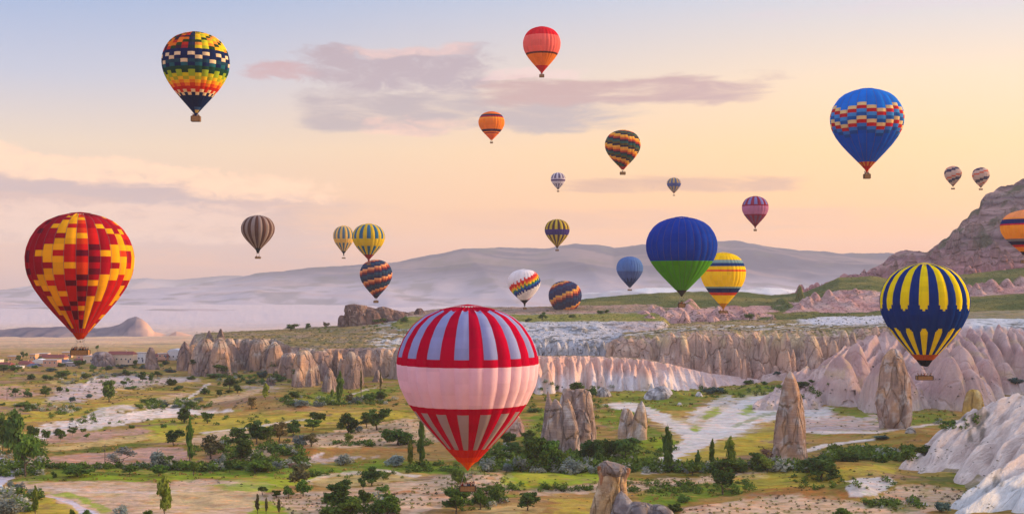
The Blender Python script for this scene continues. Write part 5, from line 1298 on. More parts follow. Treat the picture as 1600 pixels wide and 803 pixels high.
# ------------------------------------------------------------------ trees, bushes and vines
def leaf_cloud(name, blobs, n, size, cols, seed=0, up=.25, zmin=0.0):
    """many small leaf faces spread through a set of ellipsoids (x,y,z,rx,ry,rz)"""
    r = np.random.default_rng(seed)
    vol = np.array([b[3] * b[4] * b[5] for b in blobs]) ** .8
    ids = r.choice(len(blobs), n, p=vol / vol.sum())
    B = np.array(blobs)[ids]
    d = r.normal(size=(n, 3)); d /= np.linalg.norm(d, axis=1)[:, None]
    rad = (r.random(n) ** .38)[:, None] * (1 + .16 * r.normal(size=(n, 1)).clip(-1.4, 1.8))
    P = B[:, :3] + d * rad * B[:, 3:6]
    P[:, 2] = np.maximum(P[:, 2], zmin + r.random(n) * .03)
    nrm = d + r.normal(size=(n, 3)) * .75 + np.array([0, 0, up])
    nrm /= np.linalg.norm(nrm, axis=1)[:, None]
    t = np.cross(nrm, r.normal(size=(n, 3))); t /= np.linalg.norm(t, axis=1)[:, None]
    b = np.cross(nrm, t)
    s = size * (.55 + .9 * r.random(n))[:, None]
    Q = np.stack([P - t * s, P - b * s * .55, P + t * s, P + b * s * .55], 1).reshape(-1, 3)
    tone = (r.random(len(blobs))[ids] * .55 + r.random(n) * .45)
    c0, c1 = np.array(cols[0]), np.array(cols[1])
    fc = c0 + (c1 - c0) * tone[:, None]
    me = np_mesh(name, Q, np.arange(n * 4).reshape(-1, 4), M_LEAF, face_cols=fc, smooth=False)
    return me


def limb(bm, a, b, r0, r1, seg=6):
    a, b = Vector(a), Vector(b); d = (b - a).normalized()
    u = d.orthogonal().normalized(); v = d.cross(u)
    A = [bm.verts.new(a + (u * math.cos(k * 2 * math.pi / seg) + v * math.sin(k * 2 * math.pi / seg)) * r0) for k in range(seg)]
    Bv = [bm.verts.new(b + (u * math.cos(k * 2 * math.pi / seg) + v * math.sin(k * 2 * math.pi / seg)) * r1) for k in range(seg)]
    for k in range(seg): bm.faces.new((A[k], A[(k + 1) % seg], Bv[(k + 1) % seg], Bv[k]))
    bm.faces.new(A[::-1]); bm.faces.new(Bv)


def trunk_mesh(name, top, r0, seed, limbs=5, spread=.30, mat=None, lean=0.0, first=.35):
    rnd = random.Random(seed); bm = bmesh.new()
    p = Vector((0, 0, -.05)); pts = [p]
    for k in range(4):
        p = p + Vector((rnd.uniform(-.03, .03) + lean * .1, rnd.uniform(-.03, .03), top / 4)); pts.append(p)
    for k in range(4): limb(bm, pts[k], pts[k + 1], r0 * (1 - .2 * k), r0 * (1 - .2 * (k + 1)))
    for k in range(limbs):
        s = pts[1] + (pts[4] - pts[1]) * (first + (1 - first) * k / max(1, limbs - 1)) * .9
        a = rnd.uniform(0, 6.28) + k * 2.4
        e = s + Vector((math.cos(a) * spread, math.sin(a) * spread, rnd.uniform(.14, .30)))
        m = (s + e) / 2 + Vector((0, 0, -.03)); limb(bm, s, m, r0 * .45, r0 * .32, 5); limb(bm, m, e, r0 * .32, r0 * .1, 5)
    bmesh.ops.recalc_face_normals(bm, faces=bm.faces)
    me = bpy.data.meshes.new(name); bm.to_mesh(me); bm.free(); me.materials.append(mat or M_BARK)
    for q in me.polygons: q.use_smooth = True
    return me


DK = ((.018, .060, .014), (.10, .19, .038)); MD = ((.026, .085, .014), (.12, .225, .035)); BR = ((.06, .13, .014), (.22, .30, .05)); SI = ((.10, .17, .18), (.30, .38, .37)); OL = ((.045, .055, .02), (.15, .15, .07)); TE = ((.02, .065, .07), (.09, .18, .17)); DRY = ((.10, .07, .06), (.24, .17, .15)); GV = ((.11, .12, .12), (.27, .28, .27))


def blobs_round(seed, n=9, trunk=.2):
    r = random.Random(seed); n = r.choice((6, 8, 9, 11)); bl = [(r.uniform(-.1, .1), r.uniform(-.1, .1), r.uniform(.5, .64), r.uniform(.18, .28), r.uniform(.18, .28), r.uniform(.16, .26))]
    for k in range(n):
        a = k * 2.4 + r.uniform(-.4, .4); rr = r.uniform(.14, .40); z = r.uniform(trunk + .12, .90)
        q = (1 - abs(z - .55) * 1.1)
        bl.append((math.cos(a) * rr * q, math.sin(a) * rr * q, z, r.uniform(.12, .20), r.uniform(.12, .20), r.uniform(.09, .16)))
    return bl


def blobs_bush(seed, n=8):
    r = random.Random(seed); bl = []
    for k in range(n):
        a = k * 2.4; rr = r.uniform(.05, .34); bl.append((math.cos(a) * rr, math.sin(a) * rr, r.uniform(.22, .66) * (1 - rr * .7), r.uniform(.14, .22), r.uniform(.14, .22), r.uniform(.16, .28)))
    return bl


def blobs_poplar(seed, low=.08, fat=1.0):
    r = random.Random(seed); bl = []
    for k in range(13):
        z = low + .10 + k * (1.0 - low - .14) / 12; q = min(1, max(.25, (1.03 - z) * 3.2)) ** .7 * min(1, .45 + (z - low) * 2.2)
        bl.append((r.uniform(-.16, .16) * q, r.uniform(-.16, .16) * q, z, .36 * q * fat * r.uniform(.65, 1.15), .36 * q * fat * r.uniform(.65, 1.15), r.uniform(.06, .10)))
    return bl


KINDS = {}


def kind(key, name, cat, phrase, crowns, trunks, crown='crown', trunk='trunk'):
    KINDS[key] = dict(name=name, cat=cat, phrase=phrase, crowns=crowns, trunks=trunks, cn=crown, tn=trunk)


def rk(cols, s0, n=1200, size=.055, k=6, trunk=.2):
    return [leaf_cloud('crown', blobs_round(s0 + i, trunk=trunk), n, size, cols, s0 + i) for i in range(k)]


def bk(cols, s0, n=850, size=.065, k=5):
    return [leaf_cloud('foliage', blobs_bush(s0 + i), n, size, cols, s0 + i) for i in range(k)]


T1 = [trunk_mesh('trunk', .55, .035, 500 + i) for i in range(3)]
TP = [trunk_mesh('trunk', .55, .035, 510 + i, mat=M_BARKPALE) for i in range(2)]
TPOP = [trunk_mesh('trunk', .9, .05, 520, limbs=0)]
TB = [trunk_mesh('stem', .35, .03, 530 + i, limbs=5, spread=.22, first=.0) for i in range(2)]
TV = [trunk_mesh('trunk', .5, .05, 540, limbs=7, spread=.42, first=.05)]
kind('dark', 'broadleaf_tree', 'tree', 'dark round tree', rk(DK, 600), T1)
kind('mid', 'broadleaf_tree', 'tree', 'fresh green tree', rk(MD, 620), T1)
kind('bright', 'young_tree', 'tree', 'bright green young tree', rk(BR, 640, 700), T1)
kind('orch', 'orchard_tree', 'tree', 'small orchard tree', rk(MD, 660, 600, .06, 2, .3), TP)
kind('bush', 'bush', 'bush', 'dark green bush', bk(DK, 700), TB, 'foliage', 'stem')
kind('gbush', 'bush', 'bush', 'fresh green bush', bk(MD, 720), TB, 'foliage', 'stem')
kind('silver', 'oleaster_bush', 'bush', 'silvery bush', bk(SI, 740, 900, .052), TB, 'foliage', 'stem')
kind('teal', 'shrub', 'shrub', 'blue-green shrub', bk(TE, 760), TB, 'foliage', 'stem')
kind('olive', 'olive_tree', 'tree', 'dull olive-green tree', rk(OL, 780, 700), T1)
kind('dry', 'leafless_shrub', 'shrub', 'dry purplish-brown shrub', bk(DRY, 800, 420, .05), TB, 'foliage', 'stem')
kind('grey', 'oleaster_tree', 'tree', 'grey spreading tree with bare branching limbs', [leaf_cloud('crown', [(-.33, 0, .62, .16, .2, .16), (.25, .1, .72, .24, .25, .2), (.38, -.1, .58, .14, .2, .14), (-.1, .1, .35, .12, .2, .1)], 600, .045, GV, 811)], TV)
kind('pop', 'poplar_tree', 'poplar', 'slender dark green poplar', [leaf_cloud('crown', blobs_poplar(820 + i), 900, .10, MD, 820 + i) for i in range(2)], TPOP)
kind('bpop', 'poplar_tree', 'poplar', 'slender light green poplar', [leaf_cloud('crown', blobs_poplar(830, .15), 700, .10, BR, 830)], TPOP)
kind('dpop', 'poplar_tree', 'poplar', 'broad dark green poplar', [leaf_cloud('crown', blobs_poplar(840 + i, .04, 1.1), 1100, .09, DK, 840 + i) for i in range(2)], TPOP)
kind('thin', 'bare_poplar', 'poplar', 'thin nearly bare poplar', [leaf_cloud('crown', blobs_poplar(850, .3, .8), 160, .13, OL, 850)], TPOP)

TREES = [  # kind, px, foot py, height px, width px
    ('bush', 49, 592, 9, 13), ('bush', 73, 594, 9, 18), ('dark', 97, 592, 12, 28), ('bush', 133, 592, 11, 15), ('bush', 197, 586, 8, 18), ('silver', 180, 587, 6, 15), ('silver', 160, 590, 6, 15), ('silver', 147, 587, 5, 9), ('dark', 223, 597, 14, 13), ('dark', 236, 597, 11, 9),
    ('dark', 24, 620, 12, 11), ('bush', 43, 620, 10, 15), ('dark', 71, 620, 15, 16), ('dark', 93, 613, 9, 10), ('bush', 105, 612, 7, 7), ('dark', 170, 628, 31, 28), ('dark', 193, 605, 10, 11), ('gbush', 205, 608, 5, 22), ('teal', 113, 627, 9, 11), ('teal', 140, 622, 8, 10),
    ('gbush', 38, 633, 6, 28), ('bush', 48, 641, 10, 17), ('bush', 219, 638, 8, 12), ('gbush', 206, 669, 6, 10), ('gbush', 3, 633, 5, 10),
    ('orch', 72, 691, 18, 14), ('gbush', 92, 677, 8, 18), ('orch', 94, 690, 15, 14), ('orch', 114, 681, 11, 14), ('orch', 130, 677, 8, 12), ('orch', 136, 686, 9, 11),
    ('dpop', 24, 712, 66, 30), ('dark', 4, 704, 42, 22), ('mid', 40, 744, 62, 38), ('dark', 52, 694, 26, 20), ('gbush', 233, 629, 8, 24), ('dark', 246, 588, 8, 15), ('teal', 266, 582, 6, 19), ('dark', 301, 586, 8, 11), ('bush', 299, 593, 7, 15), ('bush', 268, 601, 10, 18), ('bush', 279, 610, 9, 17),
    ('gbush', 84, 746, 11, 9), ('mid', 122, 744, 19, 36), ('mid', 203, 741, 11, 25), ('grey', 188, 728, 27, 46), ('silver', 249, 731, 34, 38), ('bpop', 55, 806, 44, 13), ('silver', 24, 767, 20, 27), ('silver', 14, 806, 33, 48), ('gbush', 112, 806, 14, 9), ('gbush', 135, 806, 10, 16), ('silver', 191, 808, 20, 24), ('gbush', 231, 806, 11, 13),
    ('bush', 320, 616, 11, 16), ('dark', 359, 608, 19, 21), ('dark', 371, 614, 11, 15), ('dark', 343, 619, 10, 13), ('bush', 357, 614, 6, 13), ('silver', 311, 627, 8, 21), ('bush', 296, 637, 11, 19), ('silver', 274, 637, 7, 15), ('teal', 257, 636, 7, 15), ('gbush', 238, 631, 8, 19),
    ('bush', 435, 596, 14, 19), ('bush', 392, 599, 7, 19), ('bush', 343, 582, 8, 23), ('bush', 335, 590, 7, 21), ('teal', 410, 590, 12, 15), ('bush', 411, 600, 10, 9), ('bush', 376, 590, 5, 10), ('bpop', 415, 625, 24, 11), ('olive', 394, 639, 16, 19), ('dark', 461, 624, 13, 21), ('silver', 470, 637, 15, 27),
    ('dark', 288, 661, 19, 25), ('dark', 324, 661, 17, 23), ('gbush', 256, 668, 7, 9), ('pop', 297, 723, 69, 12), ('dark', 271, 697, 25, 28), ('dark', 372, 699, 26, 30), ('dark', 400, 694, 33, 32), ('mid', 418, 693, 22, 27), ('olive', 437, 691, 29, 29), ('dark', 458, 682, 25, 24), ('silver', 470, 698, 20, 23),
    ('olive', 330, 717, 31, 44), ('dark', 380, 724, 36, 40), ('silver', 348, 728, 23, 9), ('mid', 359, 738, 18, 15), ('mid', 303, 743, 20, 18), ('mid', 248, 744, 18, 25), ('mid', 262, 732, 17, 26), ('mid', 399, 739, 20, 23), ('mid', 419, 738, 16, 16), ('silver', 434, 732, 13, 18), ('bush', 378, 732, 8, 26), ('dry', 456, 730, 8, 19), ('gbush', 440, 703, 12, 19), ('bpop', 257, 808, 60, 24),
    ('dark', 410, 774, 13, 17), ('mid', 432, 778, 11, 13), ('mid', 450, 779, 18, 19), ('mid', 474, 776, 27, 23), ('olive', 468, 762, 33, 34), ('thin', 402, 808, 36, 9), ('thin', 416, 808, 30, 8), ('thin', 436, 808, 26, 9),
    ('silver', 499, 635, 11, 21), ('gbush', 518, 632, 10, 16), ('pop', 531, 631, 46, 10), ('bpop', 519, 621, 13, 7), ('olive', 546, 630, 14, 14), ('silver', 560, 630, 12, 19), ('mid', 578, 630, 15, 21), ('dark', 595, 627, 15, 21), ('thin', 564, 625, 45, 5), ('thin', 595, 614, 31, 5),
    ('dark', 496, 664, 19, 29), ('mid', 489, 673, 17, 25), ('dark', 543, 677, 27, 27), ('dark', 589, 672, 31, 37), ('dark', 573, 668, 22, 24), ('bush', 548, 677, 11, 15), ('silver', 561, 675, 11, 15), ('olive', 487, 698, 21, 27), ('bright', 544, 691, 11, 17), ('mid', 622, 695, 25, 39), ('bpop', 641, 731, 39, 10), ('pop', 659, 729, 69, 12),
    ('silver', 538, 727, 21, 29), ('silver', 618, 729, 24, 35), ('dark', 582, 758, 25, 27), ('dark', 567, 765, 19, 15), ('dark', 530, 798, 36, 42), ('mid', 545, 806, 25, 36), ('dark', 570, 797, 27, 21), ('dark', 540, 771, 21, 24), ('mid', 605, 809, 32, 43), ('gbush', 597, 767, 12, 20),
    ('bush', 901, 610, 15, 23), ('bush', 925, 620, 17, 19), ('bush', 836, 643, 6, 23), ('dark', 794, 699, 21, 27), ('dark', 826, 693, 17, 23), ('silver', 763, 737, 23, 23), ('silver', 792, 737, 19, 19), ('silver', 813, 737, 24, 23), ('mid', 835, 737, 46, 36), ('mid', 858, 735, 38, 30), ('mid', 877, 735, 31, 22), ('mid', 786, 724, 21, 25),
    ('dark', 802, 714, 19, 31), ('dark', 776, 720, 15, 21), ('dark', 860, 711, 19, 27), ('silver', 897, 739, 27, 36), ('silver', 925, 739, 13, 18), ('dark', 920, 722, 33, 33), ('dark', 938, 714, 23, 31), ('silver', 846, 739, 10, 19), ('dark', 716, 771, 33, 25), ('mid', 713, 803, 32, 40), ('mid', 750, 796, 29, 29), ('mid', 775, 787, 25, 21), ('dark', 825, 798, 23, 32), ('bright', 760, 771, 13, 27),
    ('dark', 977, 724, 37, 42), ('dark', 951, 724, 31, 28), ('dark', 936, 730, 24, 24), ('dpop', 1043, 737, 58, 18), ('silver', 1058, 736, 13, 20), ('mid', 1083, 743, 19, 26), ('pop', 1091, 737, 31, 9), ('pop', 1113, 731, 39, 10), ('bpop', 1142, 734, 47, 17), ('mid', 1134, 735, 21, 36), ('silver', 1105, 737, 12, 22), ('dark', 1162, 739, 15, 18), ('dark', 1129, 773, 37, 40), ('gbush', 1068, 784, 14, 22), ('bush', 1054, 800, 14, 26),
    ('teal', 1113, 615, 12, 28), ('bush', 1254, 605, 11, 15), ('bush', 1268, 598, 6, 11), ('teal', 1215, 586, 6, 14), ('bush', 1170, 600, 7, 17), ('bush', 1194, 601, 6, 11), ('dark', 1284, 750, 35, 50), ('bright', 1199, 738, 21, 24), ('dark', 1182, 733, 23, 31), ('dry', 1203, 717, 21, 38), ('silver', 1223, 729, 11, 18), ('silver', 1262, 723, 10, 21), ('gbush', 1325, 719, 18, 38), ('gbush', 1352, 717, 16, 32),
    ('bright', 1289, 714, 9, 9), ('gbush', 1317, 806, 15, 28), ('teal', 1377, 685, 7, 25), ('gbush', 1392, 717, 17, 32), ('gbush', 1412, 719, 14, 24), ('gbush', 1440, 707, 15, 28), ('silver', 1381, 717, 14, 11), ('gbush', 1484, 665, 9, 19), ('teal', 1472, 800, 20, 21), ('teal', 1586, 602, 11, 22),
    ('dark', 455, 516, 9, 21), ('dark', 481, 515, 8, 8), ('olive', 509, 511, 7, 9), ('bush', 590, 505, 10, 30), ('bush', 632, 503, 9, 15), ('dark', 848, 500, 11, 14), ('bush', 826, 503, 7, 11), ('bush', 938, 490, 6, 11), ('bush', 948, 489, 6, 10), ('bush', 894, 496, 5, 13), ('dark', 1171, 501, 9, 14),
    ('dark', 64, 568, 9, 12), ('bush', 112, 570, 8, 14), ('dark', 30, 566, 9, 10), ('teal', 80, 580, 6, 18), ('bush', 170, 578, 8, 12), ('dark', 212, 572, 9, 9), ('teal', 225, 576, 7, 12), ('bush', 258, 570, 8, 10), ('dark', 6, 582, 10, 16), ('dark', 35, 560, 9, 6), ('dark', 41, 560, 8, 6), ('dark', 124, 575, 11, 18), ('bush', 20, 579, 10, 20), ('bush', 92, 572, 7, 16), ('bush', 54, 575, 6, 12), ('teal', 190, 575, 7, 18), ('dark', 152, 549, 8, 5), ('bush', 251, 560, 8, 9), ('bush', 145, 577, 8, 12),
]
REGIONS = [  # x0,x1,y0,y1, phrase
    (-50, 300, 540, 583, 'in the village'), (-50, 270, 583, 600, 'on the grass below the village'), (-50, 70, 600, 640, 'on the pink soil field'), (70, 240, 600, 640, 'on the stony mauve bank'), (-50, 145, 660, 693, 'by the white gravel strip with the van'), (-50, 70, 640, 745, 'beside the pale paved road'),
    (70, 310, 722, 760, 'on the green strip below the ploughed field'), (-50, 260, 760, 820, 'at the near edge below the bare soil'), (200, 270, 640, 690, 'on the yellow meadow end'), (230, 335, 575, 640, 'along the footpath near the dark pinnacle'), (335, 460, 575, 604, 'at the foot of the brown cliff'), (335, 450, 604, 645, 'on the brown hillock below the cliff'),
    (450, 640, 600, 640, 'in the row below the cliff columns'), (260, 345, 640, 725, 'on the meadow around the tall poplar'), (345, 480, 660, 712, 'in the dense clump left of the vineyard'), (345, 480, 712, 748, 'at the foot of the brown bank'), (300, 480, 735, 748, 'at the foot of the brown bank'), (395, 500, 750, 820, 'at the corner of the bare soil'),
    (480, 660, 655, 700, 'on the vineyard terrace'), (500, 680, 700, 735, 'below the vineyard terrace'), (500, 640, 740, 820, 'on the pale lower vineyard'), (700, 840, 755, 820, 'under the striped balloon basket'), (740, 950, 640, 745, 'around the many-peaked outcrop'), (810, 960, 590, 645, 'below the fluted pink ridge'), (930, 1010, 700, 745, 'behind the capped rock'),
    (1010, 1175, 700, 745, 'in the row where the white track ends'), (1040, 1140, 745, 820, 'on the grass beside the capped rock'), (1080, 1280, 580, 640, 'at the foot of the pink badlands'), (1170, 1300, 700, 760, 'around the tall rock spire'), (1300, 1460, 690, 725, 'in the hollow beside the white tuff'), (1300, 1380, 780, 820, 'on the near vineyard soil'), (1360, 1500, 640, 690, 'on the grass below the badland slope'),
    (1460, 1600, 590, 820, 'on the white tuff'), (430, 680, 490, 520, 'on the plateau by the castle crag'), (800, 1200, 480, 510, 'on the far plateau'),
]
ORD = ['first', 'second', 'third', 'fourth', 'fifth', 'sixth', 'seventh', 'eighth', 'ninth', 'tenth', 'eleventh', 'twelfth']
buckets = {}
for t in TREES:
    ph = next((r[4] for r in REGIONS if r[0] <= t[1] < r[1] and r[2] <= t[2] < r[3]), 'on the valley floor')
    buckets.setdefault((KINDS[t[0]]['phrase'], ph), []).append(t)
TLABEL = {}
for (kp, ph), ts in buckets.items():
    ts.sort(key=lambda t: t[1])
    for i, t in enumerate(ts):
        if len(ts) == 1: TLABEL[t] = f'{kp} {ph}'
        elif len(ts) == 2:
            a, b = ts
            big = a[3] * a[4] >= b[3] * b[4]
            TLABEL[t] = f"{'larger' if (i == 0) == big else 'smaller'} {kp} {ph}"
        else: TLABEL[t] = f'{ORD[i]} {kp} from the left {ph}'


def plant(t, i):
    key, px, py, h, wd = t
    K = KINDS[key]
    x, y, z = ground_at(px, py)
    sc = y / F
    o = empty(K['name'], (x, y, z - .1), (i * 2.399) % 6.28)
    W_, H_ = wd * sc, h * sc
    vr = random.Random(i * 13 + 5); W_ *= vr.uniform(.88, 1.14); H_ *= vr.uniform(.92, 1.1)
    if key in ('pop', 'bpop', 'dpop', 'thin'): W_ *= 1.15
    prop(o, TLABEL[t], K['cat'], 'trees and bushes of the valley')
    tr = link(K['tn'], K['trunks'][i % len(K['trunks'])], o)
    cr = link(K['cn'], K['crowns'][i % len(K['crowns'])], o)
    for q in (tr, cr): q.scale = (W_ * 1.34, W_ * 1.34, H_ * 1.18)
    if key in ('pop', 'bpop', 'dpop', 'thin'): cr.scale = (W_, W_, H_ * 1.05); tr.scale = (H_ * .35, H_ * .35, H_)


for i, t in enumerate(TREES): plant(t, i)


# rows of vines on the bare soil, low scrub on the banks and plateaus
def tuft_mesh(name, n, cols, seed, size=.16):
    return leaf_cloud(name, [(0, 0, .40, .42, .42, .36), (.25, .1, .35, .3, .3, .3), (-.22, -.12, .45, .3, .3, .34)], n, size, cols, seed)


VINE = [tuft_mesh('vine_plant', 30, ((.05, .09, .02), (.20, .24, .06)), 900 + i) for i in range(3)] + [tuft_mesh('vine_plant', 26, ((.03, .04, .02), (.10, .10, .05)), 910)]
FIELDS = [([(470, 690), (500, 678), (560, 668), (640, 655), (700, 665), (690, 690), (600, 697), (480, 698)], 34, 7, .9), ([(640, 765), (680, 745), (730, 738), (790, 743), (800, 760), (760, 780), (690, 790), (620, 800), (600, 775)], 36, 8, 1.0), ([(480, 810), (410, 790), (430, 775), (500, 772), (520, 800)], 22, 8, .7),
          ([(830, 770), (860, 762), (935, 755), (1100, 742), (1165, 738), (1195, 744), (1120, 754), (1010, 766), (935, 770)], 44, 6, 1.0), ([(1060, 808), (1080, 792), (1160, 780), (1230, 773), (1300, 777), (1380, 792), (1440, 806)], 36, 8, .8), ([(1375, 790), (1375, 776), (1400, 762), (1450, 760), (1520, 768), (1500, 786), (1440, 798)], 16, 8, .9), ([(380, 714), (400, 702), (470, 692), (480, 682), (440, 700)], 18, 6, .7)]


def inpoly(x, y, poly):
    c = False
    for (x1, y1), (x2, y2) in zip(poly, poly[1:] + poly[:1]):
        if (y1 > y) != (y2 > y) and x < (x2 - x1) * (y - y1) / (y2 - y1) + x1: c = not c
    return c


rv = random.Random(77)
vines = []
for poly, nx, ny, sz in FIELDS:
    xs_ = [p[0] for p in poly]; ys_ = [p[1] for p in poly]
    for j in range(ny):
        for i in range(nx):
            if rv.random() < .38: continue
            x = min(xs_) + (max(xs_) - min(xs_)) * (i + .5 + rv.uniform(-.35, .35) + .25 * (j % 2)) / nx
            y = min(ys_) + (max(ys_) - min(ys_)) * (j + .5 + rv.uniform(-.3, .3)) / ny
            if inpoly(x, y, poly): vines.append((x, y, sz * rv.uniform(.7, 1.5)))
vines.sort(key=lambda v: -v[1])
stuffV, stuffC = [], []
for i, (px, py, sz) in enumerate(vines):
    x, y, z = ground_at(px, py)
    me = VINE[(i * 7) % 4 if rv.random() < .8 else 3]
    if i < 280:
        o = link('vine_plant', me); o.location = (x, y, z - .05); o.rotation_euler = (0, 0, i * 1.7); s = .95 * sz; o.scale = (s * 1.2, s * 1.2, s * .9)
        prop(o, 'low leafy vine plant growing in bare pinkish vineyard soil', 'vine', 'vine plants in the bare soil')
    else:
        v = np.zeros(len(me.vertices) * 3, np.float32); me.vertices.foreach_get('co', v)
        stuffV.append(v.reshape(-1, 3) * np.array([sz * 1.2, sz * 1.2, sz * .9]) + np.array([x, y, z - .05]))
if stuffV:
    V = np.vstack(stuffV); nf = len(V) // 4
    cc = np.array([.05, .08, .02]) + np.random.default_rng(5).random((nf, 1)) * np.array([.12, .12, .03])
    prop(link('vines', np_mesh('vines', V, np.arange(nf * 4).reshape(-1, 4), M_LEAF, face_cols=cc, smooth=False)), kind='stuff')

# scrub: countless low tufts over the banks, verges and plateau tops
SCRUB = [(-20, 300, 583, 612, 150), (60, 240, 600, 632, 110), (0, 640, 640, 700, 150), (240, 640, 600, 640, 170), (300, 640, 518, 545, 260), (840, 1010, 485, 560, 160), (820, 1280, 600, 640, 130), (1000, 1400, 488, 520, 520), (1100, 1500, 455, 490, 160), (1250, 1490, 640, 720, 110), (1150, 1420, 725, 770, 120), (700, 1150, 745, 800, 110),
         (230, 500, 700, 760, 90), (1300, 1600, 330, 460, 260), (640, 960, 640, 740, 140), (1390, 1560, 690, 800, 60), (1200, 1600, 590, 640, 60)]
rs = random.Random(31)
base = np.zeros(len(VINE[3].vertices) * 3, np.float32); VINE[3].vertices.foreach_get('co', base); base = base.reshape(-1, 3)
VV, CC = [], []
for x0, x1, y0, y1, n in SCRUB:
    for _ in range(n):
        px, py = rs.uniform(x0, x1), rs.uniform(y0, y1)
        x, y, z = ground_at(px, py)
        s = rs.uniform(.5, 1.5) * (y / F) * 2.6 * (1.0 if y < 700 else .8)
        a = rs.uniform(0, 6.28); c_, s_ = math.cos(a), math.sin(a)
        R_ = np.array([[c_, -s_, 0], [s_, c_, 0], [0, 0, 1]])
        VV.append((base @ R_.T) * np.array([s * 1.5, s * 1.5, s * .8]) + np.array([x, y, z - .1 * s]))
        d = rs.random(); col_ = (np.array([.03, .045, .02]) if d < .55 else np.array([.09, .10, .03]) if d < .85 else np.array([.10, .14, .13]))
        CC.append(np.tile(col_, (len(base) // 4, 1)) * (.6 + .8 * np.random.default_rng(abs(int(px * 10))).random((len(base) // 4, 1))))
V = np.vstack(VV); nf = len(V) // 4
prop(link('scrub', np_mesh('scrub', V, np.arange(nf * 4).reshape(-1, 4), M_LEAF, face_cols=np.vstack(CC), smooth=False)), kind='stuff')

# undergrowth: thickets and hedges that run along the tree rows and banks
HEDGE = [(480, 640, 738, 748, 40, .7, 2), (260, 480, 652, 664, 40, .6, 2), (300, 460, 700, 712, 60, .8, 2), (520, 700, 690, 697, 60, .7, 2), (770, 940, 760, 768, 60, .6, 2), (960, 1180, 752, 772, 80, .7, 2), (1080, 1300, 604, 622, 60, .8, 2), (640, 720, 726, 738, 40, .8, 2), (840, 940, 640, 690, 50, .8, 2), (940, 1060, 690, 735, 60, .7, 2), (100, 240, 655, 662, 20, .6, 2), (1240, 1400, 742, 766, 50, .6, 2), (-20, 150, 640, 660, 50, .7, 2), (-20, 60, 608, 622, 20, .6, 2), (60, 250, 729, 733, 110, .8, 0), (250, 430, 728, 737, 150, 1.0, 0), (340, 480, 690, 726, 130, 1.0, 0), (430, 480, 724, 732, 40, .8, 1), (755, 1000, 705, 738, 330, 1.3, 0), (1010, 1190, 727, 739, 170, 1.1, 0), (1175, 1270, 722, 738, 90, 1.1, 1), (1290, 1425, 702, 722, 190, 1.1, 0), (1350, 1440, 782, 794, 60, .7, 0), (700, 790, 768, 800, 60, .9, 0), (505, 620, 780, 806, 80, 1.0, 0),
         (230, 330, 625, 640, 120, .8, 0), (440, 620, 620, 634, 140, .8, 0), (-20, 70, 690, 745, 110, 1.2, 0), (20, 130, 632, 645, 60, .7, 1), (80, 250, 583, 600, 100, .7, 1), (340, 460, 580, 602, 110, .8, 0), (820, 960, 604, 645, 60, .8, 0), (860, 1010, 735, 741, 50, .8, 1), (-30, 60, 770, 806, 60, 1.1, 1), (1460, 1530, 655, 672, 20, .8, 0), (-20, 290, 562, 582, 130, .8, 0), (480, 700, 505, 520, 60, .7, 0)]
DENSE = [tuft_mesh('undergrowth', 60, (DK[0], DK[1]), 950, .13), tuft_mesh('undergrowth', 60, (SI[0], SI[1]), 951, .13), tuft_mesh('undergrowth', 60, (MD[0], MD[1]), 952, .13)]
DB = []
for m in DENSE:
    v = np.zeros(len(m.vertices) * 3, np.float32); m.vertices.foreach_get('co', v)
    c = np.zeros(len(m.loops) * 4, np.float32); m.attributes['tint'].data.foreach_get('color', c); DB.append((v.reshape(-1, 3), c.reshape(-1, 4, 4)[:, 0, :3]))
VV, CC = [], []
for x0, x1, y0, y1, n, sz, tone in HEDGE:
    for _ in range(n):
        px, py = rs.uniform(x0, x1), rs.uniform(y0, y1)
        if fbm(px / 14, py / 7, 2, 3) < .38: continue
        x, y, z = ground_at(px, py)
        v, c = DB[rs.choice((0, 0, 2, 2, 2, 1) if tone == 0 else (0, 2, 1, 1) if tone == 1 else (2, 2, 2, 0))]
        s = rs.uniform(.6, 1.6) * sz * 2.7; a = rs.uniform(0, 6.28)
        R_ = np.array([[math.cos(a), -math.sin(a), 0], [math.sin(a), math.cos(a), 0], [0, 0, 1]])
        VV.append((v @ R_.T) * np.array([s * 1.3, s * 1.3, s]) + np.array([x, y, z - .15 * s])); CC.append(c * rs.uniform(.75, 1.25))
V = np.vstack(VV); nf = len(V) // 4
prop(link('undergrowth', np_mesh('undergrowth', V, np.arange(nf * 4).reshape(-1, 4), M_LEAF, face_cols=np.vstack(CC), smooth=False)), kind='stuff')

# coarse grass tussocks and weeds over the fields
rg = np.random.default_rng(91)
nt = 9000
tx = rg.uniform(-30, 1630, nt); ty = rg.uniform(598, 806, nt) ** 1.0
tY = FLATY(ty); tX = PX(tx, tY); tz = G(tX, tY)
gc = paint(tx, HY + (ZC - tz) / tY * F, tY, tX)
keep = (fbm(tX / 18, tY / 9, 3, 97) > .42) & (gc[:, 1] > gc[:, 0] * .80) & (gc.mean(1) < .20)
tX, tY, tz = tX[keep], tY[keep], tz[keep]; nt = len(tX)
nl = 7
s0 = rg.uniform(.25, .75, nt)[:, None] * (tY[:, None] / 480)
off = rg.normal(size=(nt, nl, 2)) * (s0 * .8)[:, :, None]
P = np.stack([tX[:, None] + off[:, :, 0], tY[:, None] + off[:, :, 1], np.broadcast_to(tz[:, None], (nt, nl))], -1).reshape(-1, 3)
hh = (s0 * rg.uniform(.5, 1.1, (nt, nl))).reshape(-1); ww = hh * .55; aa = rg.uniform(0, 6.28, nt * nl)
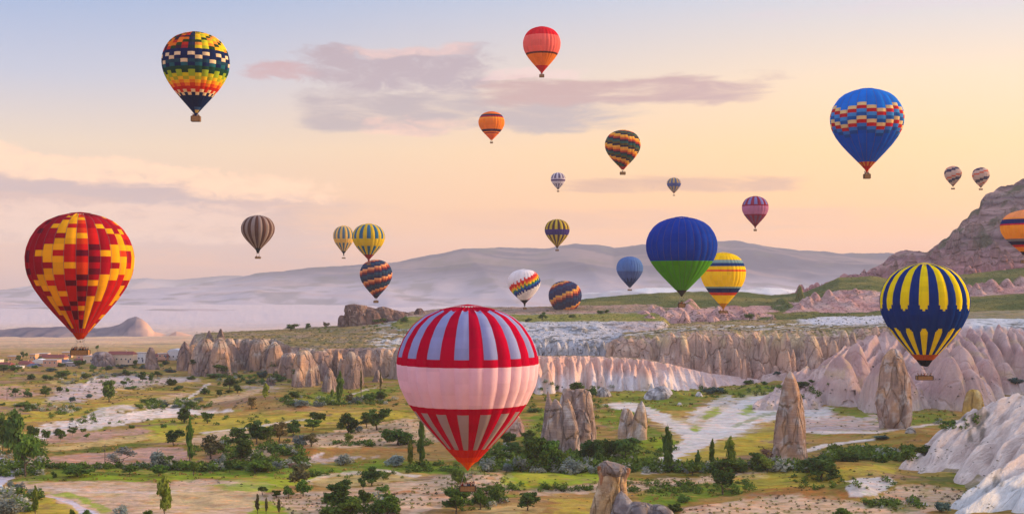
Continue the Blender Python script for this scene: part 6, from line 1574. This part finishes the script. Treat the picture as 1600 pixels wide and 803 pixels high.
dx = np.stack([np.cos(aa), np.sin(aa), np.zeros_like(aa)], -1) * ww[:, None]; up = np.stack([rg.normal(size=nt * nl) * .3 * hh, rg.normal(size=nt * nl) * .3 * hh, hh], -1)
Q = np.stack([P - dx * .6, P + dx * .6, P + dx + up, P - dx + up], 1).reshape(-1, 3)
pal = np.array([[.11, .14, .03], [.18, .20, .045], [.24, .20, .07], [.07, .10, .025], [.28, .24, .10]])
cc = np.repeat(pal[rg.integers(0, 5, nt)], nl, 0) * rg.uniform(.75, 1.25, (nt * nl, 1))
prop(link('grass', np_mesh('grass', Q, np.arange(nt * nl * 4).reshape(-1, 4), M_LEAF, face_cols=cc, smooth=False)), kind='stuff')

# ------------------------------------------------------------------ hot-air balloons
_tt = [0, .004, .02, .06, .12, .20, .28, .35, .43, .50, .60, .70, .80, .90, .95, 1.0]
_rr = [.20, .27, .42, .63, .785, .905, .975, 1.0, .988, .952, .842, .682, .485, .275, .17, .07]


def prof(t):
    a = np.linspace(0, 1, 401); b = np.interp(a, _tt, _rr)
    k = np.hanning(17); k /= k.sum(); b2 = np.convolve(np.pad(b, 8, mode='reflect', reflect_type='odd'), k, 'valid')
    w_ = sstep(.03, .08, a); b = b * (1 - w_) + b2 * w_
    return np.interp(t, a, b)


def rows_t(R, H, n, t1=1.0):
    """t values equally spaced along the envelope from crown to mouth"""
    a = np.linspace(0, t1, 500); r = prof(a) * R; z = a * H
    s = np.concatenate([[0], np.cumsum(np.hypot(np.diff(r), np.diff(z)))])
    return np.interp(np.linspace(0, s[-1], n + 1), s, a)


def person_mesh(seed, shirt, trousers, hair):
    verts = [(0, 0, .95), (0, 0, 1.15), (0, 0, 1.38), (0, 0, 1.50), (0, .01, 1.60), (0, .015, 1.70), (.11, 0, .90), (.11, .02, .48), (.11, 0, .06), (-.11, 0, .90), (-.11, .02, .48), (-.11, 0, .06), (.20, 0, 1.40), (.27, -.05, 1.14), (.20, -.24, 1.05), (-.20, 0, 1.40), (-.27, -.05, 1.14), (-.20, -.24, 1.05)]
    if seed % 3 == 1: verts[16] = (-.30, -.05, 1.62); verts[17] = (-.26, -.12, 1.88)
    ed = [(0, 1), (1, 2), (2, 3), (3, 4), (4, 5), (0, 6), (6, 7), (7, 8), (0, 9), (9, 10), (10, 11), (2, 12), (12, 13), (13, 14), (2, 15), (15, 16), (16, 17)]
    rad = [.15, .14, .15, .06, .10, .085, .09, .065, .05, .09, .065, .05, .065, .05, .04, .065, .05, .04]
    me = bpy.data.meshes.new('person'); me.from_pydata(verts, ed, [])
    o = bpy.data.objects.new('person_tmp', me); C.objects.link(o)
    o.modifiers.new('s', 'SKIN')
    for i, sv in enumerate(me.skin_vertices[0].data): sv.radius = (rad[i], rad[i] * .8); sv.use_root = (i == 0)
    dg = bpy.context.evaluated_depsgraph_get()
    m2 = bpy.data.meshes.new_from_object(o.evaluated_get(dg)); m2.name = 'person'
    bpy.data.objects.remove(o); bpy.data.meshes.remove(me)
    n = len(m2.vertices); co = np.zeros(n * 3, np.float32); m2.vertices.foreach_get('co', co); co = co.reshape(-1, 3)
    c = np.ones((n, 4), np.float32); skin = np.array(lin(196, 150, 124))
    c[:, :3] = np.where(co[:, 2:3] < .93, np.array(trousers), np.where(co[:, 2:3] < 1.47, np.array(shirt), skin))
    c[(co[:, 2] > 1.66) | ((co[:, 2] > 1.54) & (co[:, 1] > .05)), :3] = hair
    a = m2.attributes.new('tint', 'FLOAT_COLOR', 'POINT'); a.data.foreach_set('color', c.ravel())
    m2.materials.clear(); m2.materials.append(M_FABRIC)
    for p in m2.polygons: p.use_smooth = True
    return m2


PEOPLE = [person_mesh(0, lin(60, 60, 80), lin(40, 44, 60), lin(40, 30, 24)), person_mesh(1, lin(150, 50, 50), lin(50, 50, 60), lin(60, 44, 30)), person_mesh(2, lin(210, 205, 200), lin(60, 70, 100), lin(30, 26, 24)), person_mesh(3, lin(40, 90, 110), lin(36, 36, 40), lin(110, 86, 60)), person_mesh(4, lin(36, 36, 40), lin(70, 66, 60), lin(36, 30, 28))]


def frustum(bm, r0, z0, r1, z1, seg=24, mi=0, dip=0.0):
    def rg(r, z, d): return [bm.verts.new((r * math.cos(a), r * math.sin(a), z + d * math.cos(a * 2))) for a in np.linspace(0, 2 * math.pi, seg, endpoint=False)]
    A, B_ = rg(r0, z0, 0), rg(r1, z1, dip)
    for k in range(seg):
        f = bm.faces.new((A[k], A[(k + 1) % seg], B_[(k + 1) % seg], B_[k])); f.material_index = mi; f.smooth = True


def balloon(label, cx, top, bot, wpx, Wm, N, rows, colf, short, big=False, sub=1, ns=5, skirt=None, a0=0.0, bk=None, t1=1.0, people=0, crown=None, bulge=.16, tape=False, tilt=0.0, Yf=None, dx=0.0):
    Y = Yf or Wm * F / wpx
    R = wpx / 2 / F * Y * math.cos(math.atan((cx - 800) / F)); H = (bot - top) / F * Y
    x = PX(cx, Y); zt = PZ(top, Y); zm = zt - H
    b_top, b_bot, b_w = bk if bk else (bot + 2, bot + 5, 5)
    bh = max(.85, .66 * (b_bot - b_top) / F * Y); bw = max(1.3, b_w / F * Y); zb = PZ(b_bot, Y)
    o = empty('hot_air_balloon', (x, Y, zb)); o.rotation_euler = (0, tilt, 0)
    prop(o, label, 'balloon', 'hot air balloons over the valley')
    oz = zm - zb
    tt = rows_t(R, H, rows * sub, t1)
    rr = prof(tt) * R; zz = oz + H * (1 - tt)
    fr = np.linspace(0, 1, ns + 1)
    gw = 2 * math.pi / N
    gores = []
    for g in range(N):
        ph = -math.pi + (g + fr) * gw + a0                     # 0 faces the camera, grows to the right
        bl = 1 + bulge * gw * np.sin(np.pi * fr)[None, :] * np.minimum(1, tt * 10)[:, None]
        bl = bl / (1 + bulge * gw * .85)
        rad = rr[:, None] * bl
        V = np.stack([rad * np.sin(ph)[None, :], -rad * np.cos(ph)[None, :], np.broadcast_to(zz[:, None], rad.shape) - .02 * R * np.sin(np.pi * fr)[None, :] * (tt < .03)[:, None]], -1)
        fc = []
        for i in range(rows * sub):
            for j in range(ns):
                fc.append(colf(g - N / 2 + .5 + a0 / gw, i // sub, (tt[i] + tt[i + 1]) / 2, (j + .5) / ns, g) * (.93 + .14 * hsh(g, i // (3 * sub), 5)))
        gores.append((V.reshape(-1, 3), grid_faces(len(tt), ns + 1)[:, ::-1], np.array(fc)))
    if big:
        for V, Fc, c in gores:
            link('gore', np_mesh('gore', V, Fc, M_FABRIC, face_cols=c), o)
    else:
        k = len(gores[0][0])
        link('envelope', np_mesh('envelope', np.vstack([g[0] for g in gores]), np.vstack([g[1] + i * k for i, g in enumerate(gores)]), M_FABRIC, face_cols=np.vstack([g[2] for g in gores])), o)
    cc = crown if crown is not None else colf(0, 0, .001, .5, 0)
    nseg = 24
    a = np.linspace(0, 2 * math.pi, nseg, endpoint=False)
    V = np.vstack([np.stack([rr[0] * 1.02 * np.sin(a), rr[0] * 1.02 * np.cos(a), np.full(nseg, zz[0] + .01 * R)], -1), [[0, 0, zz[0] + .035 * R]]])
    link('crown_vent', np_mesh('crown_vent', V, np.array([[i, nseg, nseg, (i + 1) % nseg][:3] if False else [(i + 1) % nseg, i, nseg] for i in range(nseg)]), M_FABRIC, face_cols=np.tile(cc, (nseg, 1))), o)
    if tape:
        VV, FF = [], []
        hw = .03
        for g in range(N):
            p = -math.pi + g * gw + a0
            r_ = rr * .99 + .03
            c_ = np.stack([r_ * math.sin(p), -r_ * math.cos(p), zz], -1); s_ = np.array([math.cos(p), math.sin(p), 0]) * hw
            k = sum(len(v) for v in VV)
            VV.append(np.stack([c_ - s_, c_ + s_], 1).reshape(-1, 3))
            n_ = len(tt); FF.append(np.array([[k + 2 * i, k + 2 * i + 1, k + 2 * i + 3, k + 2 * i + 2] for i in range(n_ - 1)])[:, ::-1])
        tp = link('load_tapes', np_mesh('load_tapes', np.vstack(VV), np.vstack(FF), M_TAPE), o); tp['kind'] = 'stuff'
    rm = rr[-1]
    if skirt:
        ln, colr, rk_ = skirt
        bm = bmesh.new(); frustum(bm, rm * .985, zz[-1] + .004 * H, rm * rk_, zz[-1] - ln * H, dip=.012 * H)
        ob = bm_obj('skirt', bm, M_FABRIC, o)
        at = ob.data.attributes.new('tint', 'FLOAT_COLOR', 'POINT'); at.data.foreach_set('color', np.tile(np.array([*colr, 1.0], np.float32), len(ob.data.vertices)))
    # basket, burner, cables
    dp = max(1.1, min(bw * .55, 1.6))
    bm = bmesh.new()
    for k in range(7):                                      # woven courses, each a little proud of the next
        z0, z1 = bh * k / 7, bh * (k + 1) / 7; e = .018 * (k % 2)
        box_bm(bm, -bw / 2 - e, bw / 2 + e, -dp / 2 - e, dp / 2 + e, z0 + .001, z1 - .001)
    bas = bm_obj('basket', bm, M_WICKER, o)
    bm = bmesh.new(); e = .05
    for q in ((-bw / 2 - e, bw / 2 + e, -dp / 2 - e, -dp / 2 + e), (-bw / 2 - e, bw / 2 + e, dp / 2 - e, dp / 2 + e), (-bw / 2 - e, -bw / 2 + e, -dp / 2 + e, dp / 2 - e), (bw / 2 - e, bw / 2 + e, -dp / 2 + e, dp / 2 - e)): box_bm(bm, *q, bh + .002, bh + .09)
    bm_obj('rim', bm, M_LEATHER, bas)
    for sx_ in (-1, 1):
        for sy in (-1, 1):
            bm = bmesh.new(); box_bm(bm, sx_ * (bw / 2 + .03) - .09, sx_ * (bw / 2 + .03) + .09, sy * (dp / 2 + .03) - .09, sy * (dp / 2 + .03) + .09, .02, bh - .01); bm_obj('corner_pad', bm, M_LEATHER, bas)
    bm = bmesh.new(); box_bm(bm, -bw / 2 - .03, bw / 2 + .03, -dp / 2 - .03, dp / 2 + .03, -.09, -.001); bm_obj('skid', bm, M_LEATHER, bas)
    gap = max(.8, zz[-1] - (skirt[0] * H if skirt else 0) - bh)
    hb = bh + max(.5, min(2.0, gap * .72))
    fw = min(bw * .3, .7)
    bm = bmesh.new(); frustum(bm, .13, hb - .25, .17, hb + .18, 10); frustum(bm, .13, hb - .25, .001, hb - .26, 10)
    bur = bm_obj('burner', bm, M_STEEL, o)
    bm = bmesh.new()
    for sx_ in (-1, 1):
        for sy in (-1, 1):
            limb(bm, (sx_ * bw * .46, sy * dp * .44, bh), (sx_ * fw, sy * .35, hb - .1), .03, .03, 5)
    for s_ in (-1, 1):
        limb(bm, (-fw, s_ * .35, hb - .1), (fw, s_ * .35, hb - .1), .03, .03, 5); limb(bm, (s_ * fw, -.35, hb - .1), (s_ * fw, .35, hb - .1), .03, .03, 5)
    bm_obj('burner_frame', bm, M_STEEL, o)
    for k in range(8):
        aa = (k + .5) * math.pi / 4
        bm = bmesh.new(); limb(bm, (fw * (1 if math.cos(aa) > 0 else -1), .35 * (1 if math.sin(aa) > 0 else -1), hb - .08), (rm * .9 * math.cos(aa), rm * .9 * math.sin(aa), zz[-1]), .018, .018, 4)
        bm_obj('cable', bm, M_CABLE, o)
    for k in range(people):
        px_ = -bw / 2 + bw * (k // 2 + .5) / ((people + 1) // 2) + (.1 if k % 2 else -.1); py_ = -dp * .25 if k % 2 == 0 else dp * .22
        p = link('person', PEOPLE[(k * 3 + int(cx)) % 5]); p.location = (x + px_, Y + py_, zb + bh - .98 - .03 * (k % 3)); p.rotation_euler = (0, 0, k * 1.3 + (0 if k % 2 == 0 else 3.1))
        prop(p, f'passenger standing in the basket under {short}', 'person', f'passengers under {short}')
    return o


def rgb(r, g, b): return np.array(lin(r, g, b)) * 1.14


def hsh(a, b, s=0): return random.Random(a * 7919 + b * 104729 + s * 31).random()


NAVY = rgb(14, 38, 90); CREAM = rgb(232, 212, 176)
RED_D = rgb(150, 16, 40); RED_M = rgb(186, 28, 34); RED_O = rgb(208, 66, 34); RED_K = rgb(92, 14, 40); GOLD = rgb(232, 172, 28)
RY = ["DDDDDDYODDDD", "DDDDDDYODDDD", "DDDDDYYODDDD", "DDDDDDYYDDDD", "DDDDDYYODDDD", "DDDDYYRRDYDD", "DDDDDYYORDYD", "DDDDDDYYRDDY", "DDDDDYYORDDY", "DDDDYYRRKDYY", "DDDYYRRKDYYO", "DDDDYYRRKDYY", "DDDDDYYODDDY", "DKDDYYROKDYY", "DDDYYRRKDYYR", "DDYYRRKRYYRR", "DDDYYRRKDYRR", "DDDDYYRDDYRR", "DDDYYRRKYYRR", "DDDYYRKRYRRR", "DDDYDKRYYRRR", "DDDYYRKDYRRR", "DDDDYRKRYRRR", "DDDDYRRKYRRR", "DDDDYRRKYRRR", "DDDDDRRRRRRR"]


def c_redyel(s, r, t, f, g):
    c = int(math.floor(s + .5)) + 5
    if t > .965: return RED_M
    ch = RY[min(r, 25)][c] if 0 <= c < 12 else ('Y' if hsh(g, r) < .25 else 'R' if hsh(g, r) < .6 else 'D')
    if ch == 'D' and c < 4 and hsh(g, r, 3) < .12: return RED_K
    return {'D': RED_D, 'Y': GOLD, 'O': RED_O, 'R': RED_M, 'K': RED_K}[ch] * (.92 + .16 * hsh(g, r, 9))


def c_check(s, r, t, f, g):
    k = int(math.floor(s)); even = k % 2 == 0; alt = (k // 2) % 2 == 0
    if r < 10:
        q = hsh(g, r // 1, 2)
        if s < 0: return [rgb(196, 52, 40), rgb(226, 120, 40), rgb(150, 36, 50), rgb(236, 170, 40), rgb(60, 40, 60)][int(q * 5 if r > 3 else q * 3)] if (g + r) % 5 else rgb(40, 70, 40)
        if s < 1.2: return rgb(34, 54, 60) if r % 2 else rgb(40, 50, 90)
        return [rgb(226, 206, 40), rgb(190, 200, 50), rgb(246, 196, 40), rgb(236, 150, 60)][int(q * 4)] if (r + k) % 4 else rgb(36, 70, 40)
    if r == 10: return NAVY
    if r in (11, 12, 13):
        w_ = (r == 11) if even else ((r == 12) if alt else (r == 13))
        return CREAM if w_ else (NAVY if r < 13 else rgb(28, 70, 96))
    if r == 14: return rgb(30, 100, 120) if not even else NAVY
    if r == 15: return rgb(24, 70, 60)
    if r in (16, 17): return rgb(150, 180, 50) if even else rgb(24, 66, 50) if r == 16 else rgb(206, 200, 40)
    if r == 18: return rgb(236, 196, 40) if even else rgb(170, 180, 50)
    if r == 19: return rgb(236, 140, 40) if even else rgb(240, 190, 40)
    if r == 20: return rgb(214, 70, 34) if even else rgb(236, 130, 40)
    if r == 21: return rgb(196, 40, 30)
    if r in (22, 23): return CREAM if ((r == 22) == even) and (even or alt or r == 23) else (NAVY if r == 23 else rgb(196, 50, 34))
    if r >= 28 and 0 < s < 5: return rgb(206, 186, 110) if r % 2 else rgb(50, 90, 150)
    return NAVY


def c_blue(s, r, t, f, g):
    k = int(math.floor(s)) % 4; off = (0, -1, -2, -1)[k]
    q = r - 11 - off
    if t > .965: return rgb(206, 40, 20)
    if t > .925: return rgb(200, 60, 30) if (g % 2) else rgb(226, 150, 60)
    if 0 <= q < 8: return [rgb(236, 206, 140), rgb(196, 34, 46), rgb(70, 150, 214), rgb(30, 96, 170), rgb(236, 206, 140), rgb(196, 34, 46), rgb(60, 130, 206), rgb(30, 86, 160)][q]
    return rgb(26, 124, 226) if t < .5 else rgb(16, 92, 200)


def stripes(c1, c2, skirtcol=None, ts=.94, bands=()):
    def f_(s, r, t, f, g):
        for a, b, c in bands:
            if a <= t < b: return c
        if skirtcol is not None and t > ts: return skirtcol
        return c1 if g % 2 == 0 else c2
    return f_


def bands(base, lst):
    def f_(s, r, t, f, g):
        for a, b, c in lst:
            if a <= t < b: return c
        return base
    return f_


def windows(base, win, up, lo, extra=(), par=0):
    def f_(s, r, t, f, g):
        for a, b, c in extra:
            if a <= t < b: return c
        if g % 2 == par and (up[0] < t < up[1] or lo[0] < t < lo[1]) and .06 < f < .94: return win
        return base
    return f_


def diag(base, seq, slope, period, bottom=None, jag=1.0):
    def f_(s, r, t, f, g):
        if bottom is not None and t > .93: return bottom
        v = int(math.floor(r + slope * math.floor(s) + .01)) % period
        return seq.get(v, base)
    return f_


def c_rainbow(s, r, t, f, g):
    if t > .90: return rgb(30, 30, 44)
    d = r + .85 * math.floor(s) + (.5 if f < .5 else 0) - 9.5
    seq = [rgb(206, 40, 40), rgb(206, 40, 40), rgb(232, 120, 36), rgb(240, 200, 40), rgb(60, 140, 70), rgb(30, 90, 180), rgb(24, 50, 140), rgb(40, 40, 100)]
    if 0 <= d < 8: return seq[int(d)]
    if 17.5 <= d < 18.6: return rgb(190, 36, 50)
    if 18.6 <= d < 20.0: return rgb(40, 44, 96)
    if 20.0 <= d: return rgb(60, 30, 60) if d < 21 else rgb(34, 34, 50)
    return rgb(226, 224, 232)


def c_navyyel(s, r, t, f, g):
    if t > .885: return rgb(176, 86, 44)
    yel = rgb(236, 214, 20); nv = rgb(0, 48, 128)
    if g % 2: return nv
    e = abs(f - .5) * 2
    if t < .445 - .09 * (1 - math.sqrt(max(0, 1 - e * e))) and e < .97: return yel
    if t > .62 + .06 * (1 - math.sqrt(max(0, 1 - e * e))) and e < .95: return yel
    return nv


RW_R = rgb(176, 2, 50)


def c_redwhite(rd, gy, pk, gy2, og):
    def f_(s, r, t, f, g):
        if t > .885: return og if t > .93 else rd * .5 + og * .5
        if t < .018: return rd
        if .345 <= t < .607: return pk
        if g % 2 == 0 and .04 < f < .96:
            if t < .303: return gy
            if .648 < t: return gy2
        return rd
    return f_


PEACH = rgb(238, 150, 70)
balloon('multicoloured chequered balloon with navy foot, highest one over the valley', 306, 52, 177, 107, 20, 28, 30, c_check, 'the chequered balloon', big=True, bk=(178, 190, 13), people=4, skirt=(.03, NAVY, .6), tape=False, ns=4)
balloon('large dark red balloon with yellow zigzag blocks, above the village', 125.5, 334, 528, 172, 25, 28, 26, c_redyel, 'the red and yellow balloon', big=True, bk=(543, 554, 26), people=12, skirt=(.045, rgb(170, 50, 16), .55), tape=True, sub=2, a0=math.radians(2 + 6.43 * 0), t1=.955)
balloon('blue-grey and brown striped balloon with a black foot, alone before pink cloud', 403, 337, 392, 53, 19, 26, 24, stripes(rgb(150, 134, 132), rgb(90, 62, 56), rgb(20, 22, 34), .93), 'the blue-grey striped balloon', bk=(400, 404, 8), people=3, skirt=(.10, rgb(20, 22, 34), .45), t1=.96)
balloon('smaller pale yellow balloon with blue windows, farther one of the overlapping pair', 537, 353, 396, 33, 18, 24, 24, windows(rgb(226, 186, 96), rgb(70, 110, 140), (.04, .46), (.60, .90), [(.90, 1, rgb(26, 22, 30))]), 'the smaller yellow and blue balloon', bk=(402, 404, 5), skirt=(.08, rgb(26, 22, 30), .5))
balloon('yellow balloon with blue windows and red foot, above the navy spiral balloon', 576, 350, 405, 51, 19, 24, 30, windows(rgb(214, 184, 40), rgb(36, 104, 150), (.03, .42), (.64, .88), [(.88, 1, rgb(140, 30, 30))]), 'the larger yellow and blue balloon', bk=(411, 414, 6), skirt=(.07, rgb(140, 30, 30), .5), people=2)
balloon('navy balloon with stepped salmon stripes, just under the yellow and blue pair', 587.5, 406, 466, 51, 20, 26, 28, diag(rgb(40, 40, 84), {0: rgb(240, 172, 120), 1: rgb(206, 110, 76), 2: rgb(120, 44, 52), 4: rgb(36, 76, 112), 5: rgb(40, 66, 96)}, .5, 7, rgb(50, 36, 60)), 'the navy and salmon balloon', bk=(468, 473, 7), people=2)
balloon('red, pink and orange banded balloon, topmost in the middle of the sky', 846.5, 43, 113, 59, 19, 28, 30, bands(rgb(226, 110, 104), [(0, .23, rgb(206, 24, 48)), (.23, .61, rgb(226, 112, 106)), (.61, .62, rgb(90, 50, 40)), (.62, .86, rgb(226, 132, 36)), (.86, 1, rgb(190, 34, 30))]), 'the red and pink banded balloon', bk=(115, 121, 7), people=2, skirt=(.04, rgb(190, 34, 30), .5))
balloon('small orange balloon with dark bands below the grey cloud', 768, 175, 219, 41, 18, 26, 28, bands(rgb(236, 136, 30), [(0, .08, rgb(226, 110, 50)), (.10, .20, rgb(60, 40, 80)), (.20, .25, rgb(190, 40, 40)), (.25, .28, rgb(240, 170, 50)), (.66, .73, rgb(66, 36, 60)), (.75, .80, rgb(170, 50, 40)), (.82, 1, rgb(232, 110, 30))]), 'the small orange banded balloon', bk=(221, 224, 4))
balloon('dark spiral balloon with stepped orange stripes falling to the right, in open sky', 973, 204, 265, 56, 19, 26, 28, diag(rgb(44, 44, 70), {0: rgb(246, 190, 80), 1: rgb(236, 150, 50), 2: rgb(176, 60, 50), 4: rgb(40, 96, 96), 5: rgb(90, 84, 50)}, -.5, 7, rgb(170, 40, 36)), 'the dark spiral balloon in open sky', bk=(267, 273, 8), people=2)
balloon('tiny lilac-white balloon with purple windows in the orange sky', 872, 270, 296, 23, 17, 20, 24, windows(rgb(206, 200, 214), rgb(84, 74, 116), (.03, .38), (.68, .9), [(.44, .54, rgb(90, 70, 120)), (.93, 1, rgb(60, 50, 60))]), 'the tiny lilac balloon', bk=(297, 300, 3))
balloon('tiny blue and yellow striped balloon, smallest in the orange sky', 1053, 278, 302, 22, 17, 20, 24, stripes(rgb(70, 96, 150), rgb(190, 160, 90), rgb(120, 60, 50), .9, [(.38, .55, rgb(56, 74, 150))]), 'the tiny blue and yellow balloon', bk=(304, 306, 3))
balloon('small purple-pink balloon with crimson windowed cap, right of the blue and green one', 1180, 307, 354, 42, 18, 22, 28, c_redwhite(rgb(146, 30, 66), rgb(130, 130, 190), rgb(190, 120, 160), rgb(120, 70, 110), rgb(120, 24, 50)), 'the purple-pink balloon', bk=(357, 361, 4), skirt=(.05, rgb(120, 24, 50), .5))
balloon('small yellow and brown striped balloon with a purple belt', 870.5, 343, 386, 39, 18, 26, 26, stripes(rgb(206, 180, 60), rgb(76, 52, 56), rgb(70, 40, 40), .95, [(.38, .57, rgb(62, 46, 124))]), 'the purple-belted balloon', bk=(389, 392, 5), skirt=(.05, rgb(70, 40, 40), .6))
balloon('white balloon with a slanting rainbow band and black foot, low over the plateau', 820, 421, 474, 52, 19, 26, 28, c_rainbow, 'the white rainbow balloon', bk=(479, 483, 5), skirt=(.08, rgb(24, 24, 34), .5), tilt=math.radians(-2))
balloon('wide navy balloon with orange spiral stripes landing behind the plateau', 883, 439, 500, 52, 28, 28, 24, diag(rgb(40, 44, 90), {0: rgb(240, 176, 80), 1: rgb(220, 120, 70), 2: rgb(120, 36, 50), 4: rgb(36, 66, 110)}, .66, 8), 'the landing spiral balloon', bk=(502, 505, 6))
balloon('plain slate-blue balloon with a darker foot over the white mesa rim', 984, 401, 449, 42, 19, 26, 26, lambda s, r, t, f, g: rgb(84, 122, 182) if t < .45 else (rgb(70, 96, 150) if t < .70 + .05 * abs(f - .5) else (rgb(24, 50, 96) if (g % 2 or t > .82) else rgb(60, 86, 140))), 'the slate-blue balloon', bk=(451, 454, 6))
balloon('large royal blue balloon with a green lower half', 1065, 340, 459, 112, 24, 28, 36, bands(rgb(14, 62, 166), [(0, .565, rgb(14, 62, 166)), (.565, .96, rgb(86, 168, 36)), (.96, 1, rgb(70, 72, 60))]), 'the blue and green balloon', big=True, bk=(471, 480, 10), people=5, skirt=(.075, rgb(66, 64, 58), .25), tape=True, t1=.95)
balloon('bright yellow balloon with navy and red belts behind the blue and green one', 1130, 395, 480, 71, 21, 30, 40, bands(rgb(240, 204, 20), [(.148, .178, rgb(120, 160, 170)), (.178, .26, rgb(24, 60, 124)), (.305, .348, rgb(226, 80, 40)), (.625, .65, rgb(120, 160, 170)), (.65, .722, rgb(16, 44, 104)), (.735, .785, rgb(200, 60, 44)), (.93, 1, rgb(190, 130, 24))]), 'the yellow belted balloon', big=True, bk=(484, 489, 13), people=6, skirt=(.03, rgb(190, 130, 24), .6))
balloon('cobalt blue balloon with stepped cream, red and sky-blue belt, high on the sunny side', 1354.5, 140, 264, 116, 22, 22, 30, c_blue, 'the cobalt blue balloon', big=True, bk=(269, 279, 9), people=3, skirt=(.045, rgb(206, 40, 20), .3), tape=True, sub=2, ns=6, bulge=.2)
WB = rgb(206, 180, 168); NB = rgb(48, 46, 86); OB = rgb(214, 96, 56)
balloon('distant white balloon with navy and orange slanting stripes, farther from the mountain', 1489, 260, 291, 28, 18, 24, 16, diag(WB, {0: OB, 2: NB, 3: NB}, .36, 7, rgb(60, 50, 50)), 'the distant striped balloon', bk=(293, 296, 5))
balloon('distant white balloon with dark slanting stripes, nearer to the mountain top', 1532.5, 262, 293, 28, 18, 24, 16, diag(WB, {0: NB, 1: NB, 4: OB}, .36, 8, rgb(60, 50, 50)), 'the distant dark-striped balloon', bk=(294, 297, 5))
balloon('orange balloon with navy and crimson belts, cut off by the frame at the mountain', 1602, 329, 398, 80, 22, 30, 36, bands(rgb(240, 156, 56), [(0, .16, rgb(240, 160, 100)), (.19, .29, rgb(22, 44, 110)), (.29, .36, rgb(190, 34, 64)), (.36, .62, rgb(242, 164, 44)), (.66, .69, rgb(110, 120, 130)), (.69, .77, rgb(30, 34, 76)), (.77, .83, rgb(190, 40, 44)), (.83, .93, rgb(236, 150, 40)), (.93, 1, rgb(24, 24, 34))]), 'the orange belted balloon', big=True, bk=(404, 411, 12), people=4, skirt=(.06, rgb(24, 24, 34), .6), t1=.93)
balloon('navy balloon with bright yellow rounded stripes in front of the pink badland slope', 1444.5, 413, 572, 142, 25, 28, 66, c_navyyel, 'the navy and yellow balloon', big=True, bk=(584, 593, 24), people=10, skirt=(.055, rgb(22, 24, 32), .55), sub=1, ns=8, t1=.935, a0=0)
balloon('huge crimson and white balloon with grey windows, nearest of all', 731, 479, 729, 222, 25, 30, 54, c_redwhite(RW_R, rgb(138, 152, 200), rgb(226, 194, 212), rgb(158, 150, 158), rgb(214, 66, 14)), 'the crimson and white balloon', big=True, bk=(755, 766, 24), people=8, skirt=(.045, rgb(222, 92, 16), .22), sub=1, ns=6, a0=math.radians(3), crown=RW_R, t1=.965)

# ------------------------------------------------------------------ the morning air
def haze_box():
    bm = bmesh.new()
    bmesh.ops.create_cube(bm, size=1.0)
    x0, x1, y0, y1, z0, z1 = -9000, 9000, -400, 15500, -140, 560
    for v in bm.verts:
        v.co = ((x0 if v.co.x < 0 else x1), (y0 if v.co.y < 0 else y1), (z0 if v.co.z < 0 else z1))
    me = bpy.data.meshes.new('haze'); bm.to_mesh(me); bm.free()
    m = bpy.data.materials.new('haze'); m.use_nodes = True
    t = NT(m.node_tree)
    v = t.n('ShaderNodeVolumePrincipled', {'Color': (0.86, 0.88, 1.0, 1), 'Density': 0.000065, 'Anisotropy': 0.0})
    t.n('ShaderNodeOutputMaterial', {'Volume': v.outputs[0]})
    me.materials.append(m)
    prop(link('haze', me), kind='stuff')


haze_box()
